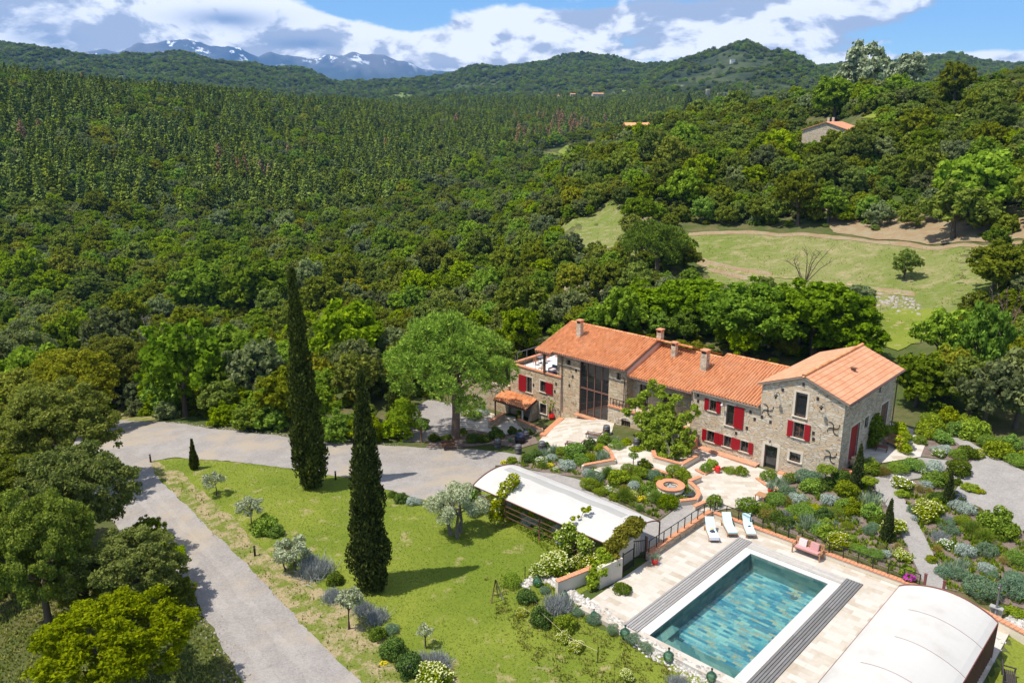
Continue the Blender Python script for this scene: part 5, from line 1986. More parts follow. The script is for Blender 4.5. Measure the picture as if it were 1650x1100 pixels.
def m_deck(c1, c2):
    def fn(t):
        v = objc(t)
        a = t.n('ShaderNodeAttribute', attribute_name='rnd').outputs['Fac']
        n = t.noise(scl(t, v, 2, 2, 2), 2.0, 6, .7)
        c = t.mix(a, c1, c2)
        c = t.mix(t.m('MULTIPLY', t.ss(n, .4, .7), .35), c, tuple(q * .65 for q in c1))
        return pbsdf(t, c, .85, .15, 0, bump(t, n, .01, .4))
    return fn


def deck(lab, u0, u1, v0, v1, along, nb, m):
    loc, rz = frame_at(u0, v0)
    root = thing('timber_deck', lab, 'deck', loc, rz)
    mb = HB((u0, v0))
    for k in range(nb):
        if along == 'v':
            w_ = (u1 - u0) / nb
            n = 4
            for j in range(n):
                mb.box(u0 + k * w_ + .018, u0 + (k + 1) * w_ - .018, v0 + (v1 - v0) * j / n + .003, v0 + (v1 - v0) * (j + 1) / n - .003, .015, .06)
        else:
            w_ = (v1 - v0) / nb
            for j in range(3):
                mb.box(u0 + (u1 - u0) * j / 3 + .003, u0 + (u1 - u0) * (j + 1) / 3 - .003, v0 + k * w_ + .008, v0 + (k + 1) * w_ - .008, .015, .055)
    mb.build('boards', m, root)
    mb = HB((u0, v0))
    mb.box(u0, u1, v0, v1, -.02, .014)  # one dark sheet under all boards, painting the shade between them
    mb.build('gap_shade_sheet', M_VOID, root)


deck('long grey timber deck strip between pool and loungers', PU0 - CB - 1.02, PU0 - CB - .01, 33.2, 46.85, 'v', 6, mat('deck_grey', m_deck((.27, .255, .24), (.36, .345, .33))))
deck('dark grey timber deck strip between pool and white canopy', PU1 + CB + .01, PU1 + CB + 1.02, 31.0, 46.8, 'v', 6, mat('deck_dark', m_deck((.15, .145, .14), (.22, .215, .21))))
deck('short pale timber deck strip across the far end of the pool', PU0 - CB + .01, PU1 + CB, 45.92, 46.82, 'u', 8, mat('deck_pale', m_deck((.42, .39, .35), (.52, .49, .45))))
# terrace paving in four pieces round the pool
PT = HB(PO)
T0, T1, S0, S1_ = -25.4, -6.2, 32.75, 48.15


def slabq(a, b, c, d):
    PT.add([(a, c, 0), (b, c, 0), (b, d, 0), (a, d, 0)], [(0, 1, 2, 3)])


slabq(T0, PU0, S0, S1_)
slabq(PU1, T1, 30.0, S1_)
slabq(PU0, PU1, PV1, S1_)
slabq(PU0, PU1, S0, PV0)
PT.add([(T0, S0, 0), (PU1, S0, 0), (PU1, S0, -1.2), (T0, S0, -1.2)], [(3, 2, 1, 0)])
PT.add([(T0, S0, 0), (T0, 40, 0), (T0, 40, -1.2), (T0, S0, -1.2)], [(0, 3, 2, 1)])
PT.add([(PU1, 30, 0), (T1, 30, 0), (T1, 30, -1.2), (PU1, 30, -1.2)], [(3, 2, 1, 0)])
PT.add([(T1, 30, 0), (T1, S1_, 0), (T1, S1_, -1.2), (T1, 30, -1.2)], [(3, 2, 1, 0)])
ter = PT.build('pool_terrace', M_PAVE)
ter.location, ter.rotation_euler = loc, (0, 0, rz)
tag(ter, kind='structure')


# ---- low walls
def low_wall(lab, pts, h, th=.28, m=None, cap=True, name='garden_wall', z=None, capm=None, group=None, caph=.07, base=.5):
    """pts are (u, v); the wall stands on the ground and carries a brick coping"""
    P = [np.array(W(*p)) for p in pts]
    g = [g1(*p) if z is None else z for p in P]
    root = thing(name, lab, 'wall', (P[0][0], P[0][1], g[0]), 0, group)
    mb, mc = MB(), MB()
    n = len(P)
    for i in range(n - 1):
        a, b = P[i], P[i + 1]
        d = (b - a) / np.linalg.norm(b - a)
        nn = np.array([-d[1], d[0]])
        def quadz(t_, z0, z1, e=0.0):
            q = [a - d * e + nn * t_ / 2, b + d * e + nn * t_ / 2, b + d * e - nn * t_ / 2, a - d * e - nn * t_ / 2]
            zz0 = [g[i] + z0, g[i + 1] + z0, g[i + 1] + z0, g[i] + z0]
            zz1 = [g[i] + z1, g[i + 1] + z1, g[i + 1] + z1, g[i] + z1]
            o = np.array([P[0][0], P[0][1], g[0]])
            return [np.array([*p, zz]) - o for p, zz in zip(q, zz0)], [np.array([*p, zz]) - o for p, zz in zip(q, zz1)]
        mb.hexa(*quadz(th - .004 * i, -base, h, th / 2 * .98 if i else 0))
        L = np.linalg.norm(b - a)
        nk = max(1, int(L / .24))
        bz, tz = quadz(th + .08, h, h + caph + .001 * i)
        for k in range(nk):
            f0, f1 = k / nk, (k + 1) / nk - .02 / max(L, .3)
            lerp = lambda q, f: q[0] + (q[1] - q[0]) * f
            lr = lambda q, f: q[3] + (q[2] - q[3]) * f
            mc.hexa([lerp(bz, f0), lerp(bz, f1), lr(bz, f1), lr(bz, f0)], [lerp(tz, f0), lerp(tz, f1), lr(tz, f1), lr(tz, f0)])
    mb.build('wall_body', m or M_RENDER, root)
    if cap:
        mc.build('coping', capm or M_BRICK, root)
    return root


def uvp(px, py):
    p = gp(px, py)
    return (float(p[:2] @ UU), float(p[:2] @ VV))


low_wall('low rendered wall with brick coping carrying the railing between gravel path and pool', [(-25.5, 40.1), (-25.5, 48.2)], .42, .32, M_WALLY, z=0)
low_wall('low brick-topped wall between the pool terrace and the planted garden', [(-25.3, 48.32), (-11.1, 48.32)], .34, .3, M_RENDER, z=0)
low_wall('short brick-topped wall beside the opening of the garden path', [(-9.9, 48.32), (-8.6, 48.32)], .5, .3, M_RENDER, z=0)
low_wall('brick-topped wall behind the far corner of the white pool canopy', [(-8.2, 48.3), (-5.0, 47.3)], .4, .3, M_RENDER, z=0)
low_wall('brick-topped wall around the bed of the leafy creeper tree', [uvp(1052, 735), uvp(1055, 745), uvp(1098, 757), uvp(1124, 742)], .5, .26)
low_wall('angled brick-topped planter wall near the brown loungers', [uvp(974, 727), uvp(982, 734), uvp(989, 748), uvp(940, 757)], .42, .26)
low_wall('curved brick edging wall along the topiary bed', [uvp(985, 768), uvp(1030, 755), uvp(1060, 760), uvp(1110, 776)], .12, .24)
low_wall('short brick-topped wall stub beside the steps by the railing', [uvp(1118, 823), uvp(1136, 815)], .35, .26)
low_wall('brick-topped wall around the runnel of the round fountain', [uvp(1110, 783), uvp(1128, 776)], .42, .26)
low_wall('curved brick-topped basin wall hugging the round fountain', [uvp(1111, 784), uvp(1122, 794), uvp(1126, 803), uvp(1121, 811), uvp(1095, 814)], .36, .26)
low_wall('thin brick edging of the small box-ball bed on the patio', [uvp(1121, 758), uvp(1135, 766), uvp(1150, 757)], .1, .18)
low_wall('thin brick edging at the corner of the garden bed by the door', [uvp(1219, 772), uvp(1235, 784), uvp(1252, 790)], .1, .18)
low_wall('stone wall with brick coping beside the tiled lean-to', [uvp(789, 690), uvp(812, 676)], .75, .32, M_WALLY)
low_wall('stone and brick wall below the stone terrace by the yellow pot', [uvp(836, 684), uvp(862, 696), uvp(872, 700)], .55, .32, M_WALLY)
low_wall('slanting brick-topped wall above the white pebbles near the gate', [(-27.6, 33.3), (-26.7, 36.2)], .9, .28, M_RENDER)
low_wall('cream plaster pillar between pool gate and pebble border', [(-26.0, 35.4), (-25.6, 37.2)], 1.5, .3, M_RENDER, cap=False)
# brick-paved ramp edge of stone terrace
low_wall('brick edging where the stone terrace meets the lower yard', [uvp(874, 704), uvp(905, 676)], .16, .5, M_BRICK)

# rubble stone wall west of the annex, partly hidden by the pine
low_wall('rough rubble wall running from the annex behind the umbrella pine', [(-54.3, 57.3), (-57.5, 56.8), (-60.5, 56.0)], 2.6, .5, M_WALLY, cap=False, z=-1.6, base=1.5)
# ================================================================ CANOPIES, FENCES, FURNITURE
def m_canvas(t):
    v = objc(t)
    n = t.noise(v, 1.2, 4)
    c = t.mix(n, (.56, .54, .505), (.62, .60, .57))
    c = t.mix(t.m('MULTIPLY', t.ss(t.noise(v, .6, 6, .65), .46, .72), .5), c, (.42, .395, .35))
    p = pbsdf(t, c, .8, .15, 0, bump(t, t.noise(v, 2.0, 3), .03, .25))
    tr = t.n('ShaderNodeBsdfTranslucent', i={'Color': (.8, .78, .74, 1)})
    return t.n('ShaderNodeMixShader', i={0: .18, 1: p.outputs[0], 2: tr.outputs[0]})


M_CANVAS = mat('canvas', m_canvas)
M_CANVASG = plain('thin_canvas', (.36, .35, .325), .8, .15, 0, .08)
M_RUSTY = plain('dark_red_steel', (.17, .062, .05), .55, .35, .2, .25)


def canopy(lab, axis, a0, a1, c0, c1, ze, rise, nb, zg, posts=(), strip=None):
    """barrel vault of canvas on steel hoops; axis 'u' or 'v' is the long direction"""
    o = ((a0 + a1) / 2, (c0 + c1) / 2) if axis == 'u' else ((c0 + c1) / 2, (a0 + a1) / 2)
    loc, rz = frame_at(*o)
    root = thing('canvas_canopy', lab, 'canopy', loc, rz)
    P = (lambda a, c, z: (a, c, z)) if axis == 'u' else (lambda a, c, z: (c, a, z))
    ns, nl = 18, nb * 6
    def zc(f, g):
        h = ze + rise * math.sin(math.pi * f) ** .8
        bay = (g * nb) % 1.0
        return h - .07 * math.sin(math.pi * bay) * math.sin(math.pi * f)
    mb, ms = HB(o), HB(o)
    for j in range(nl):
        g0, g1_ = j / nl, (j + 1) / nl
        for k in range(ns):
            f0, f1 = k / ns, (k + 1) / ns
            A = a0 + (a1 - a0) * g0
            B = a0 + (a1 - a0) * g1_
            q = [P(A, c0 + (c1 - c0) * f0, zc(f0, g0)), P(B, c0 + (c1 - c0) * f0, zc(f0, g1_)), P(B, c0 + (c1 - c0) * f1, zc(f1, g1_)), P(A, c0 + (c1 - c0) * f1, zc(f1, g0))]
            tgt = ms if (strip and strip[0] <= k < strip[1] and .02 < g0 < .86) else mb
            tgt.sm = True
            tgt.add(q, [(0, 1, 2, 3)] if axis == 'u' else [(3, 2, 1, 0)])
    mb.build('canvas', M_CANVAS, root)
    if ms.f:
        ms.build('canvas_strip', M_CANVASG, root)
    for j in range(nb + 1):
        g = j / nb
        A = a0 + (a1 - a0) * g
        mh = HB(o)
        lift = .025 if j in (0, nb) else -.05
        mh.tube([P(A, c0 + (c1 - c0) * k / ns, ze + rise * math.sin(math.pi * k / ns) ** .8 + lift) for k in range(ns + 1)], .045 if j in (0, nb) else .03, 6)
        mh.build('hoop', M_RUSTY, root)
    for j in range(1, nb):
        if axis == 'v':
            A = a0 + (a1 - a0) * j / nb
            mh = HB(o)
            mh.tube([P(A, c0 + (c1 - c0) * k / ns, ze + rise * math.sin(math.pi * k / ns) ** .8 + .004) for k in range(4 + j % 3, ns + 1)], .012, 4)
            mh.build('seam_cord', M_RUSTY, root)
    for c in (c0, c1):
        mh = HB(o)
        mh.tube([P(a0, c, ze - .03), P(a1, c, ze - .03)], .04, 6)
        mh.build('rail', M_RUSTY, root)
    for j in range(nb + 1):
        A = a0 + (a1 - a0) * (j / nb)
        for c in (c0, c1):
            mp = HB(o)
            mp.tube([P(A, c, zg - .4), P(A, c, ze - .02)], .05, 6)
            mp.build('post', M_RUSTY, root)
    return root, o, P


cA, oA, PA = canopy('long white vaulted canvas canopy beside the lawn, its edge grown with climbers', 'u', -39.0, -25.9, 37.2, 42.0, 1.85, .60, 4, 0.0, strip=(10, 13))
cB, oB, PB = canopy('white vaulted canvas canopy on the paved terrace beside the pool', 'v', 44.5, 29.5, -11.4, -6.4, 2.15, .74, 5, 0.0)
mb = HB(oB)
for k in range(46):
    v = 44.3 - k * .32
    mb.hexa([(-6.42, v, .1), (-6.36, v, .1), (-6.36, v + .1, .1), (-6.42, v + .1, .1)], [(-6.42, v, 2.0), (-6.36, v, 2.0), (-6.36, v + .1, 2.0), (-6.42, v + .1, 2.0)])
mb.build('slatted_side', M_DARKW, cB)
mb = HB(oA)
for z in (.5, .9, 1.3):
    mb.box(-38.9, -29.2, 37.18, 37.22, z, z + .05)
mb.box(-27.0, -25.9, 37.3, 37.4, -.3, 1.6)
mb.build('side_rail', M_DARKW, cA)
mb = HB(oA)
mb.box(-26.35, -26.2, 37.4, 40.2, -.5, 1.55)
mb.build('end_wall', M_RENDER, cA)


def railing(lab, u0, v0, u1, v1, n, z0, h, mesh=True, post=.025, pm=None):
    loc, rz = frame_at(u0, v0, 0)
    root = thing('railing', lab, 'railing', loc, rz)
    for k in range(n + 1):
        mb = HB((u0, v0))
        u, v = u0 + (u1 - u0) * k / n, v0 + (v1 - v0) * k / n
        mb.box(u - post, u + post, v - post, v + post, z0, z0 + h)
        mb.build('post', pm or M_IRON, root)
    mb = HB((u0, v0))
    mb.tube([(u0, v0, z0 + h), (u1, v1, z0 + h)], .028, 6)
    mb.build('handrail', pm or M_IRON, root)
    mb = HB((u0, v0))
    if mesh:
        L = math.hypot(u1 - u0, v1 - v0)
        m_ = int(L / .10)
        for k in range(m_):
            u, v = u0 + (u1 - u0) * (k + .5) / m_, v0 + (v1 - v0) * (k + .5) / m_
            mb.box(u - .004, u + .004, v - .004, v + .004, z0 + .06, z0 + h - .03)
        for z in (.08, .35, .62):
            mb.tube([(u0, v0, z0 + z), (u1, v1, z0 + z)], .008, 4)
    else:
        mb.add([(u0, v0, z0 + .1), (u1, v1, z0 + .1), (u1, v1, z0 + h - .05), (u0, v0, z0 + h - .05)], [(0, 1, 2, 3)])
    def clear(t):
        tr = t.n('ShaderNodeBsdfTransparent', i={'Color': (.93, .95, .94, 1)})
        gl = t.n('ShaderNodeBsdfGlossy', i={'Roughness': .03})
        return t.n('ShaderNodeMixShader', i={0: .07, 1: tr.outputs[0], 2: gl.outputs[0]})
    mb.build('infill', M_IRON if mesh else mat('clear_glass', clear), root)
    return root


railing('glass-filled iron railing on the wall between gravel path and loungers', -25.5, 40.2, -25.5, 48.1, 9, .49, .82, False)
railing('dark wire-mesh railing on the wall between pool terrace and garden', -25.3, 48.42, -11.3, 48.42, 15, .30, .85, True)
for k, (u, h, lab) in enumerate([(-11.0, 1.35, 'rusty steel gatepost where the garden path meets the terrace, by the yellow pot'), (-9.95, 1.35, 'rusty steel gatepost across the garden path from the yellow pot')]):
    loc, rz = frame_at(u, 48.3)
    root = thing('gate_post', lab, 'post', loc, rz)
    MB().box(-.07, .07, -.07, .07, -.1, h).build('shaft', M_RUSTY, root)
    MB().box(-.085, .085, -.085, .085, h, h + .04).build('cap', M_RUSTY, root)
# iron gate of two leaves
loc, rz = frame_at(-25.7, 37.5)
gate = thing('iron_gate', 'dark iron bar gate to the pool between the white canopy and the red pot', 'gate', loc, rz)
for (a, b, open_) in ((0.0, 1.3, 0.0), (1.3, 2.6, -.62)):
    mb = MB()
    M = Matrix.Translation((0, b, 0)) @ Matrix.Rotation(open_, 4, 'Z') @ Matrix.Translation((0, -b, 0))
    mb.box(-.025, .025, a + .02, a + .07, 0, 1.5, M)
    mb.box(-.025, .025, b - .07, b - .02, 0, 1.65, M)
    mb.box(-.02, .02, a + .07, b - .07, .1, .15, M)
    mb.box(-.02, .02, a + .07, b - .07, 1.3, 1.35, M)
    for k in range(9):
        y = a + .16 + k * (b - a - .3) / 8
        mb.box(-.01, .01, y - .01, y + .01, .15, 1.3, M)
    mb.build('gate_leaf', M_IRON, gate)
mb = MB()
mb.box(-.06, .06, 2.6, 2.74, -.1, 1.55)
mb.build('post', M_DARKW, gate)


# ---- loungers
M_MINT = plain('mint_cushion', (.50, .70, .70), .9, .1, 0, .06, 8.0, .2)
M_TOWEL = plain('white_towel', (.74, .75, .80), .95, .05, 0, .18, 9.0, .3)
M_STRAW = plain('straw', (.62, .50, .30), .9, .1)
M_NAVY = plain('dark_navy', (.03, .035, .07), .6, .3)


def lounger_mesh(root):
    mb = MB()
    mb.box(-.34, -.28, 0, 2.0, .26, .32)
    mb.box(.28, .34, 0, 2.0, .26, .32)
    mb.box(-.28, .28, 0, .06, .26, .32)
    for k in range(9):
        mb.box(-.28, .28, .12 + k * .13, .20 + k * .13, .30, .325)
    for k in range(7):
        y0 = 1.28 + k * .1
        mb.box(-.28, .28, y0, y0 + .07, .33 + (y0 - 1.25) * .75, .35 + (y0 - 1.25) * .75)
    mb.build('frame', M_TEAK, root)
    for (x, y) in ((-.31, .15), (.31, .15), (-.31, 1.75), (.31, 1.75)):
        MB().box(x - .035, x + .035, y - .035, y + .035, 0, .26).build('leg', M_TEAK, root)
    mb = MB()
    mb.box(-.31, .31, .02, 1.24, .33, .43)
    mb.build('mattress', M_MINT, root)
    mb = MB()
    mb.hexa([(-.31, 1.25, .34), (.31, 1.25, .34), (.31, 1.98, .90), (-.31, 1.98, .90)], [(-.31, 1.20, .43), (.31, 1.20, .43), (.31, 1.93, .99), (-.31, 1.93, .99)])
    mb.build('back_cushion', M_MINT, root)


lz = -AX + math.atan2(1.5, 1.72)
LG = [((1151, 868), 'teak sun lounger with mint cushion covered by a towel and a dark hat'),
      ((1181, 860), 'teak sun lounger with bare mint cushion, between the other two loungers'),
      ((1211, 862), 'teak sun lounger with mint cushion standing nearest the yellow pot')]
lp = []
for k, ((px, py), lab) in enumerate(LG):
    p = at(px, py, .3)
    if k == 0:
        r1 = thing('sun_lounger', lab, 'sun lounger', (p[0], p[1], 0), lz, 'mint cushioned loungers by the pool')
        lounger_mesh(r1)
    else:
        dup(r1, (p[0], p[1], 0), lz + (.05, -.04)[k - 1], None, lab)
    lp.append((p[0], p[1]))


def on_lounger(k, x, y, z):
    a = lz + (0, .05, -.04)[k]
    c, s_ = math.cos(a), math.sin(a)
    return (lp[k][0] + x * c - y * s_, lp[k][1] + x * s_ + y * c, z)


mb = MB()
for j in range(7):
    for i in range(5):
        x0, x1, y0, y1 = -.33 + i * .132, -.33 + (i + 1) * .132, .0 + j * .1, .0 + (j + 1) * .1
        h = lambda x, y: .44 + .02 * math.sin(x * 23 + y * 11) + .012 * math.sin(y * 31)
        mb.add([(x0, y0, h(x0, y0)), (x1, y0, h(x1, y0)), (x1, y1, h(x1, y1)), (x0, y1, h(x0, y1))], [(0, 1, 2, 3)])
mb.box(-.34, .34, -.03, -.005, .22, .45)
tag(mb.build('beach_towel', M_TOWEL, None, on_lounger(0, 0, 0, 0), lz), 'white and blue towel draped over the foot of the lounger with the hat', 'towel')
mb = MB()
mb.lathe([(.20, 0), (.19, .012), (.11, .02), (.10, .09), (.04, .105)], 18)
tag(mb.build('sun_hat', M_NAVY, None, on_lounger(0, .02, .78, .445), 0), 'dark round hat lying on the towel-covered lounger', 'hat')
mb = MB()
mb.lathe([(.17, 0), (.16, .012), (.10, .02), (.09, .09), (.03, .10)], 18)
tag(mb.build('straw_hat', M_STRAW, None, on_lounger(0, .03, 1.13, .445), 0), 'pale straw hat resting on the backrest end of the first lounger', 'hat')
mb = MB()
mb.box(-.09, .09, -.06, .06, 0, .03)
mb.box(-.085, .085, -.055, .055, .031, .05)
tag(mb.build('book', M_NAVY, None, on_lounger(2, .05, 1.02, .432), lz + .4), 'small dark book lying open on the lounger by the yellow pot', 'book')

# ---- benches
M_PINK = plain('pink_cushion', (.52, .27, .26), .9, .1, 0, .16, 8.0, .2)
M_PINKL = plain('pale_cushion', (.66, .52, .50), .9, .1, 0, .2, 12.0, .2)
M_BLACKW = mat('black_wood', m_wood((.035, .028, .026), (.075, .06, .055)))


def bench(name, lab, x, y, rz, L, m, z=0.0, cushions=False, cat='bench'):
    root = thing(name, lab, cat, (x, y, z), rz)
    mb = MB()
    for k in range(6):
        mb.box(-L / 2, L / 2, -.26 + k * .09, -.26 + k * .09 + .07, .40, .435)
    mb.build('seat', m, root)
    mb = MB()
    n = int(L / .11)
    for k in range(n):
        x0 = -L / 2 + .06 + (L - .14) * k / (n - 1)
        mb.hexa([(x0, .27, .50), (x0 + .06, .27, .50), (x0 + .06, .295, .50), (x0, .295, .50)], [(x0, .36, .90), (x0 + .06, .36, .90), (x0 + .06, .385, .90), (x0, .385, .90)])
    mb.hexa([(-L / 2, .35, .89), (L / 2, .35, .89), (L / 2, .41, .89), (-L / 2, .41, .89)], [(-L / 2, .36, .97), (L / 2, .36, .97), (L / 2, .42, .97), (-L / 2, .42, .97)])
    mb.box(-L / 2, L / 2, .26, .30, .44, .50)
    mb.build('backrest', m, root)
    for sx in (-1, 1):
        xx = sx * (L / 2 - .03)
        mb = MB()
        mb.box(xx - .035, xx + .035, -.30, .38, .62, .665)
        mb.build('armrest', m, root)
        MB().box(xx - .035, xx + .035, -.28, -.21, 0, .62).build('leg', m, root)
        mb = MB()
        mb.hexa([(xx - .036, .25, 0), (xx + .036, .25, 0), (xx + .036, .32, 0), (xx - .036, .32, 0)], [(xx - .036, .34, .92), (xx + .036, .34, .92), (xx + .036, .41, .92), (xx - .036, .41, .92)])
        mb.build('leg', m, root)
    return root


x, y = W(-18.05, 47.75)
bz = -AX
bench('garden_bench', 'brown wooden bench with pink cushions against the garden wall by the pool', x, y, bz, 1.9, M_TEAK)
for (a, b, c, d, h, m, lab) in [(-.80, .78, -.25, .24, .09, M_PINK, 'long pink seat cushion on the wooden bench by the pool')]:
    mb = MB()
    mb.box(a, b, c, d, .437, .437 + h)
    tag(mb.build('seat_cushion', m, None, (x, y, 0), bz), lab, 'cushion')
mb = MB()
for q, tilt in ((-.42, .0),):
    mb.hexa([(q - .26, .06, .53), (q + .26, .06, .53), (q + .26, .17, .53), (q - .26, .17, .53)], [(q - .26, .20, .96), (q + .26, .20, .96), (q + .26, .31, .96), (q - .26, .31, .96)])
tag(mb.build('back_cushion', M_PINKL, None, (x, y, 0), bz), 'pale patterned cushion leaning on the wooden bench by the pool', 'cushion')
mb = MB()
mb.hexa([(.1, .06, .53), (.66, .06, .53), (.66, .17, .53), (.1, .17, .53)], [(.1, .20, .98), (.66, .20, .98), (.66, .31, .98), (.1, .31, .98)])
tag(mb.build('back_cushion', M_PINK, None, (x, y, 0), bz), 'plain pink cushion leaning on the wooden bench by the pool', 'cushion')
x, y = at(1628, 1090, .2)[:2]
bench('garden_bench', 'black wooden slatted bench on the grass by the white pool canopy', x, y, -AX + math.pi / 2 + .25, 1.5, M_BLACKW, g1(x, y))
x, y = gp(1439, 722)[:2]
bench('garden_bench', 'light brown wooden bench before the yellow-green plants on the side terrace', x, y, -AX - math.pi / 2 + 1.25, 1.5, M_TEAK, g1(x, y) + .07)


def table(lab, px, py, w_, d_, h, m, rz=0.0, z=None, name='low_table'):
    p = gp(px, py) if z is None else at(px, py, z)
    root = thing(name, lab, 'table', (p[0], p[1], p[2] + (.05 if z is None else 0)), rz)
    mb = MB()
    for k in range(5):
        mb.box(-w_ / 2 + w_ * k / 5 + .004, -w_ / 2 + w_ * (k + 1) / 5 - .004, -d_ / 2, d_ / 2, h - .035, h)
    mb.build('table_top', m, root)
    for sx in (-1, 1):
        for sy in (-1, 1):
            MB().box(sx * (w_ / 2 - .06) - .03, sx * (w_ / 2 - .06) + .03, sy * (d_ / 2 - .06) - .03, sy * (d_ / 2 - .06) + .03, 0, h - .036).build('leg', m, root)
    return root


table('small square wooden table at the corner of the stone patio by a red pot', 1226, 808, .75, .75, .55, M_TEAK, -AX)
table('low red-brown table in the shade before the bench on the side terrace', 1420, 727, .9, .6, .4, M_RUSTY, -AX + .2)


# ---- pots
def pot(lab, px, py, r, h, m, plant=None, prof=None, z=None, name='plant_pot', plab=None):
    p = gp(px, py) if z is None else at(px, py, z)
    root = thing(name, lab, 'pot', (p[0], p[1], p[2] + (.05 if z is None else 0)))
    pr = prof or [(.62, 0), (.85, .25), (1.0, .55), (.92, .8), (.72, .93), (.80, 1.0), (.68, 1.0), (.6, .9), (.05, .88)]
    mb = MB()
    mb.lathe([(a * r, b * h) for a, b in pr], 18)
    mb.build('pot_body', m, root)
    return root, (p[0], p[1], p[2] + (.05 if z is None else 0) + h * .9)


M_REDG = plain('red_glaze', (.62, .015, .010), .18, .6, 0, .1)
M_YELG = plain('yellow_glaze', (.60, .30, .025), .2, .6, 0, .15)
M_CLAY = plain('clay', (.47, .35, .21), .8, .15, 0, .2)
M_LEAD = plain('stone_planter', (.33, .33, .31), .8, .2, 0, .15)
POTS = []
for a in [('round red glazed pot on the pool terrace by the gate', 1055, 908, .24, .46, M_REDG, 0),
          ('yellow glazed pot on the pool terrace between loungers and bench', 1239, 859, .25, .42, M_YELG, 0),
          ('bright yellow pot with purple flowers at the corner of the white pool canopy', 1463, 944, .26, .42, M_YELG, 0),
          ('red glazed pot beside the box balls on the patio', 1156, 762, .25, .52, M_REDG, None),
          ('red glazed pot at the corner of the garden bed near the small table', 1241, 795, .23, .50, M_REDG, None),
          ('round red pot beside the vine on the annex wall', 889, 676, .33, .50, M_REDG, None),
          ('yellow pot with a leafy plant in front of the tiled lean-to', 838, 676, .28, .52, M_YELG, None),
          ('pale clay urn on the brick steps at the corner of the gable', 1376, 752, .40, .72, M_CLAY, None)]:
    r_, top = pot(*a[:5], a[5], z=a[6])
    POTS.append(top)
# square planter on the side terrace
p = gp(1459, 724)
root = thing('square_planter', 'square grey planter beside the light brown bench on the side terrace', 'planter', (p[0], p[1], p[2] + .07), -AX + .4)
mb = MB()
mb.hexa([(-.3, -.3, 0), (.3, -.3, 0), (.3, .3, 0), (-.3, .3, 0)], [(-.36, -.36, .75), (.36, -.36, .75), (.36, .36, .75), (-.36, .36, .75)])
mb.build('planter_body', M_LEAD, root)
mb = MB()
mb.box(-.40, .40, -.40, .40, .752, .80)
mb.build('rim', M_LEAD, root)
POTS.append((p[0], p[1], p[2] + .85))

# ---- barrels
M_STAVE = mat('barrel_stave', m_wood((.045, .04, .04), (.10, .085, .075), 9.0))
M_HOOP = plain('barrel_hoop', (.20, .21, .23), .5, .4, .5, .15)


def barrel(root, r=.33, h=.82):
    mb = MB()
    mb.lathe([(r * .82, 0), (r * .95, h * .25), (r, h * .5), (r * .95, h * .75), (r * .82, h), (r * .76, h), (r * .76, h - .04), (.02, h - .04)], 20)
    mb.build('staves', M_STAVE, root)
    for z in (.08, .28, .72, .92):
        q = r * (1 - .18 * abs(z - .5) ** 1.6 * 3)
        mb = MB()
        mb.lathe([(q + .004, h * z - .03), (q + .012, h * z), (q + .004, h * z + .03)], 20)
        mb.build('hoop', M_HOOP, root)


BR = [(802, 721, 'dark wooden barrel standing furthest from the house under the umbrella pine'), (835, 731, 'dark barrel next to the planted bed under the pine shade'),
      (847, 708, 'dark barrel behind the black cooker under the pine shade'), (873, 726, 'dark barrel at the edge of the sunny stone terrace'),
      (977, 700, 'grey barrel against the wall beside the hall window'), (1026, 720, 'dark barrel with pale hoops against the wall beside the arched window')]
for k, (px, py, lab) in enumerate(BR):
    p = gp(px, py)
    if k == 0:
        b0 = thing('wine_barrel', lab, 'barrel', (p[0], p[1], p[2] + .04), 0, 'wine barrels around the stone terrace')
        barrel(b0)
    else:
        dup(b0, (p[0], p[1], p[2] + .05), k * .7, None, lab)
p = gp(838, 714)
root = thing('kettle_cooker', 'big black round cooker under the umbrella pine among the barrels', 'cooker', (p[0], p[1], p[2] + .04))
MB().lathe([(.45, 0), (.5, .35), (.52, .55), (.46, .60)], 20).build('cooker_base', M_IRON, root)
MB().lathe([(.50, .605), (.48, .75), (.36, .92), (.15, 1.0), (.03, 1.02)], 20).build('cooker_lid', M_NAVY, root)


# ---- brown slatted recliners on the stone terrace
def recliner(lab, px, py, rz):
    p = gp(px, py)
    root = thing('deck_chair', lab, 'deck chair', (p[0], p[1], p[2] + .07), rz, 'brown recliners on the stone terrace')
    mb = MB()
    for k in range(12):
        y = -.8 + k * .1
        mb.box(-.28, .28, y, y + .07, .30, .325)
    mb.build('seat', M_DARKW, root)
    mb = MB()
    for k in range(7):
        f = k * .1
        mb.box(-.28, .28, .42 + f * .75, .48 + f * .75, .33 + f * .8, .36 + f * .8)
    mb.build('backrest', M_DARKW, root)
    for (x, y) in ((-.29, -.7), (.29, -.7), (-.29, .5), (.29, .5)):
        MB().box(x - .025, x + .025, y - .03, y + .03, 0, .36).build('leg', M_DARKW, root)
    for x in (-.31, .31):
        MB().box(x - .03, x + .03, -.8, .62, .36, .40).build('side_rail', M_DARKW, root)


recliner('brown slatted recliner on the stone terrace next to the dark round shrub', 925, 722, -AX - 1.2)
recliner('brown slatted recliner on the stone terrace next to the grey barrel', 958, 706, -AX - 1.2)

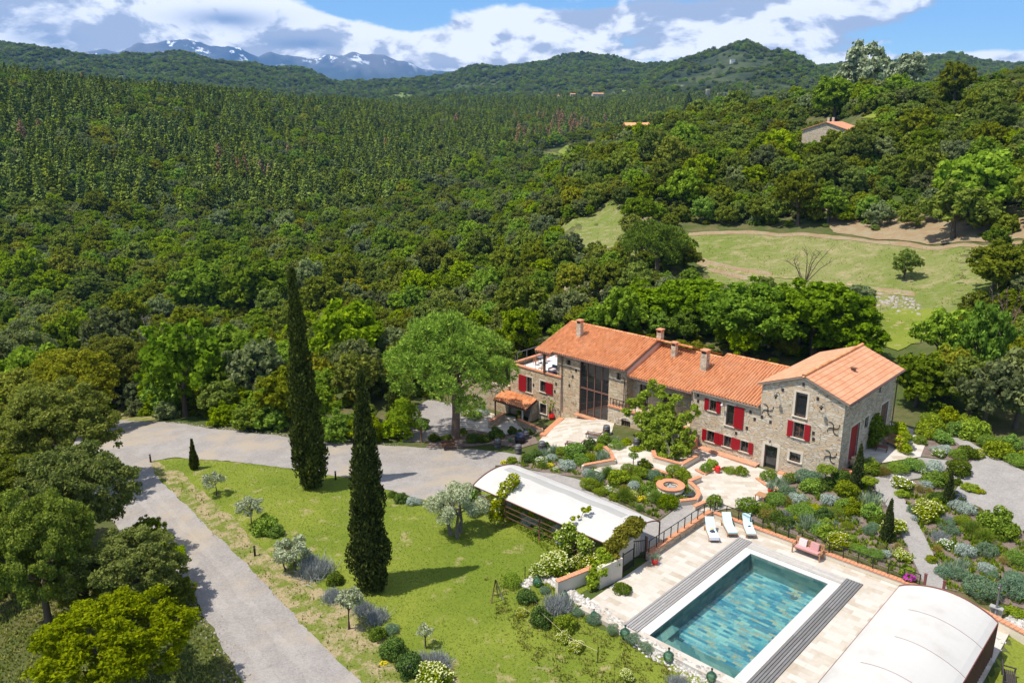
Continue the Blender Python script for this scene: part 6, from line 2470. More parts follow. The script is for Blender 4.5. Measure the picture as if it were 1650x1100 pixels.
# ---- fountain
fp = gp(1080, 790)
fr = 22.5 * mpp(fp)
root = thing('round_fountain', 'round brick fountain with a wide coping and dark water in the garden', 'fountain', (fp[0], fp[1], fp[2]))
mb = MB()
mb.lathe([(fr * .96, -.3), (fr * .96, .42), (fr * .55, .42), (fr * .55, .1)], 40)
mb.build('basin', M_RENDER, root)
mc = MB()
for k in range(44):
    a, b = 2 * math.pi * k / 44, 2 * math.pi * (k + .94) / 44
    q = [(r_ * math.cos(t_), r_ * math.sin(t_)) for (r_, t_) in ((fr * .52, a), (fr * 1.02, a), (fr * 1.02, b), (fr * .52, b))]
    mc.hexa([(x, y, .422) for x, y in q], [(x, y, .50) for x, y in q])
mc.build('coping', M_BRICK, root)
mb = MB()
mb.lathe([(fr * .535, .30), (.01, .301)], 32)
mb.build('water_surface', mat('dark_water', lambda t: pbsdf(t, (.03, .04, .035), .05, .8, 0, bump(t, t.noise(objc(t), 6.0, 3), .02, .3))), root)
mb = MB()
q_ = random.Random(4)
for k in range(14):
    a, r_ = q_.uniform(0, 6.28), q_.uniform(0, fr * .38)
    x, y = math.cos(a) * r_, math.sin(a) * r_
    mb.lathe([(.12, .25), (.14, .34), (.08, .42), (.01, .44)], 7, (x, y, q_.uniform(-.02, .05)))
mb.build('stones', M_LEAD, root)
p = gp(1108, 793)
mb = MB()
mb.lathe([(.85, 0), (.80, .06), (.01, .061)], 24)
tag(mb.build('runnel_pool', MATS['dark_water'], None, (p[0], p[1], p[2] + .06)), 'dark pool of water between the round fountain and its outer basin wall', 'pond')

# ---- lean-to with clay tiles
LO = (-52.7, 56.4)
loc, rz = frame_at(*LO)
lean = thing('tiled_lean_to', 'small open lean-to with a bright clay tile roof against the annex', 'lean-to', loc, rz)
mb = HB(LO)
n, seg = 18, 8
for r in range(6):
    for c in range(n):
        vs, fs = [], []
        for k in range(seg + 1):
            h = .06 * math.cos(2 * math.pi * k / seg)
            uu = -55.0 + 4.65 * (c + k / seg) / n
            for s_, lf in ((r / 6 - (.02 if r else 0), .06), ((r + 1) / 6, .02)):
                vs.append((uu, 55.5 + 1.72 * s_, -.15 + .68 * s_ + h + lf))
        fs = [(2 * k, 2 * k + 2, 2 * k + 3, 2 * k + 1) for k in range(seg)]
        mb.sm = True
        mb.add(vs, fs, min(1, max(0, R0.gauss(.5, .22))))
mb.build('tiled_roof', M_TILE, lean)
mb = HB(LO)
mb.hexa([(-55.0, 55.5, -.32), (-50.36, 55.5, -.32), (-50.36, 57.2, .36), (-55.0, 57.2, .36)], [(-55.0, 55.5, -.2), (-50.36, 55.5, -.2), (-50.36, 57.2, .48), (-55.0, 57.2, .48)])
mb.build('roof_slab', M_DARKW, lean)
mb = HB(LO)
mb.hexa([(-50.6, 55.7, -2.4), (-50.36, 55.7, -2.4), (-50.36, 57.25, -2.4), (-50.6, 57.25, -2.4)], [(-50.6, 56.6, -.1), (-50.37, 56.6, -.1), (-50.37, 57.25, .3), (-50.6, 57.25, .3)])
mb.build('side_wall', M_WALLY, lean)
for u in (-54.85, -51.0):
    mb = HB(LO)
    mb.box(u - .06, u + .06, 55.6, 55.72, -2.4, -.25)
    mb.build('post', M_DARKW if u < -54 else M_WHITE, lean)

# ---- terrace furniture on the annex roof
M_ORNG = plain('orange_metal', (.42, .16, .09), .5, .4, .1, .1)
for k, (u, v) in enumerate([(-52.9, 60.6), (-52.2, 63.5)]):
    loc, rz = frame_at(u, v, 3.05)
    root = thing('bistro_table', ('round bistro table near the front of the roof terrace', 'round bistro table further back on the roof terrace')[k], 'table', loc, rz)
    MB().lathe([(.42, .70), (.44, .72), (.42, .74), (.01, .741)], 20).build('table_top', M_METAL, root)
    MB().lathe([(.04, .03), (.03, .70)], 8).build('leg', M_IRON, root)
    MB().lathe([(.25, 0), (.24, .03), (.02, .031)], 14).build('base', M_IRON, root)


def chair(lab, u, v, rz0, m, z, first=None):
    loc, rz = frame_at(u, v, z)
    if first:
        return dup(first, loc, rz + rz0, None, lab)
    root = thing('bistro_chair', lab, 'chair', loc, rz + rz0, 'orange chairs on the roof terrace')
    MB().box(-.21, .21, -.2, .2, .43, .46).build('seat', m, root)
    mb = MB()
    for k in range(5):
        x = -.19 + k * .095
        mb.hexa([(x - .015, .19, .46), (x + .015, .19, .46), (x + .015, .21, .46), (x - .015, .21, .46)], [(x - .015, .25, .85), (x + .015, .25, .85), (x + .015, .27, .85), (x - .015, .27, .85)])
    mb.box(-.21, .21, .245, .275, .84, .90)
    mb.build('backrest', m, root)
    for (x, y) in ((-.19, -.18), (.19, -.18), (-.19, .18), (.19, .18)):
        MB().box(x - .015, x + .015, y - .015, y + .015, 0, .43).build('leg', m, root)
    return root


c0 = chair('orange chair facing away from camera at the front terrace table', -52.9, 59.8, math.pi, M_ORNG, 3.05)
chair('orange chair beyond the front terrace table', -52.9, 61.5, 0, M_ORNG, 3.05, c0)
chair('orange chair beside the rear terrace table', -53.1, 63.6, 1.5, M_ORNG, 3.05, c0)
chair('orange chair between the two terrace tables', -52.2, 62.6, math.pi, M_ORNG, 3.05, c0)
loc, rz = frame_at(-49.3, 58.9, 3.05)
root = thing('outdoor_sofa', 'dark outdoor sofa with pale cushions under the porch roof on the terrace', 'sofa', loc, rz)
MB().box(-.85, .85, -.35, .40, .08, .34).build('sofa_base', M_NAVY, root)
MB().box(-.85, .85, .28, .42, .342, .78).build('backrest', M_NAVY, root)
for x in (-.84, .74):
    MB().box(x, x + .10, -.35, .278, .342, .56).build('armrest', M_NAVY, root)
MB().box(-.72, .72, -.33, .26, .345, .46).build('cushion', M_PINKL, root)
loc, rz = frame_at(-50.9, 58.4, 3.05)
root = thing('parasol_base_chair', 'pale folding armchair beside the sofa on the terrace', 'chair', loc, rz)
root.name = 'folding_armchair'
MB().box(-.25, .25, -.22, .25, .38, .44).build('seat', M_TEAK, root)
MB().hexa([(-.25, .22, .44), (.25, .22, .44), (.25, .27, .44), (-.25, .27, .44)], [(-.25, .38, .95), (.25, .38, .95), (.25, .43, .95), (-.25, .43, .95)]).build('backrest', M_CANVASG, root)
for (x, y) in ((-.23, -.2), (.23, -.2), (-.23, .22), (.23, .22)):
    MB().box(x - .02, x + .02, y - .02, y + .02, 0, .38).build('leg', M_TEAK, root)

# ---- bollard lights, posts, stands
for k, (px, py, lab) in enumerate([(243, 745, 'dark bollard light at the lawn corner by the road bend'), (541, 773, 'dark bollard light beside the foot of the tallest cypress'), (411, 896, 'dark bollard light on the lawn edge beside the descending drive')]):
    p = gp(px, py)
    root = thing('bollard_light', lab, 'bollard light', (p[0], p[1], p[2]), 0, 'bollard lights along the drive')
    MB().lathe([(.075, -.1), (.075, .62), (.07, .63)], 12).build('post', M_IRON, root)
    MB().lathe([(.06, .631), (.06, .74), (.01, .741)], 12).build('lamp', M_METAL, root)
    MB().lathe([(.085, .742), (.085, .79), (.02, .80)], 12).build('cap', M_IRON, root)
p = gp(799, 968)
root = thing('easel_stand', 'dark three-legged wooden stand on the lawn above the lavender', 'stand', (p[0], p[1], p[2]), .5)
MB().tube([(-.38, -.1, -.1), (-.02, 0, 1.5)], .035, 5).build('leg', M_DARKW, root)
MB().tube([(.45, -.15, -.1), (0.02, 0, 1.46)], .035, 5).build('leg', M_BARKG, root)
MB().tube([(.40, .45, -.1), (0.0, .04, 1.42)], .03, 5).build('leg', M_DARKW, root)
MB().tube([(-.24, -.05, .45), (.28, -.06, .45)], .02, 5).build('crossbar', M_DARKW, root)
for (px, py, h, lab) in [(846, 935, 1.0, 'thin dark iron stake on the lawn near the pebble border'), (963, 1068, 1.05, 'thin dark iron stake holding the rope below the pool'), (923, 912, .8, 'thin iron stake between the two white-flowering bushes')]:
    p = gp(px, py)
    mb = MB()
    mb.tube([(0, 0, -.2), (0, 0, h)], .03, 6)
    mb.tube([(0, 0, h - .12), (.06, 0, h - .06), (0, 0, h)], .012, 5)
    tag(mb.build('iron_stake', M_IRON, None, tuple(p)), lab, 'stake')
a, b = gp(963, 1068), gp(868, 1002)
mb = MB()
mb.tube([tuple(a + [0, 0, .75]), tuple((a + b) / 2 + np.array([0, 0, .35])), tuple(b + [0, 0, .8])], .012, 4)
tag(mb.build('rope', M_STRAW), 'thin pale rope running from the iron stake into the lavender', 'rope')
p = gp(679, 712)
root = thing('wooden_post', 'dark wooden post at the road edge beside the young pine', 'post', tuple(p))
MB().tube([(0, 0, -.2), (0, 0, 1.55)], .09, 8).build('shaft', M_DARKW, root)
MB().lathe([(.10, 1.551), (.03, 1.62)], 8).build('cap', M_DARKW, root)
# old handcart under the pine
p = gp(722, 724)
root = thing('handcart', 'old wooden handcart with spoked wheels in the pine shade', 'handcart', (p[0], p[1], p[2]), .2)
MB().box(-.6, .6, -.35, .35, .45, .52).build('bed', M_DARKW, root)
for s_ in (-1, 1):
    MB().box(-.6, .6, s_ * .35 - .02, s_ * .35 + .02, .522, .75).build('side_board', M_DARKW, root)
    mb = MB()
    n = 18
    for k in range(n):
        a, b = 2 * math.pi * k / n, 2 * math.pi * (k + 1) / n
        mb.tube([(math.cos(a) * .42, s_ * .42, .42 + math.sin(a) * .42), (math.cos(b) * .42, s_ * .42, .42 + math.sin(b) * .42)], .03, 4)
    for k in range(8):
        a = 2 * math.pi * k / 8
        mb.tube([(0, s_ * .42, .42), (math.cos(a) * .42, s_ * .42, .42 + math.sin(a) * .42)], .016, 4)
    mb.build('wheel', M_DARKW, root)
    MB().tube([(.6, s_ * .25, .5), (1.5, s_ * .22, .3)], .025, 5).build('shaft', M_DARKW, root)
# shower
x, y = W(-7.2, 48.7)
root = thing('garden_shower', 'grey steel outdoor shower column behind the white pool canopy', 'shower', (x, y, g1(x, y)), -AX)
MB().tube([(0, 0, -.1), (0, 0, 2.1), (0, -.06, 2.2), (0, -.22, 2.25), (0, -.34, 2.2)], .06, 10).build('column', M_METAL, root)
MB().lathe([(.03, 0), (.10, -.04), (.09, -.06), (.01, -.061)], 12, (0, -.34, 2.2)).build('shower_head', M_METAL, root)
MB().box(-.35, .35, -.1, .25, .62, .68).build('shelf', M_LEAD, root)
MB().box(-.3, .3, .08, .2, -.2, .618).build('panel', M_RENDER, root)

# ---- glass demijohns
def m_green(t):
    g = t.n('ShaderNodeBsdfGlossy', i={'Color': (.9, 1, .9, 1), 'Roughness': .08})
    tr = t.n('ShaderNodeBsdfTransparent', i={'Color': (.62, .82, .64, 1)})
    d = pbsdf(t, (.05, .16, .08), .1, .6)
    a = t.n('ShaderNodeMixShader', i={0: .35, 1: tr.outputs[0], 2: d.outputs[0]})
    return t.n('ShaderNodeMixShader', i={0: t.n('ShaderNodeFresnel', i={0: 1.45}).outputs[0], 1: a.outputs[0], 2: g.outputs[0]})


M_GGL = mat('green_glass', m_green)
for (px, py, s_, lab) in [(866, 943, 1.2, 'bright green glass demijohn at the upper end of the pebble border'), (910, 962, .8, 'green glass demijohn among lavender beside the pebbles'), (957, 994, .8, 'green glass demijohn half hidden in the shrub by the deck end'),
                          (1007, 1026, 1.15, 'green glass demijohn next to the pale rosemary below the deck'), (1077, 1064, 1.2, 'round green glass demijohn lying in grass below the pool corner'), (1146, 1096, 1.1, 'green glass demijohn at the photo edge below the pool')]:
    p = gp(px, py)
    root = thing('glass_demijohn', lab, 'demijohn', tuple(p), 0, 'green demijohns along the pebble border')
    MB().lathe([(.12 * s_, 0), (.22 * s_, .06 * s_), (.27 * s_, .2 * s_), (.22 * s_, .36 * s_), (.09 * s_, .46 * s_), (.045 * s_, .52 * s_), (.045 * s_, .62 * s_)], 16).build('bottle', M_GGL, root)
    MB().lathe([(.055 * s_, .621 * s_), (.055 * s_, .66 * s_), (.02 * s_, .661 * s_)], 10).build('neck_rim', M_IRON, root)

# ---- white rubble along the terrace edge
def stones(name, lab, path, n, wd, r0, r1, m, lift=0.0):
    P = [gp(*p) for p in path]
    seg = [np.linalg.norm(P[i + 1][:2] - P[i][:2]) for i in range(len(P) - 1)]
    cum = np.concatenate([[0], np.cumsum(seg)])
    V, F = [], []
    qq = np.random.default_rng(3)
    base = np.array([[1, 0, 0], [0, 1, 0], [-1, 0, 0], [0, -1, 0], [.6, .6, .7], [-.6, .6, .75], [-.6, -.6, .7], [.6, -.6, .8]])
    faces = [(0, 4, 7, 3), (1, 5, 4, 0), (2, 6, 5, 1), (3, 7, 6, 2), (4, 5, 6, 7)]
    for _ in range(n):
        s_ = qq.uniform(0, cum[-1])
        i = min(np.searchsorted(cum, s_) - 1, len(seg) - 1)
        i = max(i, 0)
        f = (s_ - cum[i]) / seg[i]
        c = P[i][:2] + (P[i + 1][:2] - P[i][:2]) * f
        d = (P[i + 1][:2] - P[i][:2]) / seg[i]
        c = c + np.array([-d[1], d[0]]) * qq.normal(0, wd)
        r = qq.uniform(r0, r1)
        a = qq.uniform(0, 6.28)
        Rm = np.array([[math.cos(a), -math.sin(a), 0], [math.sin(a), math.cos(a), 0], [0, 0, 1]])
        pts = (base * (r * qq.uniform(.7, 1.3, (8, 3)))) @ Rm.T + np.array([c[0], c[1], g1(*c) + lift + qq.uniform(-.02, .06)])
        o = len(V)
        V.extend(pts)
        F.extend([tuple(o + k for k in f_) for f_ in faces])
    tag(link(name, raw_mesh(name, np.array(V), np.array(F), m, rnd=np.repeat(qq.random(len(F) // 5), 5))), lab, 'pebbles', None, 'stuff')


def m_peb(t):
    a = t.n('ShaderNodeAttribute', attribute_name='rnd').outputs['Fac']
    return pbsdf(t, t.mix(a, (.30, .275, .24), (.62, .59, .55)), .9, .1, 0, bump(t, t.noise(objc(t), 9.0, 4), .02, .6))


M_PEB = mat('white_stone', m_peb)
M_PEBB = plain('beige_stone', (.34, .30, .255), .9, .1, 0, .3)
stones('white_pebbles', 'band of broken white stones along the lower edge of the pool terrace', [(862, 922), (905, 944), (950, 976), (990, 1002), (1040, 1036), (1095, 1068), (1165, 1106)], 2600, .17, .05, .13, M_PEB)
stones('white_pebbles', 'short spur of white stones pointing into the lawn by the bright demijohn', [(843, 946), (866, 928)], 260, .14, .05, .12, M_PEB)
stones('white_pebbles', 'white stones filling the corner behind the outdoor shower', [(1618, 1000), (1640, 1012), (1655, 1020)], 400, .35, .06, .14, M_PEB)
stones('white_pebbles', 'pale stones along the edge of the canopy on the grass', [(1608, 1030), (1580, 1075), (1565, 1105)], 400, .15, .05, .11, M_PEB)
stones('scattered_stones', 'loose stones along the ragged edges of the gravel drive', [(300, 945), (350, 1030), (398, 1100)], 160, .35, .03, .08, M_PEBB)
stones('scattered_stones', 'loose pale stones along the upper edge of the road', [(190, 680), (330, 689), (470, 704), (640, 717)], 420, .22, .03, .07, M_PEBB)
stones('scattered_stones', 'rocks scattered at the lower end of the dry meadow', [(1370, 478), (1430, 492), (1480, 490)], 130, 2.0, .12, .35, M_PEBB)
# ================================================================ GARDEN PLANTS
def dome(n, nl, L, Wd, seed, flat=.85, lob=(.26, .40), jit=.55, rag=.08):
    r = np.random.default_rng(seed)
    lobes = [(0, 0, .35, .62, flat)]
    for i in range(nl):
        z = (i + .5) / nl
        a = i * 2.39996
        s_ = math.sqrt(1 - z * z)
        q = r.uniform(.58, .72)
        lobes.append((math.cos(a) * s_ * q, math.sin(a) * s_ * q, .25 + z * q * flat + r.normal(0, rag), r.uniform(*lob), .9))
    P, N = lobe_points(lobes, n, zmin=-.05)
    return leaf_quads(P, N, L, Wd, jit)


def blades(n, L, wd, spread, seed, base=.25, droop=.3):
    r = np.random.default_rng(seed)
    V, F = [], []
    for k in range(n):
        a, e = r.uniform(0, 6.283), abs(r.normal(0, spread))
        o = np.array([r.normal(0, base), r.normal(0, base), 0])
        d = np.array([math.cos(a) * math.sin(e), math.sin(a) * math.sin(e), math.cos(e)])
        l = L * r.uniform(.6, 1.15)
        s_ = unit(np.cross(d, r.normal(0, 1, 3))) * wd
        m_ = o + d * l * .6
        tip = o + d * l + np.array([math.cos(a), math.sin(a), -.6]) * droop * l * e
        b = len(V)
        V += [o - s_, o + s_, m_ + s_ * .9, m_ - s_ * .9, tip]
        F += [(b, b + 1, b + 2, b + 3), (b + 3, b + 2, b + 4, b + 4)]
    V = np.array(V)
    F2 = []
    for f in F:
        F2.append(f)
    # quads only: the tip becomes a very thin quad
    V2, FF = [], []
    for f in F2:
        o = len(V2)
        q = [V[i] for i in f]
        if f[2] == f[3]:
            q[3] = q[3] + np.array([0, 0, .002])
        V2 += q
        FF.append((o, o + 1, o + 2, o + 3))
    return np.array(V2), np.array(FF)


P_SILV = leafmat('leaf_silver', (.15, .19, .15), (.46, .52, .46), gain=1.16, trans=.1, hue=.01, val=.12)
P_BOX = leafmat('leaf_box', (.04, .07, .008), (.20, .295, .03), gain=1.16, trans=.25, hue=.015, val=.15)
P_DARK = leafmat('leaf_dark', (.035, .058, .012), (.14, .20, .04), gain=1.16, trans=.25, hue=.02, val=.2)
P_LEAF = leafmat('leaf_garden', (.075, .115, .014), (.29, .375, .070), gain=1.16, trans=.3, hue=.03, val=.22)
P_LIME = leafmat('leaf_lime_garden', (.09, .12, .010), (.36, .42, .035), gain=1.16, trans=.3, hue=.02, val=.12)
P_BRON = leafmat('leaf_bronze_garden', (.075, .07, .018), (.27, .24, .07), gain=1.16, trans=.25, hue=.03, val=.2)
P_LAV = leafmat('lavender', (.11, .135, .10), (.42, .42, .45), gain=1.16, trans=.1, hue=.01, val=.1)
P_SPIK = leafmat('leaf_spiky', (.10, .145, .09), (.33, .40, .28), gain=1.16, trans=.2, hue=.015, val=.12)
P_GRAS = leafmat('leaf_grass', (.06, .10, .015), (.25, .33, .08), gain=1.16, trans=.3, hue=.02, val=.15)
P_TAN = leafmat('dry_grass', (.22, .17, .06), (.46, .37, .16), gain=1.16, trans=.3, hue=.01, val=.15)
P_BLUE = leafmat('leaf_bluegreen', (.06, .10, .06), (.22, .31, .19), gain=1.16, trans=.2, hue=.02, val=.15)
M_WFL = plain('white_petal', (.82, .80, .78), .7, .2, 0, .05)
M_YFL = plain('yellow_petal', (.80, .60, .02), .7, .2, 0, .1)
M_PFL = plain('purple_petal', (.36, .06, .40), .7, .2, 0, .1)
M_BFL = plain('blue_petal', (.22, .20, .50), .7, .2, 0, .1)
D_BALL = [dome(3400, 20, .085, .055, 300 + k, .95, (.24, .34), .5, .02) for k in range(2)]
D_LOOSE = [dome(2600, 13, .15, .085, 310 + k, .85, (.28, .46), .7, .14) for k in range(3)]
D_FINE = [dome(4200, 16, .13, .035, 320 + k, .85, (.28, .42), .8, .08) for k in range(2)]
D_LOW = [dome(2000, 12, .13, .085, 330 + k, .45, (.25, .4), .6, .06) for k in range(2)]
B_LAV = [blades(1500, .85, .016, .62, 340 + k, .38, .08) for k in range(2)]
B_SPIK = [blades(240, 1.15, .034, .42, 350 + k, .42, .1) for k in range(2)]
B_TALL = [blades(900, 1.35, .014, .42, 360 + k, .22, .5) for k in range(2)]
B_AGAV = [blades(46, 1.0, .075, .75, 370, .06, .25)]


def merged(parts):
    V, F, mi, o = [], [], [], 0
    for k, (v, f) in enumerate(parts):
        V.append(v)
        F.append(f + o)
        mi += [k] * len(f)
        o += len(v)
    return np.concatenate(V), np.concatenate(F), mi


def flower_mesh(name, base, leaf, petal, n=160, size=.075, up=.02, seed=0):
    V, F = base
    q = np.random.default_rng(seed)
    top = V.reshape(-1, 4, 3).mean(1)
    r2 = np.linalg.norm(top * np.array([1, 1, 1.1]), axis=1)
    sel = q.choice(np.nonzero((top[:, 2] > .12) & (r2 > np.quantile(r2, .55)))[0], n)
    P = top[sel] * 1.05 + np.array([0, 0, up])
    v2, f2 = leaf_quads(P, np.tile([0, -.2, 1.0], (n, 1)), size, size, .45)
    V, F, mi = merged([(V, F), (v2, f2)])
    return raw_mesh(name, V, F, [leaf, petal], mi=mi, rnd=rng.beta(1.6, 1.6, len(F)))


KINDS = {
    'S': ('silver_shrub', 'shrub', 'rounded silver-grey shrub', [leaf_mesh('silver_shrub', *d, P_SILV) for d in D_BALL], .9),
    'G': ('box_ball', 'shrub', 'clipped bright green ball shrub', [leaf_mesh('box_ball', *d, P_BOX) for d in D_BALL], 1.0),
    'D': ('dark_shrub', 'shrub', 'dark green leafy shrub', [leaf_mesh('dark_shrub', *d, P_DARK) for d in D_LOOSE], .95),
    'L': ('leafy_shrub', 'shrub', 'loose mid-green shrub', [leaf_mesh('leafy_shrub', *d, P_LEAF) for d in D_LOOSE], .9),
    'N': ('fine_shrub', 'shrub', 'soft fine-leaved green shrub', [leaf_mesh('fine_shrub', *d, P_LEAF) for d in D_FINE], .85),
    'Y': ('lime_shrub', 'shrub', 'bright lime-yellow shrub', [leaf_mesh('lime_shrub', *d, P_LIME) for d in D_LOOSE], .8),
    'B': ('bronze_shrub', 'shrub', 'bronze-tinted shrub', [leaf_mesh('bronze_shrub', *d, P_BRON) for d in D_FINE], .85),
    'E': ('blue_green_shrub', 'shrub', 'blue-green fine shrub', [leaf_mesh('blue_green_shrub', *d, P_BLUE) for d in D_FINE], .85),
    'V': ('lavender_bush', 'lavender', 'grey-mauve lavender mound', [leaf_mesh('lavender_bush', *d, P_LAV) for d in B_LAV], 1.0),
    'P': ('spiky_plant', 'plant', 'upright grey-green spiky clump', [leaf_mesh('spiky_plant', *d, P_SPIK) for d in B_SPIK], 1.0),
    'T': ('grass_clump', 'grass clump', 'arching green grass clump', [leaf_mesh('grass_clump', *d, P_GRAS) for d in B_TALL], 1.0),
    'U': ('dry_grass_clump', 'grass clump', 'straw-coloured grass clump', [leaf_mesh('dry_grass_clump', *d, P_TAN) for d in B_TALL], 1.0),
    'A': ('agave', 'agave', 'pale sword-leaved rosette plant', [leaf_mesh('agave', *d, P_SPIK) for d in B_AGAV], 1.0),
    'M': ('carpet_plant', 'plant', 'low spreading lime-green carpet plant', [leaf_mesh('carpet_plant', *d, P_LIME) for d in D_LOW], .7),
    'W': ('white_flower_bush', 'flowering shrub', 'shrub covered in white flowers', [flower_mesh('white_flower_bush', d, P_LEAF, M_WFL, 150, .10, seed=k) for k, d in enumerate(D_LOOSE[:2])], .75),
    'F': ('yellow_flower_plant', 'flowering plant', 'low plant with yellow flowers', [flower_mesh('yellow_flower_plant', d, P_LEAF, M_YFL, 260, .15, seed=k) for k, d in enumerate(D_LOW)], .7),
    'X': ('purple_flower_plant', 'flowering plant', 'dark plant with violet-blue flowers', [flower_mesh('purple_flower_plant', d, P_DARK, M_BFL, 240, .10, seed=k) for k, d in enumerate(D_FINE)], .9),
    'J': ('jasmine_bush', 'flowering shrub', 'cream-blossomed sprawling bush', [flower_mesh('jasmine_bush', d, P_LIME, plain('cream_petal', (.50, .50, .22), .7, .2), 260, .11, seed=k) for k, d in enumerate(D_LOOSE[:2])], .85)}

PL = """S 914 756 13;S 947 767 11;S 889 741 9;S 1021 787 11;L 926 738 19;D 950 722 10;Y 967 725 9;P 972 742 12;L 974 713 11;N 994 722 11;P 990 712 8;Y 1009 716 8;M 1023 726 9;
E 958 776 14;T 979 768 13;L 998 776 18;N 1012 760 12;D 1039 755 11;L 1033 768 14;E 1053 770 12;N 1086 763 13;L 1100 770 13;W 981 792 9;N 950 785 14;T 1005 806 14;J 1019 801 10;F 1034 805 7;T 1057 808 14;G 1076 816 18;L 1045 791 12;B 1007 790 8;L 1062 778 10;N 1024 775 9;D 1010 770 9;N 968 796 10;W 1046 800 6;T 1030 822 7;L 990 805 8;Y 1078 774 5;
P 877 733 9;P 893 728 9;W 870 746 9;F 887 751 6;W 896 759 6;T 876 754 7;D 877 722 9;D 863 738 10;W 880 743 7;S 905 745 6;L 905 731 10;G 916 745 8;N 938 747 12;N 950 741 10;M 940 735 8;D 852 744 9;T 845 742 8;F 812 747 6;L 825 745 8;
Y 1147 752 10;G 1137 760 11;G 1194 765 12;N 1176 762 8;B 1168 758 6;G 1239 774 14;G 1273 776 12;G 1151 815 14;G 1204 822 17;P 1255 782 11;E 1300 776 17;E 1318 772 14;L 1308 792 16;D 1330 786 13;D 1353 776 14;L 1364 794 17;S 1335 811 14;S 1289 810 13;S 1278 803 9;E 1269 797 12;N 1249 810 17;B 1264 811 9;N 1292 832 17;N 1276 828 12;Y 1314 825 11;D 1326 834 13;P 1302 850 14;V 1269 831 9;B 1238 834 12;D 1252 840 12;D 1268 846 11;N 1229 822 12;A 1273 852 9;Y 1283 839 7;L 1334 868 18;N 1320 860 14;J 1349 879 16;A 1347 846 8;L 1360 821 16;W 1242 825 5;N 1296 815 9;L 1330 845 10;N 1365 850 9;
L 1399 758 17;D 1409 763 10;B 1422 764 11;N 1447 760 16;L 1460 756 13;N 1472 755 15;S 1504 759 16;W 1487 762 8;D 1543 763 18;L 1502 780 17;D 1518 776 13;W 1454 784 16;Y 1452 799 10;S 1491 786 11;U 1481 792 8;U 1496 793 6;L 1397 782 10;P 1403 810 15;L 1368 824 17;A 1380 842 10;N 1350 828 12;L 1403 832 16;D 1412 842 10;J 1441 855 19;E 1401 858 10;E 1408 850 8;J 1493 832 22;L 1508 822 14;E 1470 825 9;D 1510 810 13;X 1540 807 14;S 1557 826 16;S 1541 820 12;B 1571 825 9;M 1562 789 14;M 1575 793 9;D 1542 780 7;N 1552 844 13;V 1527 839 9;A 1517 854 9;E 1533 859 11;E 1530 845 8;V 1513 867 11;T 1510 843 7;T 1565 858 13;L 1606 856 26;N 1590 850 14;T 1586 872 15;U 1583 862 8;L 1625 862 14;S 1476 838 8;
L 1498 702 20;L 1518 712 15;S 1521 729 13;W 1512 734 10;S 1505 727 8;D 1557 736 15;J 1573 736 11;N 1543 738 12;L 1482 715 10;
W 1524 882 12;S 1554 893 16;E 1590 892 15;S 1588 920 14;E 1598 930 10;P 1530 920 12;E 1520 926 13;P 1549 912 10;E 1548 932 14;E 1580 957 24;E 1636 957 25;E 1634 936 14;N 1637 906 17;U 1616 907 8;U 1510 888 7;J 1453 901 13;Y 1461 926 11;N 1410 898 14;Y 1385 882 7;S 1426 896 10;U 1446 884 7;M 1636 990 15;N 1390 893 10;L 1372 872 9;B 1420 884 6;N 1376 886 9;L 1500 905 9;
V 538 965 15;V 509 924 22;V 586 984 14;V 608 998 15;V 497 902 10;D 541 940 13;D 609 1028 14;E 631 1018 11;L 430 856 18;L 445 862 13;D 633 1055 20;D 659 1082 21;V 680 1074 20;V 704 1074 20;J 700 1098 24;L 468 885 9;F 618 1070 6;
V 900 982 22;D 872 1004 19;L 909 1012 19;D 848 968 14;E 958 1002 12;E 932 990 10;E 988 1018 10;E 1021 1034 11;E 1043 1046 12;E 878 954 8;N 824 942 15;J 908 1032 12;J 928 1046 12;J 841 990 10;J 1008 1094 12;V 1092 1104 14;J 896 922 24;J 872 926 16;J 956 912 22;J 935 908 14;D 1003 955 15;L 948 1000 8;D 968 960 0;
S 850 845 12;L 872 860 14;S 905 872 14;L 918 880 12;N 940 890 12;L 832 832 12;N 888 864 11;S 780 810 12;D 791 813 13;S 866 846 9;S 898 862 14;L 881 852 11;L 854 840 9;S 840 833 8;S 937 882 8;D 632 800 7;D 646 808 11;S 665 812 10;S 676 812 7;L 770 806 10;S 815 818 9;L 925 872 9;
D 826 699 9;D 850 701 7;D 838 703 8;D 800 706 13;D 720 712 9;D 700 710 9;D 762 712 11;D 780 712 9;P 822 712 5;L 745 700 8;
N 766 674 12;S 778 668 10;G 749 662 8;L 680 690 14;W 752 670 7;
L 1540 700 18;L 1570 706 22;N 1595 720 19;L 1608 734 20;N 1640 748 17;L 1530 680 18;N 1500 680 16;L 1560 690 18;L 1625 722 18;L 1655 745 16"""
LM = [('the round fountain', 1080, 786), ('the lollipop topiary', 1020, 752), ('the leafy creeper tree', 1085, 745), ('the yellow glazed pot', 1239, 859), ('the wooden pool bench', 1305, 885), ('the glazed house door', 1240, 757), ('the small patio table', 1226, 806),
      ('the clay urn', 1376, 752), ('the gable-corner cypress', 1379, 788), ('the path-bend cypress', 1428, 872), ('the track-side cypress', 1526, 812), ('the purple-flowered pot', 1463, 944), ('the outdoor shower', 1607, 975),
      ('the side terrace bench', 1439, 722), ('the grey barrel', 977, 700), ('the terrace-edge barrel', 873, 726), ('the big umbrella pine', 734, 706), ('the tiled lean-to', 830, 665), ('the tallest cypress', 503, 785), ('the straight lawn cypress', 599, 948), ('the old olive tree', 735, 858),
      ('the wooden stand on the lawn', 799, 968), ('the drive-side bollard light', 411, 896), ('the bright green demijohn', 866, 943), ('the rope stake', 963, 1068), ('the pool gate', 1015, 905), ('the pink-flowered photo border', 1650, 860), ('the bare tree over the gravel track', 1605, 600)]
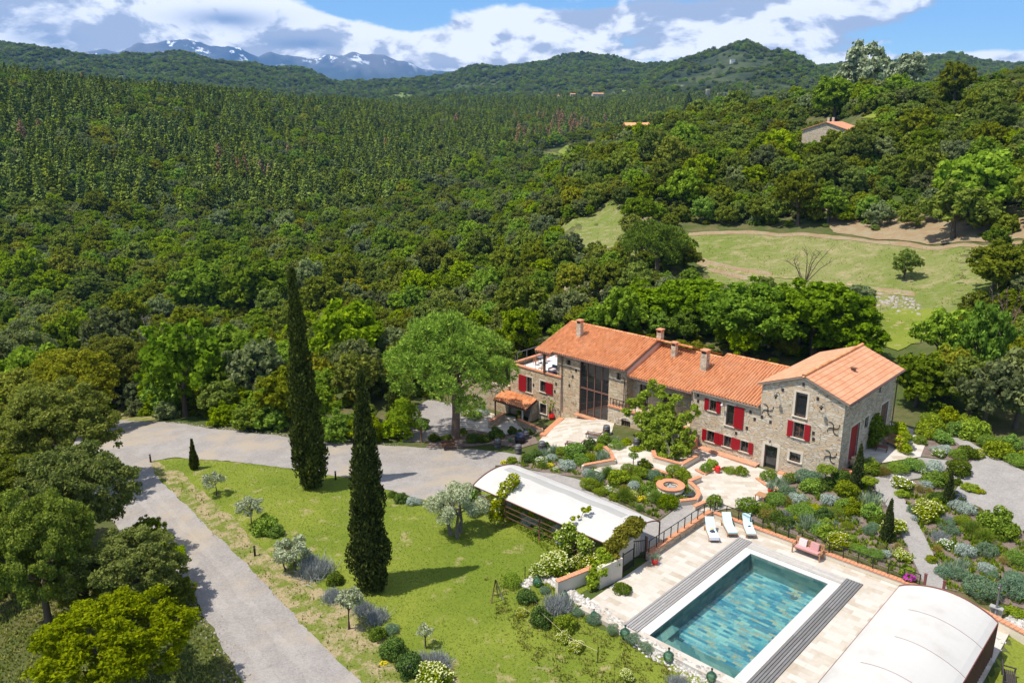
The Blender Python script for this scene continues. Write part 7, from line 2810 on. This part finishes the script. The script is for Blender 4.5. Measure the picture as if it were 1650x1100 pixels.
LM = [l for l in LM if 'pink' not in l[0] and 'bare' not in l[0]]
LMP = [(n, gp(x, y)) for n, x, y in LM]
NTH = ['closest', 'second closest', 'third closest', 'fourth closest', 'fifth closest', 'sixth closest', 'seventh closest', 'eighth closest', 'ninth closest', 'tenth closest', 'eleventh closest', 'twelfth closest']
plants = []
for ent in PL.replace('\n', '').split(';'):
    k, px, py, r = ent.split()
    r = float(r)
    if r < 3:
        continue
    p = gp(float(px), float(py))
    plants.append((k, p, r * mpp(p)))
near_of = {}
for i, (k, p, r) in enumerate(plants):
    d = [np.linalg.norm(p[:2] - q[:2]) for _, q in LMP]
    j = int(np.argmin(d))
    near_of.setdefault((k, j), []).append((d[j], i))
labels = {}
for (k, j), lst in near_of.items():
    lst.sort()
    for n, (d, i) in enumerate(lst):
        nm = KINDS[k][2]
        if len(lst) == 1:
            labels[i] = '%s, the only one near %s' % (nm, LMP[j][0])
        else:
            labels[i] = '%s, %s of its kind to %s' % (nm, NTH[min(n, 11)], LMP[j][0])
for i, (k, p, r) in enumerate(plants):
    nm, cat, desc, meshes, hz = KINDS[k]
    o = link(nm, meshes[i % len(meshes)])
    s_ = r * R0.uniform(1.10, 1.28)
    o.location = (p[0], p[1], p[2])
    o.rotation_euler = (0, 0, R0.uniform(0, 6.28))
    o.scale = (s_, s_, s_ * hz * R0.uniform(.95, 1.12))
    tag(o, labels[i], cat, desc + 's in the garden')

# lollipop topiary
p = gp(1020, 754)
root = thing('topiary_tree', 'lollipop topiary with a round green head on a thin stem', 'topiary', tuple(p))
MB().tube([(0, 0, -.1), (0, 0, 1.0)], .035, 6).build('trunk', M_BARK, root)
o = link('crown', leaf_mesh('crown', *D_BALL[0], P_BOX), root)
o.scale = (.48, .48, .48)
o.location = (0, 0, .88)
# small ornamental trees in the beds
for (px, py, rp, hp, m, lab) in [(1328, 785, 17, 42, P_LEAF, 'small flat-topped tree in front of the square window of the gable'),
                                 (1398, 800, 14, 38, P_LEAF, 'little green tree beside the slim cypress at the gable corner')]:
    p = gp(px, py)
    k = mpp(p)
    root = thing('small_tree', lab, 'tree', tuple(p))
    h = hp * k
    MB().tube([(0, 0, -.1), (.03, .02, h * .5), (0, 0, h * .8)], .04, 6).build('trunk', M_BARK, root)
    o = link('crown', leaf_mesh('crown', *D_LOW[0], m), root)
    o.scale = (rp * k, rp * k, rp * k * .9)
    o.location = (0, 0, h * .62)


M_BARKO = bark('bark_olive', (.15, .13, .105))
# olive saplings and the old olive
def olive(lab, px, py, rp, hp, m, n, seed, stems=1, stake=False, name='olive_tree'):
    p = gp(px, py)
    k = mpp(p)
    r, h = rp * k, hp * k * 1.04
    q = random.Random(seed)
    root = thing(name, lab, 'olive tree', tuple(p), q.uniform(0, 6))
    lobes = []
    for i in range(18):
        a, e = i * 2.4, q.uniform(-.7, 1)
        s_ = math.sqrt(1 - e * e) if abs(e) < 1 else 0
        f = q.uniform(.55, .95)
        lobes.append((math.cos(a) * s_ * r * f, math.sin(a) * s_ * r * f, h - r * .75 + e * r * .62 * f, r * q.uniform(.18, .32), .8))
    P, N = lobe_points(lobes, n, up=.4, shell=(.5, 1.25))
    V, F = leaf_quads(P, N, .19 if r > 1 else .17, .065 if r > 1 else .07, .9)
    link('crown', leaf_mesh('crown', V, F, m), root)
    mb = MB()
    for s in range(stems):
        a = s * 2.1
        b = (math.cos(a) * .12 * stems, math.sin(a) * .12 * stems, 0)
        tw = .11 if r > 1.6 else .04
        mb.tube([(b[0], b[1], -.15), (b[0] * 1.4 + q.uniform(-.1, .1), b[1] * 1.4, h * .25), (b[0] * 1.2, b[1] * 1.6, h * .48)], [tw * 1.6, tw * 1.1, tw * .8], 7)
        for l in lobes[s::max(1, stems)][:7]:
            mb.tube([(b[0] * 1.2, b[1] * 1.6, h * .46), (l[0] * .55, l[1] * .55, h * .3 + l[2] * .5), l[:3]], [tw * .6, tw * .4, tw * .12], 5)
    mb.build('trunk', M_BARKO if r > 1.6 else M_BARK, root)
    if stake:
        MB().tube([(.25, 0, -.1), (.12, .02, h * .5)], .035, 5).build('stake', M_DARKW, root)
    return root


olive('old spreading olive tree with a gnarled trunk on the lawn near the white canopy', 735, 862, 46, 86, L_OLIVE, 9000, 1, 3)
olive('young pale olive on the lawn just below the slim young cypress', 347, 798, 19, 38, L_OLIVE, 1500, 2)
olive('young pale olive on the lawn between cypress corner and bollard light', 405, 852, 23, 52, L_OLIVE, 2000, 3)
olive('bushy silver olive beside the big lavender mound on the drive side', 470, 918, 30, 56, L_OLIVE, 4200, 4, 3)
olive('staked young olive between lavender mounds at the foot of the straight cypress', 567, 1012, 23, 68, L_OLIVE, 2000, 5, 1, True)
olive('thin wispy olive sapling alone in the lawn below the straight cypress', 686, 1042, 13, 40, L_OLIVE, 350, 6)


# climbers on canopy and gate
def climber(lab, lobes, n, m, petal=None, name='climbing_plant', base=None, seed=0, L=.20, Wd=.13):
    P, N = lobe_points(lobes, n, up=.3, shell=(.55, 1.15))
    c = np.array([lobes[0][0], lobes[0][1], base])
    V, F = leaf_quads(P - c, N, L, Wd, .8)
    root = thing(name, lab, 'climbing plant', tuple(c))
    if petal:
        q = np.random.default_rng(seed)
        sel = q.choice(len(P), n // 9)
        v2, f2 = leaf_quads(P[sel] - c + np.array([0, 0, .05]), np.tile([0, -.3, 1.0], (len(sel), 1)), .15, .15, .5)
        V, F, mi = merged([(V, F), (v2, f2)])
        link('foliage', raw_mesh('foliage', V, F, [m, petal], mi=mi, rnd=rng.beta(1.6, 1.6, len(F))), root)
    else:
        link('foliage', leaf_mesh('foliage', V, F, m), root)
    mb = MB()
    for l in lobes[::3]:
        a = Vector(l[:3]) - Vector(c)
        mb.tube([(0, 0, -.1), (a.x * .4, a.y * .4, a.z * .5), a], [.05, .035, .012], 5)
    mb.build('stem', M_BARK, root)
    return root


def lob(path, n, r0, r1, seed):
    q = random.Random(seed)
    out_ = []
    for i in range(n):
        f = i / max(1, n - 1) * (len(path) - 1)
        j = min(int(f), len(path) - 2)
        g = f - j
        a, b = path[j], path[j + 1]
        u, v, z = [a[k] + (b[k] - a[k]) * g for k in range(3)]
        x, y = W(u + q.gauss(0, .18), v + q.gauss(0, .15))
        out_.append((x, y, z + q.gauss(0, .12), q.uniform(r0, r1), .85))
    return out_


CREAM = plain('cream_petal', (.50, .50, .22), .7, .2)
climber('cream-flowering climber on the canopy edge by the old olive side', lob([(-36.2, 36.9, .2), (-36.2, 36.9, 1.0), (-36.1, 37.1, 1.9), (-36.3, 37.9, 2.6), (-36.2, 38.6, 2.9)], 13, .28, .55, 1), 1500, P_LIME, CREAM, base=-.3)
climber('green climber hanging at the drive end of the white canopy', lob([(-39.2, 36.9, .2), (-39.1, 37.1, 1.0), (-38.8, 37.2, 1.5)], 7, .3, .5, 2), 900, P_LEAF, base=-.5)
climber('cream-flowering climber along the canopy edge nearer the gate', lob([(-29.8, 36.8, .2), (-30.2, 36.9, 1.3), (-29.6, 37.0, 1.9), (-28.4, 36.9, 1.5), (-27.6, 36.8, 1.4)], 14, .3, .5, 3), 1600, P_LIME, CREAM, base=-.2)
climber('thin yellow-green shoot reaching over the canvas from the canopy edge', lob([(-29.9, 37.3, 2.1), (-29.6, 38.2, 2.65), (-29.3, 38.9, 2.95)], 6, .10, .2, 4), 200, P_LIME, base=-.1)
climber('large bronze-green vine covering the canopy corner above the gate', lob([(-26.4, 36.6, .2), (-26.3, 36.8, 1.2), (-26.3, 37.2, 2.0), (-26.2, 38.2, 2.5), (-26.1, 39.3, 2.55), (-26.2, 40.2, 2.4)], 26, .3, .55, 5), 4200, leafmat('leaf_vine', (.05, .06, .012), (.27, .25, .06), val=.1), base=-.1)
climber('dense green vine falling over the plaster pillar by the gate', lob([(-26.3, 35.3, .2), (-26.3, 35.8, 1.0), (-26.4, 36.4, 1.5), (-25.9, 36.9, .8)], 12, .32, .5, 6), 2000, P_LEAF, base=-.2)
climber('bare-stemmed vine trained on the annex wall over the red pot', lob([(-48.6, 57.05, -.2), (-48.4, 57.05, .4), (-48.9, 57.05, .9), (-48.2, 57.05, 1.0)], 8, .10, .18, 7), 120, P_LEAF, base=-1.6)
# dark climber on the shaded side wall
climber('dark climber on the shaded side wall between the doors', lob([(-19.9, 63.5, 2.3), (-19.9, 63.6, 3.5), (-19.8, 64.0, 4.6)], 12, .35, .6, 8), 1800, P_DARK, base=2.1)
climber('yellow-green shrubby climber behind the side terrace bench', lob([(-17.6, 64.5, 2.4), (-18.0, 65.5, 3.0), (-18.6, 66.0, 3.4)], 9, .4, .6, 9), 1500, P_LIME, base=2.1)
# creeper tree at the house front
p = gp(1085, 747)
def on_v(px, py, v0):
    d = direction(px, py)
    k = v0 / (d[0] * VV[0] + d[1] * VV[1])
    return (d[0] * k, d[1] * k, CAMH + d[2] * k)


cl = []
for k, (px, py, rr) in enumerate([(1040, 640, .75), (1065, 632, .7), (1090, 648, .75), (1022, 648, .55), (1046, 664, .8), (1074, 664, .85), (1102, 676, .75), (1032, 676, .6), (1060, 690, .85), (1086, 696, .85), (1110, 700, .65),
                                  (1048, 708, .7), (1072, 718, .85), (1098, 724, .8), (1116, 664, .55), (1052, 724, .6), (1084, 738, .75), (1064, 738, .6), (1012, 664, .4), (1052, 622, .45), (1080, 680, .8), (1106, 712, .6), (1040, 690, .8), (1034, 706, .65), (1060, 706, .85), (1082, 708, .85), (1050, 680, .8), (1044, 724, .6), (1068, 728, .7)]):
    q_ = on_v(px, py, 53.5 + (745 - py) / 130 * 2.3 + R0.uniform(-.25, .25))
    cl.append((*q_, rr * .9, .9))
Q_, _ = lobe_points(cl, 420, up=.2, shell=(.55, 1.1))
P_, N_ = lobe_points([(*a_, R0.uniform(.16, .32), .85) for a_ in Q_], 30000, up=.35, shell=(.3, 1.15))
c = np.array([p[0], p[1], p[2]])
root = thing('creeper_tree', 'leafy yellow-green creeper tree in a brick planter before the house', 'tree', tuple(c))
V, F = leaf_quads(P_ - c, N_, .20, .115, .8)
link('crown', leaf_mesh('crown', V, F, leafmat('leaf_creeper', (.09, .115, .010), (.37, .42, .045), val=.1)), root)
mb = MB()
for k, l in enumerate(cl[::4]):
    a = Vector(l[:3]) - Vector(c)
    mb.tube([(.12 * math.cos(k), .12 * math.sin(k), -.1), (a.x * .35, a.y * .35, a.z * .5), a], [.05, .035, .015], 6)
mb.build('trunk', M_BARKO, root)
for k, (u, v, r) in enumerate([(-33.0, 54.2, .75), (-34.0, 54.6, .7), (-32.2, 54.6, .65)]):
    x, y = W(u, v)
    o = link('dark_shrub', KINDS['D'][3][k % 3])
    o.location, o.scale = (x, y, g1(x, y) + .3), (r, r, r)
    tag(o, 'dark shrub in the shade under the leafy creeper tree, in its planter', 'shrub', 'dark shrubs under the creeper tree')
# plants standing in pots
PT_ = [(0, 'P', .28, 'spiky plant in the red pot by the gate'), (1, 'T', .22, 'short grassy plant in the yellow pot by the loungers'), (4, 'P', .38, 'spiky plant in the red pot near the patio table'), (6, 'Y', .42, 'leafy lime plant in the yellow pot before the lean-to'), (8, 'L', .50, 'green plant in the square grey planter')]
for (i, k, s_, lab) in PT_:
    o = link(KINDS[k][0], KINDS[k][3][0])
    o.location, o.scale = POTS[i], (s_, s_, s_)
    tag(o, lab, 'plant')
o = link('purple_flower_plant', flower_mesh('purple_flower_plant', D_LOW[0], P_LEAF, plain('magenta_petal', (.55, .05, .42), .7, .2), 420, .2))
o.location, o.scale = POTS[2], (.36, .36, .5)
tag(o, 'magenta flowers in the bright yellow pot by the pool canopy', 'flowers')
for (px, py, s_, lab) in [(1432, 712, .8, 'lime plant overhanging the back of the side terrace bench')]:
    p = gp(px, py)
    o = link('lime_shrub', KINDS['Y'][3][1])
    o.location, o.scale = (p[0], p[1], p[2] + .5), (s_, s_, s_)
    tag(o, lab, 'shrub')

# ---- grass tufts over lawn and verge (uncountable)
def tufts(name, lab, poly, n, h0, h1, m, seed, dry=None, clump=None):
    q = np.random.default_rng(seed)
    P = np.array([gp(*a)[:2] for a in poly])
    lo, hi = P.min(0), P.max(0)
    x, y = q.uniform(lo[0], hi[0], n * 3), q.uniform(lo[1], hi[1], n * 3)
    ok = inpoly(x, y, [tuple(a) for a in P])
    if clump:
        ok &= rough(x, y, clump, 3, 8) + q.normal(0, .3, len(x)) > .1
    x, y = x[ok][:n], y[ok][:n]
    z = gz(x, y)
    n = len(x)
    B = np.repeat(np.stack([x, y, z], 1), 4, 0)
    a, e = q.uniform(0, 6.283, 4 * n), np.abs(q.normal(0, .55, 4 * n))
    h = np.repeat(q.uniform(h0, h1, n), 4) * q.uniform(.6, 1.2, 4 * n)
    d = np.stack([np.cos(a) * np.sin(e), np.sin(a) * np.sin(e), np.cos(e)], 1)
    s_ = np.stack([-np.sin(a), np.cos(a), 0 * a], 1) * (h * .22)[:, None]
    V = np.stack([B - s_, B + s_, B + s_ * .4 + d * h[:, None] * .6, B + d * h[:, None]], 1).reshape(-1, 3)
    F = np.arange(len(V)).reshape(-1, 4)
    tag(link(name, raw_mesh(name, V, F, m, rnd=np.repeat(q.random(n), 4))), lab, 'grass', None, 'stuff')


G_LAWN = leafmat('lawn_blade', (.12, .165, .016), (.25, .30, .035), gain=1.16, trans=.3, hue=.0, val=.0)
G_WILD = leafmat('wild_blade', (.12, .15, .025), (.36, .34, .11), gain=1.16, trans=.3, hue=.0, val=.0)
G_BED = leafmat('bed_blade', (.06, .10, .014), (.27, .33, .06), gain=1.16, trans=.3, hue=.0, val=.0)
tufts('lawn_grass', 'short bright green lawn grass between drive and pool', LAWN, 26000, .05, .11, G_LAWN, 1)
tufts('verge_grass', 'rough tufted grass and weeds along the lawn edge by the drive', [(245, 752), (290, 765), (345, 815), (420, 890), (520, 960), (620, 1020), (720, 1105), (600, 1110), (500, 1025), (420, 938), (330, 850)], 5200, .08, .22, G_WILD, 2, clump=2.5)
tufts('rough_grass', 'rough grass under the trees beside the drive', [(-20, 960), (90, 930), (190, 900), (250, 900), (297, 940), (349, 1035), (395, 1105), (-20, 1105)], 6000, .10, .28, G_WILD, 3)
tufts('bank_grass', 'weedy grass on the slope below the pebble border', [(780, 930), (860, 925), (960, 990), (1050, 1045), (1160, 1105), (900, 1105), (800, 1010)], 4500, .08, .22, G_WILD, 4, clump=2.0)
tufts('meadow_grass', 'tufted dry grass of the meadow beyond the house', MEADOW, 9000, .12, .3, G_WILD, 5, clump=9.0)
tufts('bed_weeds', 'mixed low ground plants filling the garden beds before the house', [(1192, 832), (1236, 815), (1250, 792), (1330, 770), (1400, 778), (1456, 868), (1490, 940), (1300, 868)], 4200, .12, .38, G_BED, 6, clump=1.6)
tufts('track_weeds', 'low weeds along the gravel track in the garden', [(1440, 778), (1530, 795), (1590, 838), (1660, 860), (1670, 985), (1530, 950), (1472, 830)], 3600, .12, .38, G_BED, 7, clump=1.8)
tufts('bed_plants', 'low green ground plants between the shrubs around the round fountain', [(942, 788), (985, 770), (1030, 756), (1110, 776), (1120, 790), (1105, 806), (1060, 836)], 2600, .15, .42, G_BED, 9, clump=1.5)
tufts('bed_plants', 'low green ground plants in the bed before the stone terrace', [(806, 748), (860, 742), (910, 732), (960, 718), (985, 736), (945, 768), (890, 762), (840, 752)], 1700, .15, .38, G_BED, 10, clump=1.5)
tufts('yard_grass', 'weedy grass between house, path and canopy', [(775, 796), (860, 835), (960, 895), (985, 925), (930, 930), (800, 830)], 2500, .08, .2, G_LAWN, 8)

# ================================================================ FAR HOUSES
def far_house(name, lab, px, py, z, w_, d_, h, rz, roof, wall, pitch=.32, chim=()):
    p = at(px, py, z) if False else None
    d = direction(px, py)
    return None


def house_at(lab, px, r, zoff, w_, d_, h, rz, m_wall, m_roof, pitch=.30, chim=0, wins=3, name='stone_house', group=None):
    a = math.atan2(px - 825, 1332.6)
    x, y = r * math.sin(a), r * math.cos(a)
    root = thing(name, lab, 'house', (x, y, g1(x, y) + zoff), rz, group)
    rh = d_ / 2 * pitch
    mb = MB()
    mb.box(-w_ / 2, w_ / 2, -d_ / 2, d_ / 2, -3, h)
    for sx in (-1, 1):
        x_ = sx * w_ / 2
        mb.add([(x_, -d_ / 2, h), (x_, d_ / 2, h), (x_, 0, h + rh)], [(0, 1, 2) if sx > 0 else (2, 1, 0)])
    mb.build('wall', m_wall, root)
    o = .35
    for sy in (-1, 1):
        mb = MB()
        e = (d_ / 2 + o)
        mb.hexa([(-w_ / 2 - o, sy * e, h - o * pitch), (w_ / 2 + o, sy * e, h - o * pitch), (w_ / 2 + o, 0, h + rh), (-w_ / 2 - o, 0, h + rh)], [(-w_ / 2 - o, sy * e, h - o * pitch + .18), (w_ / 2 + o, sy * e, h - o * pitch + .18), (w_ / 2 + o, 0, h + rh + .18), (-w_ / 2 - o, 0, h + rh + .18)])
        mb.build('roof', m_roof, root)
    for k in range(chim):
        MB().box(-w_ * .25 + k * w_ * .3, -w_ * .25 + k * w_ * .3 + .6, .3, .9, h, h + rh + 1.3).build('chimney', m_wall, root)
    for k in range(wins):
        xx = -w_ / 2 + w_ * (k + .6) / wins
        MB().box(xx - .4, xx + .4, -d_ / 2 - .04, -d_ / 2 + .05, h * .35, h * .35 + 1.2).build('window', M_GLASS, root)
    MB().box(w_ / 2 - .05, w_ / 2 + .04, -.5, .5, .2, 2.3).build('door', M_DARKW, root)
    return root


house_at('tiled stone house with two chimneys among trees on the hill', 1345, 243, -1.4, 16, 12, 5.0, .95, M_WALL, M_FLAT, .34, 2)
house_at('house with a bright orange roof among trees on the lower hill', 1026, 300, 2.0, 8.5, 8, 5.2, .15, M_WALLY, M_TILE, .4, 0)
house_at('small outbuilding with a lean tiled roof beside the orange-roofed house', 990, 296, 1.6, 4.0, 4, 3.6, .15, M_WHITE, M_TILE, .3, 0, 1)
house_at('pink-roofed farmhouse far off at the foot of the round hill', 962, 1500, 3.5, 20, 10, 6, .2, M_WALLY, M_FLAT, .3, 0)
house_at('white house far off at the end of the hamlet below the ridge', 903, 1500, 3, 10, 8, 6, -.2, M_RENDER, M_FLAT, .3, 0)
house_at('small pale house far off between the white and pink-roofed houses', 922, 1510, 3, 9, 8, 5, .1, M_WALLY, M_FLAT, .3, 0)
house_at('white hut far off on the open flank of the round hill', 1174, 1720, 2, 9, 6, 5, .1, M_WHITE, M_WHITE, .1, 0)
house_at('low ruined stone walls far off beside the round tower', 1168, 1235, 4, 24, 8, 6, .1, M_WALL, M_WALL, .05, 0)
a = math.atan2(1138 - 825, 1332.6)
x, y = 1230 * math.sin(a), 1230 * math.cos(a)
root = thing('round_tower', 'pale round stone tower far off below the round hill', 'tower', (x, y, g1(x, y)))
MB().lathe([(3.4, -3), (3.2, 17), (3.3, 17.2), (3.3, 18), (.1, 18.01)], 18).build('tower_wall', M_WALL, root)
MB().box(-.4, .4, -3.35, -3.1, 9, 11).build('window', M_GLASS, root)

# ================================================================ AIR
mb = MB()
mb.box(-11800, 11800, -600, 12400, -420, 1500)
hz_ = mb.build('haze', bpy.data.materials.new('haze_air'))
tag(hz_, 'thin blue summer haze over the hills', 'haze', None, 'stuff')
hm = hz_.data.materials[0]
hm.use_nodes = True
hm.node_tree.nodes.clear()
t = NT(hm.node_tree)
pv = t.n('ShaderNodeVolumePrincipled', i={'Color': (.19, .48, 1.0, 1), 'Density': 5.6e-5, 'Anisotropy': .0})
o = t.n('ShaderNodeOutputMaterial')
hm.node_tree.links.new(pv.outputs[0], o.inputs['Volume'])
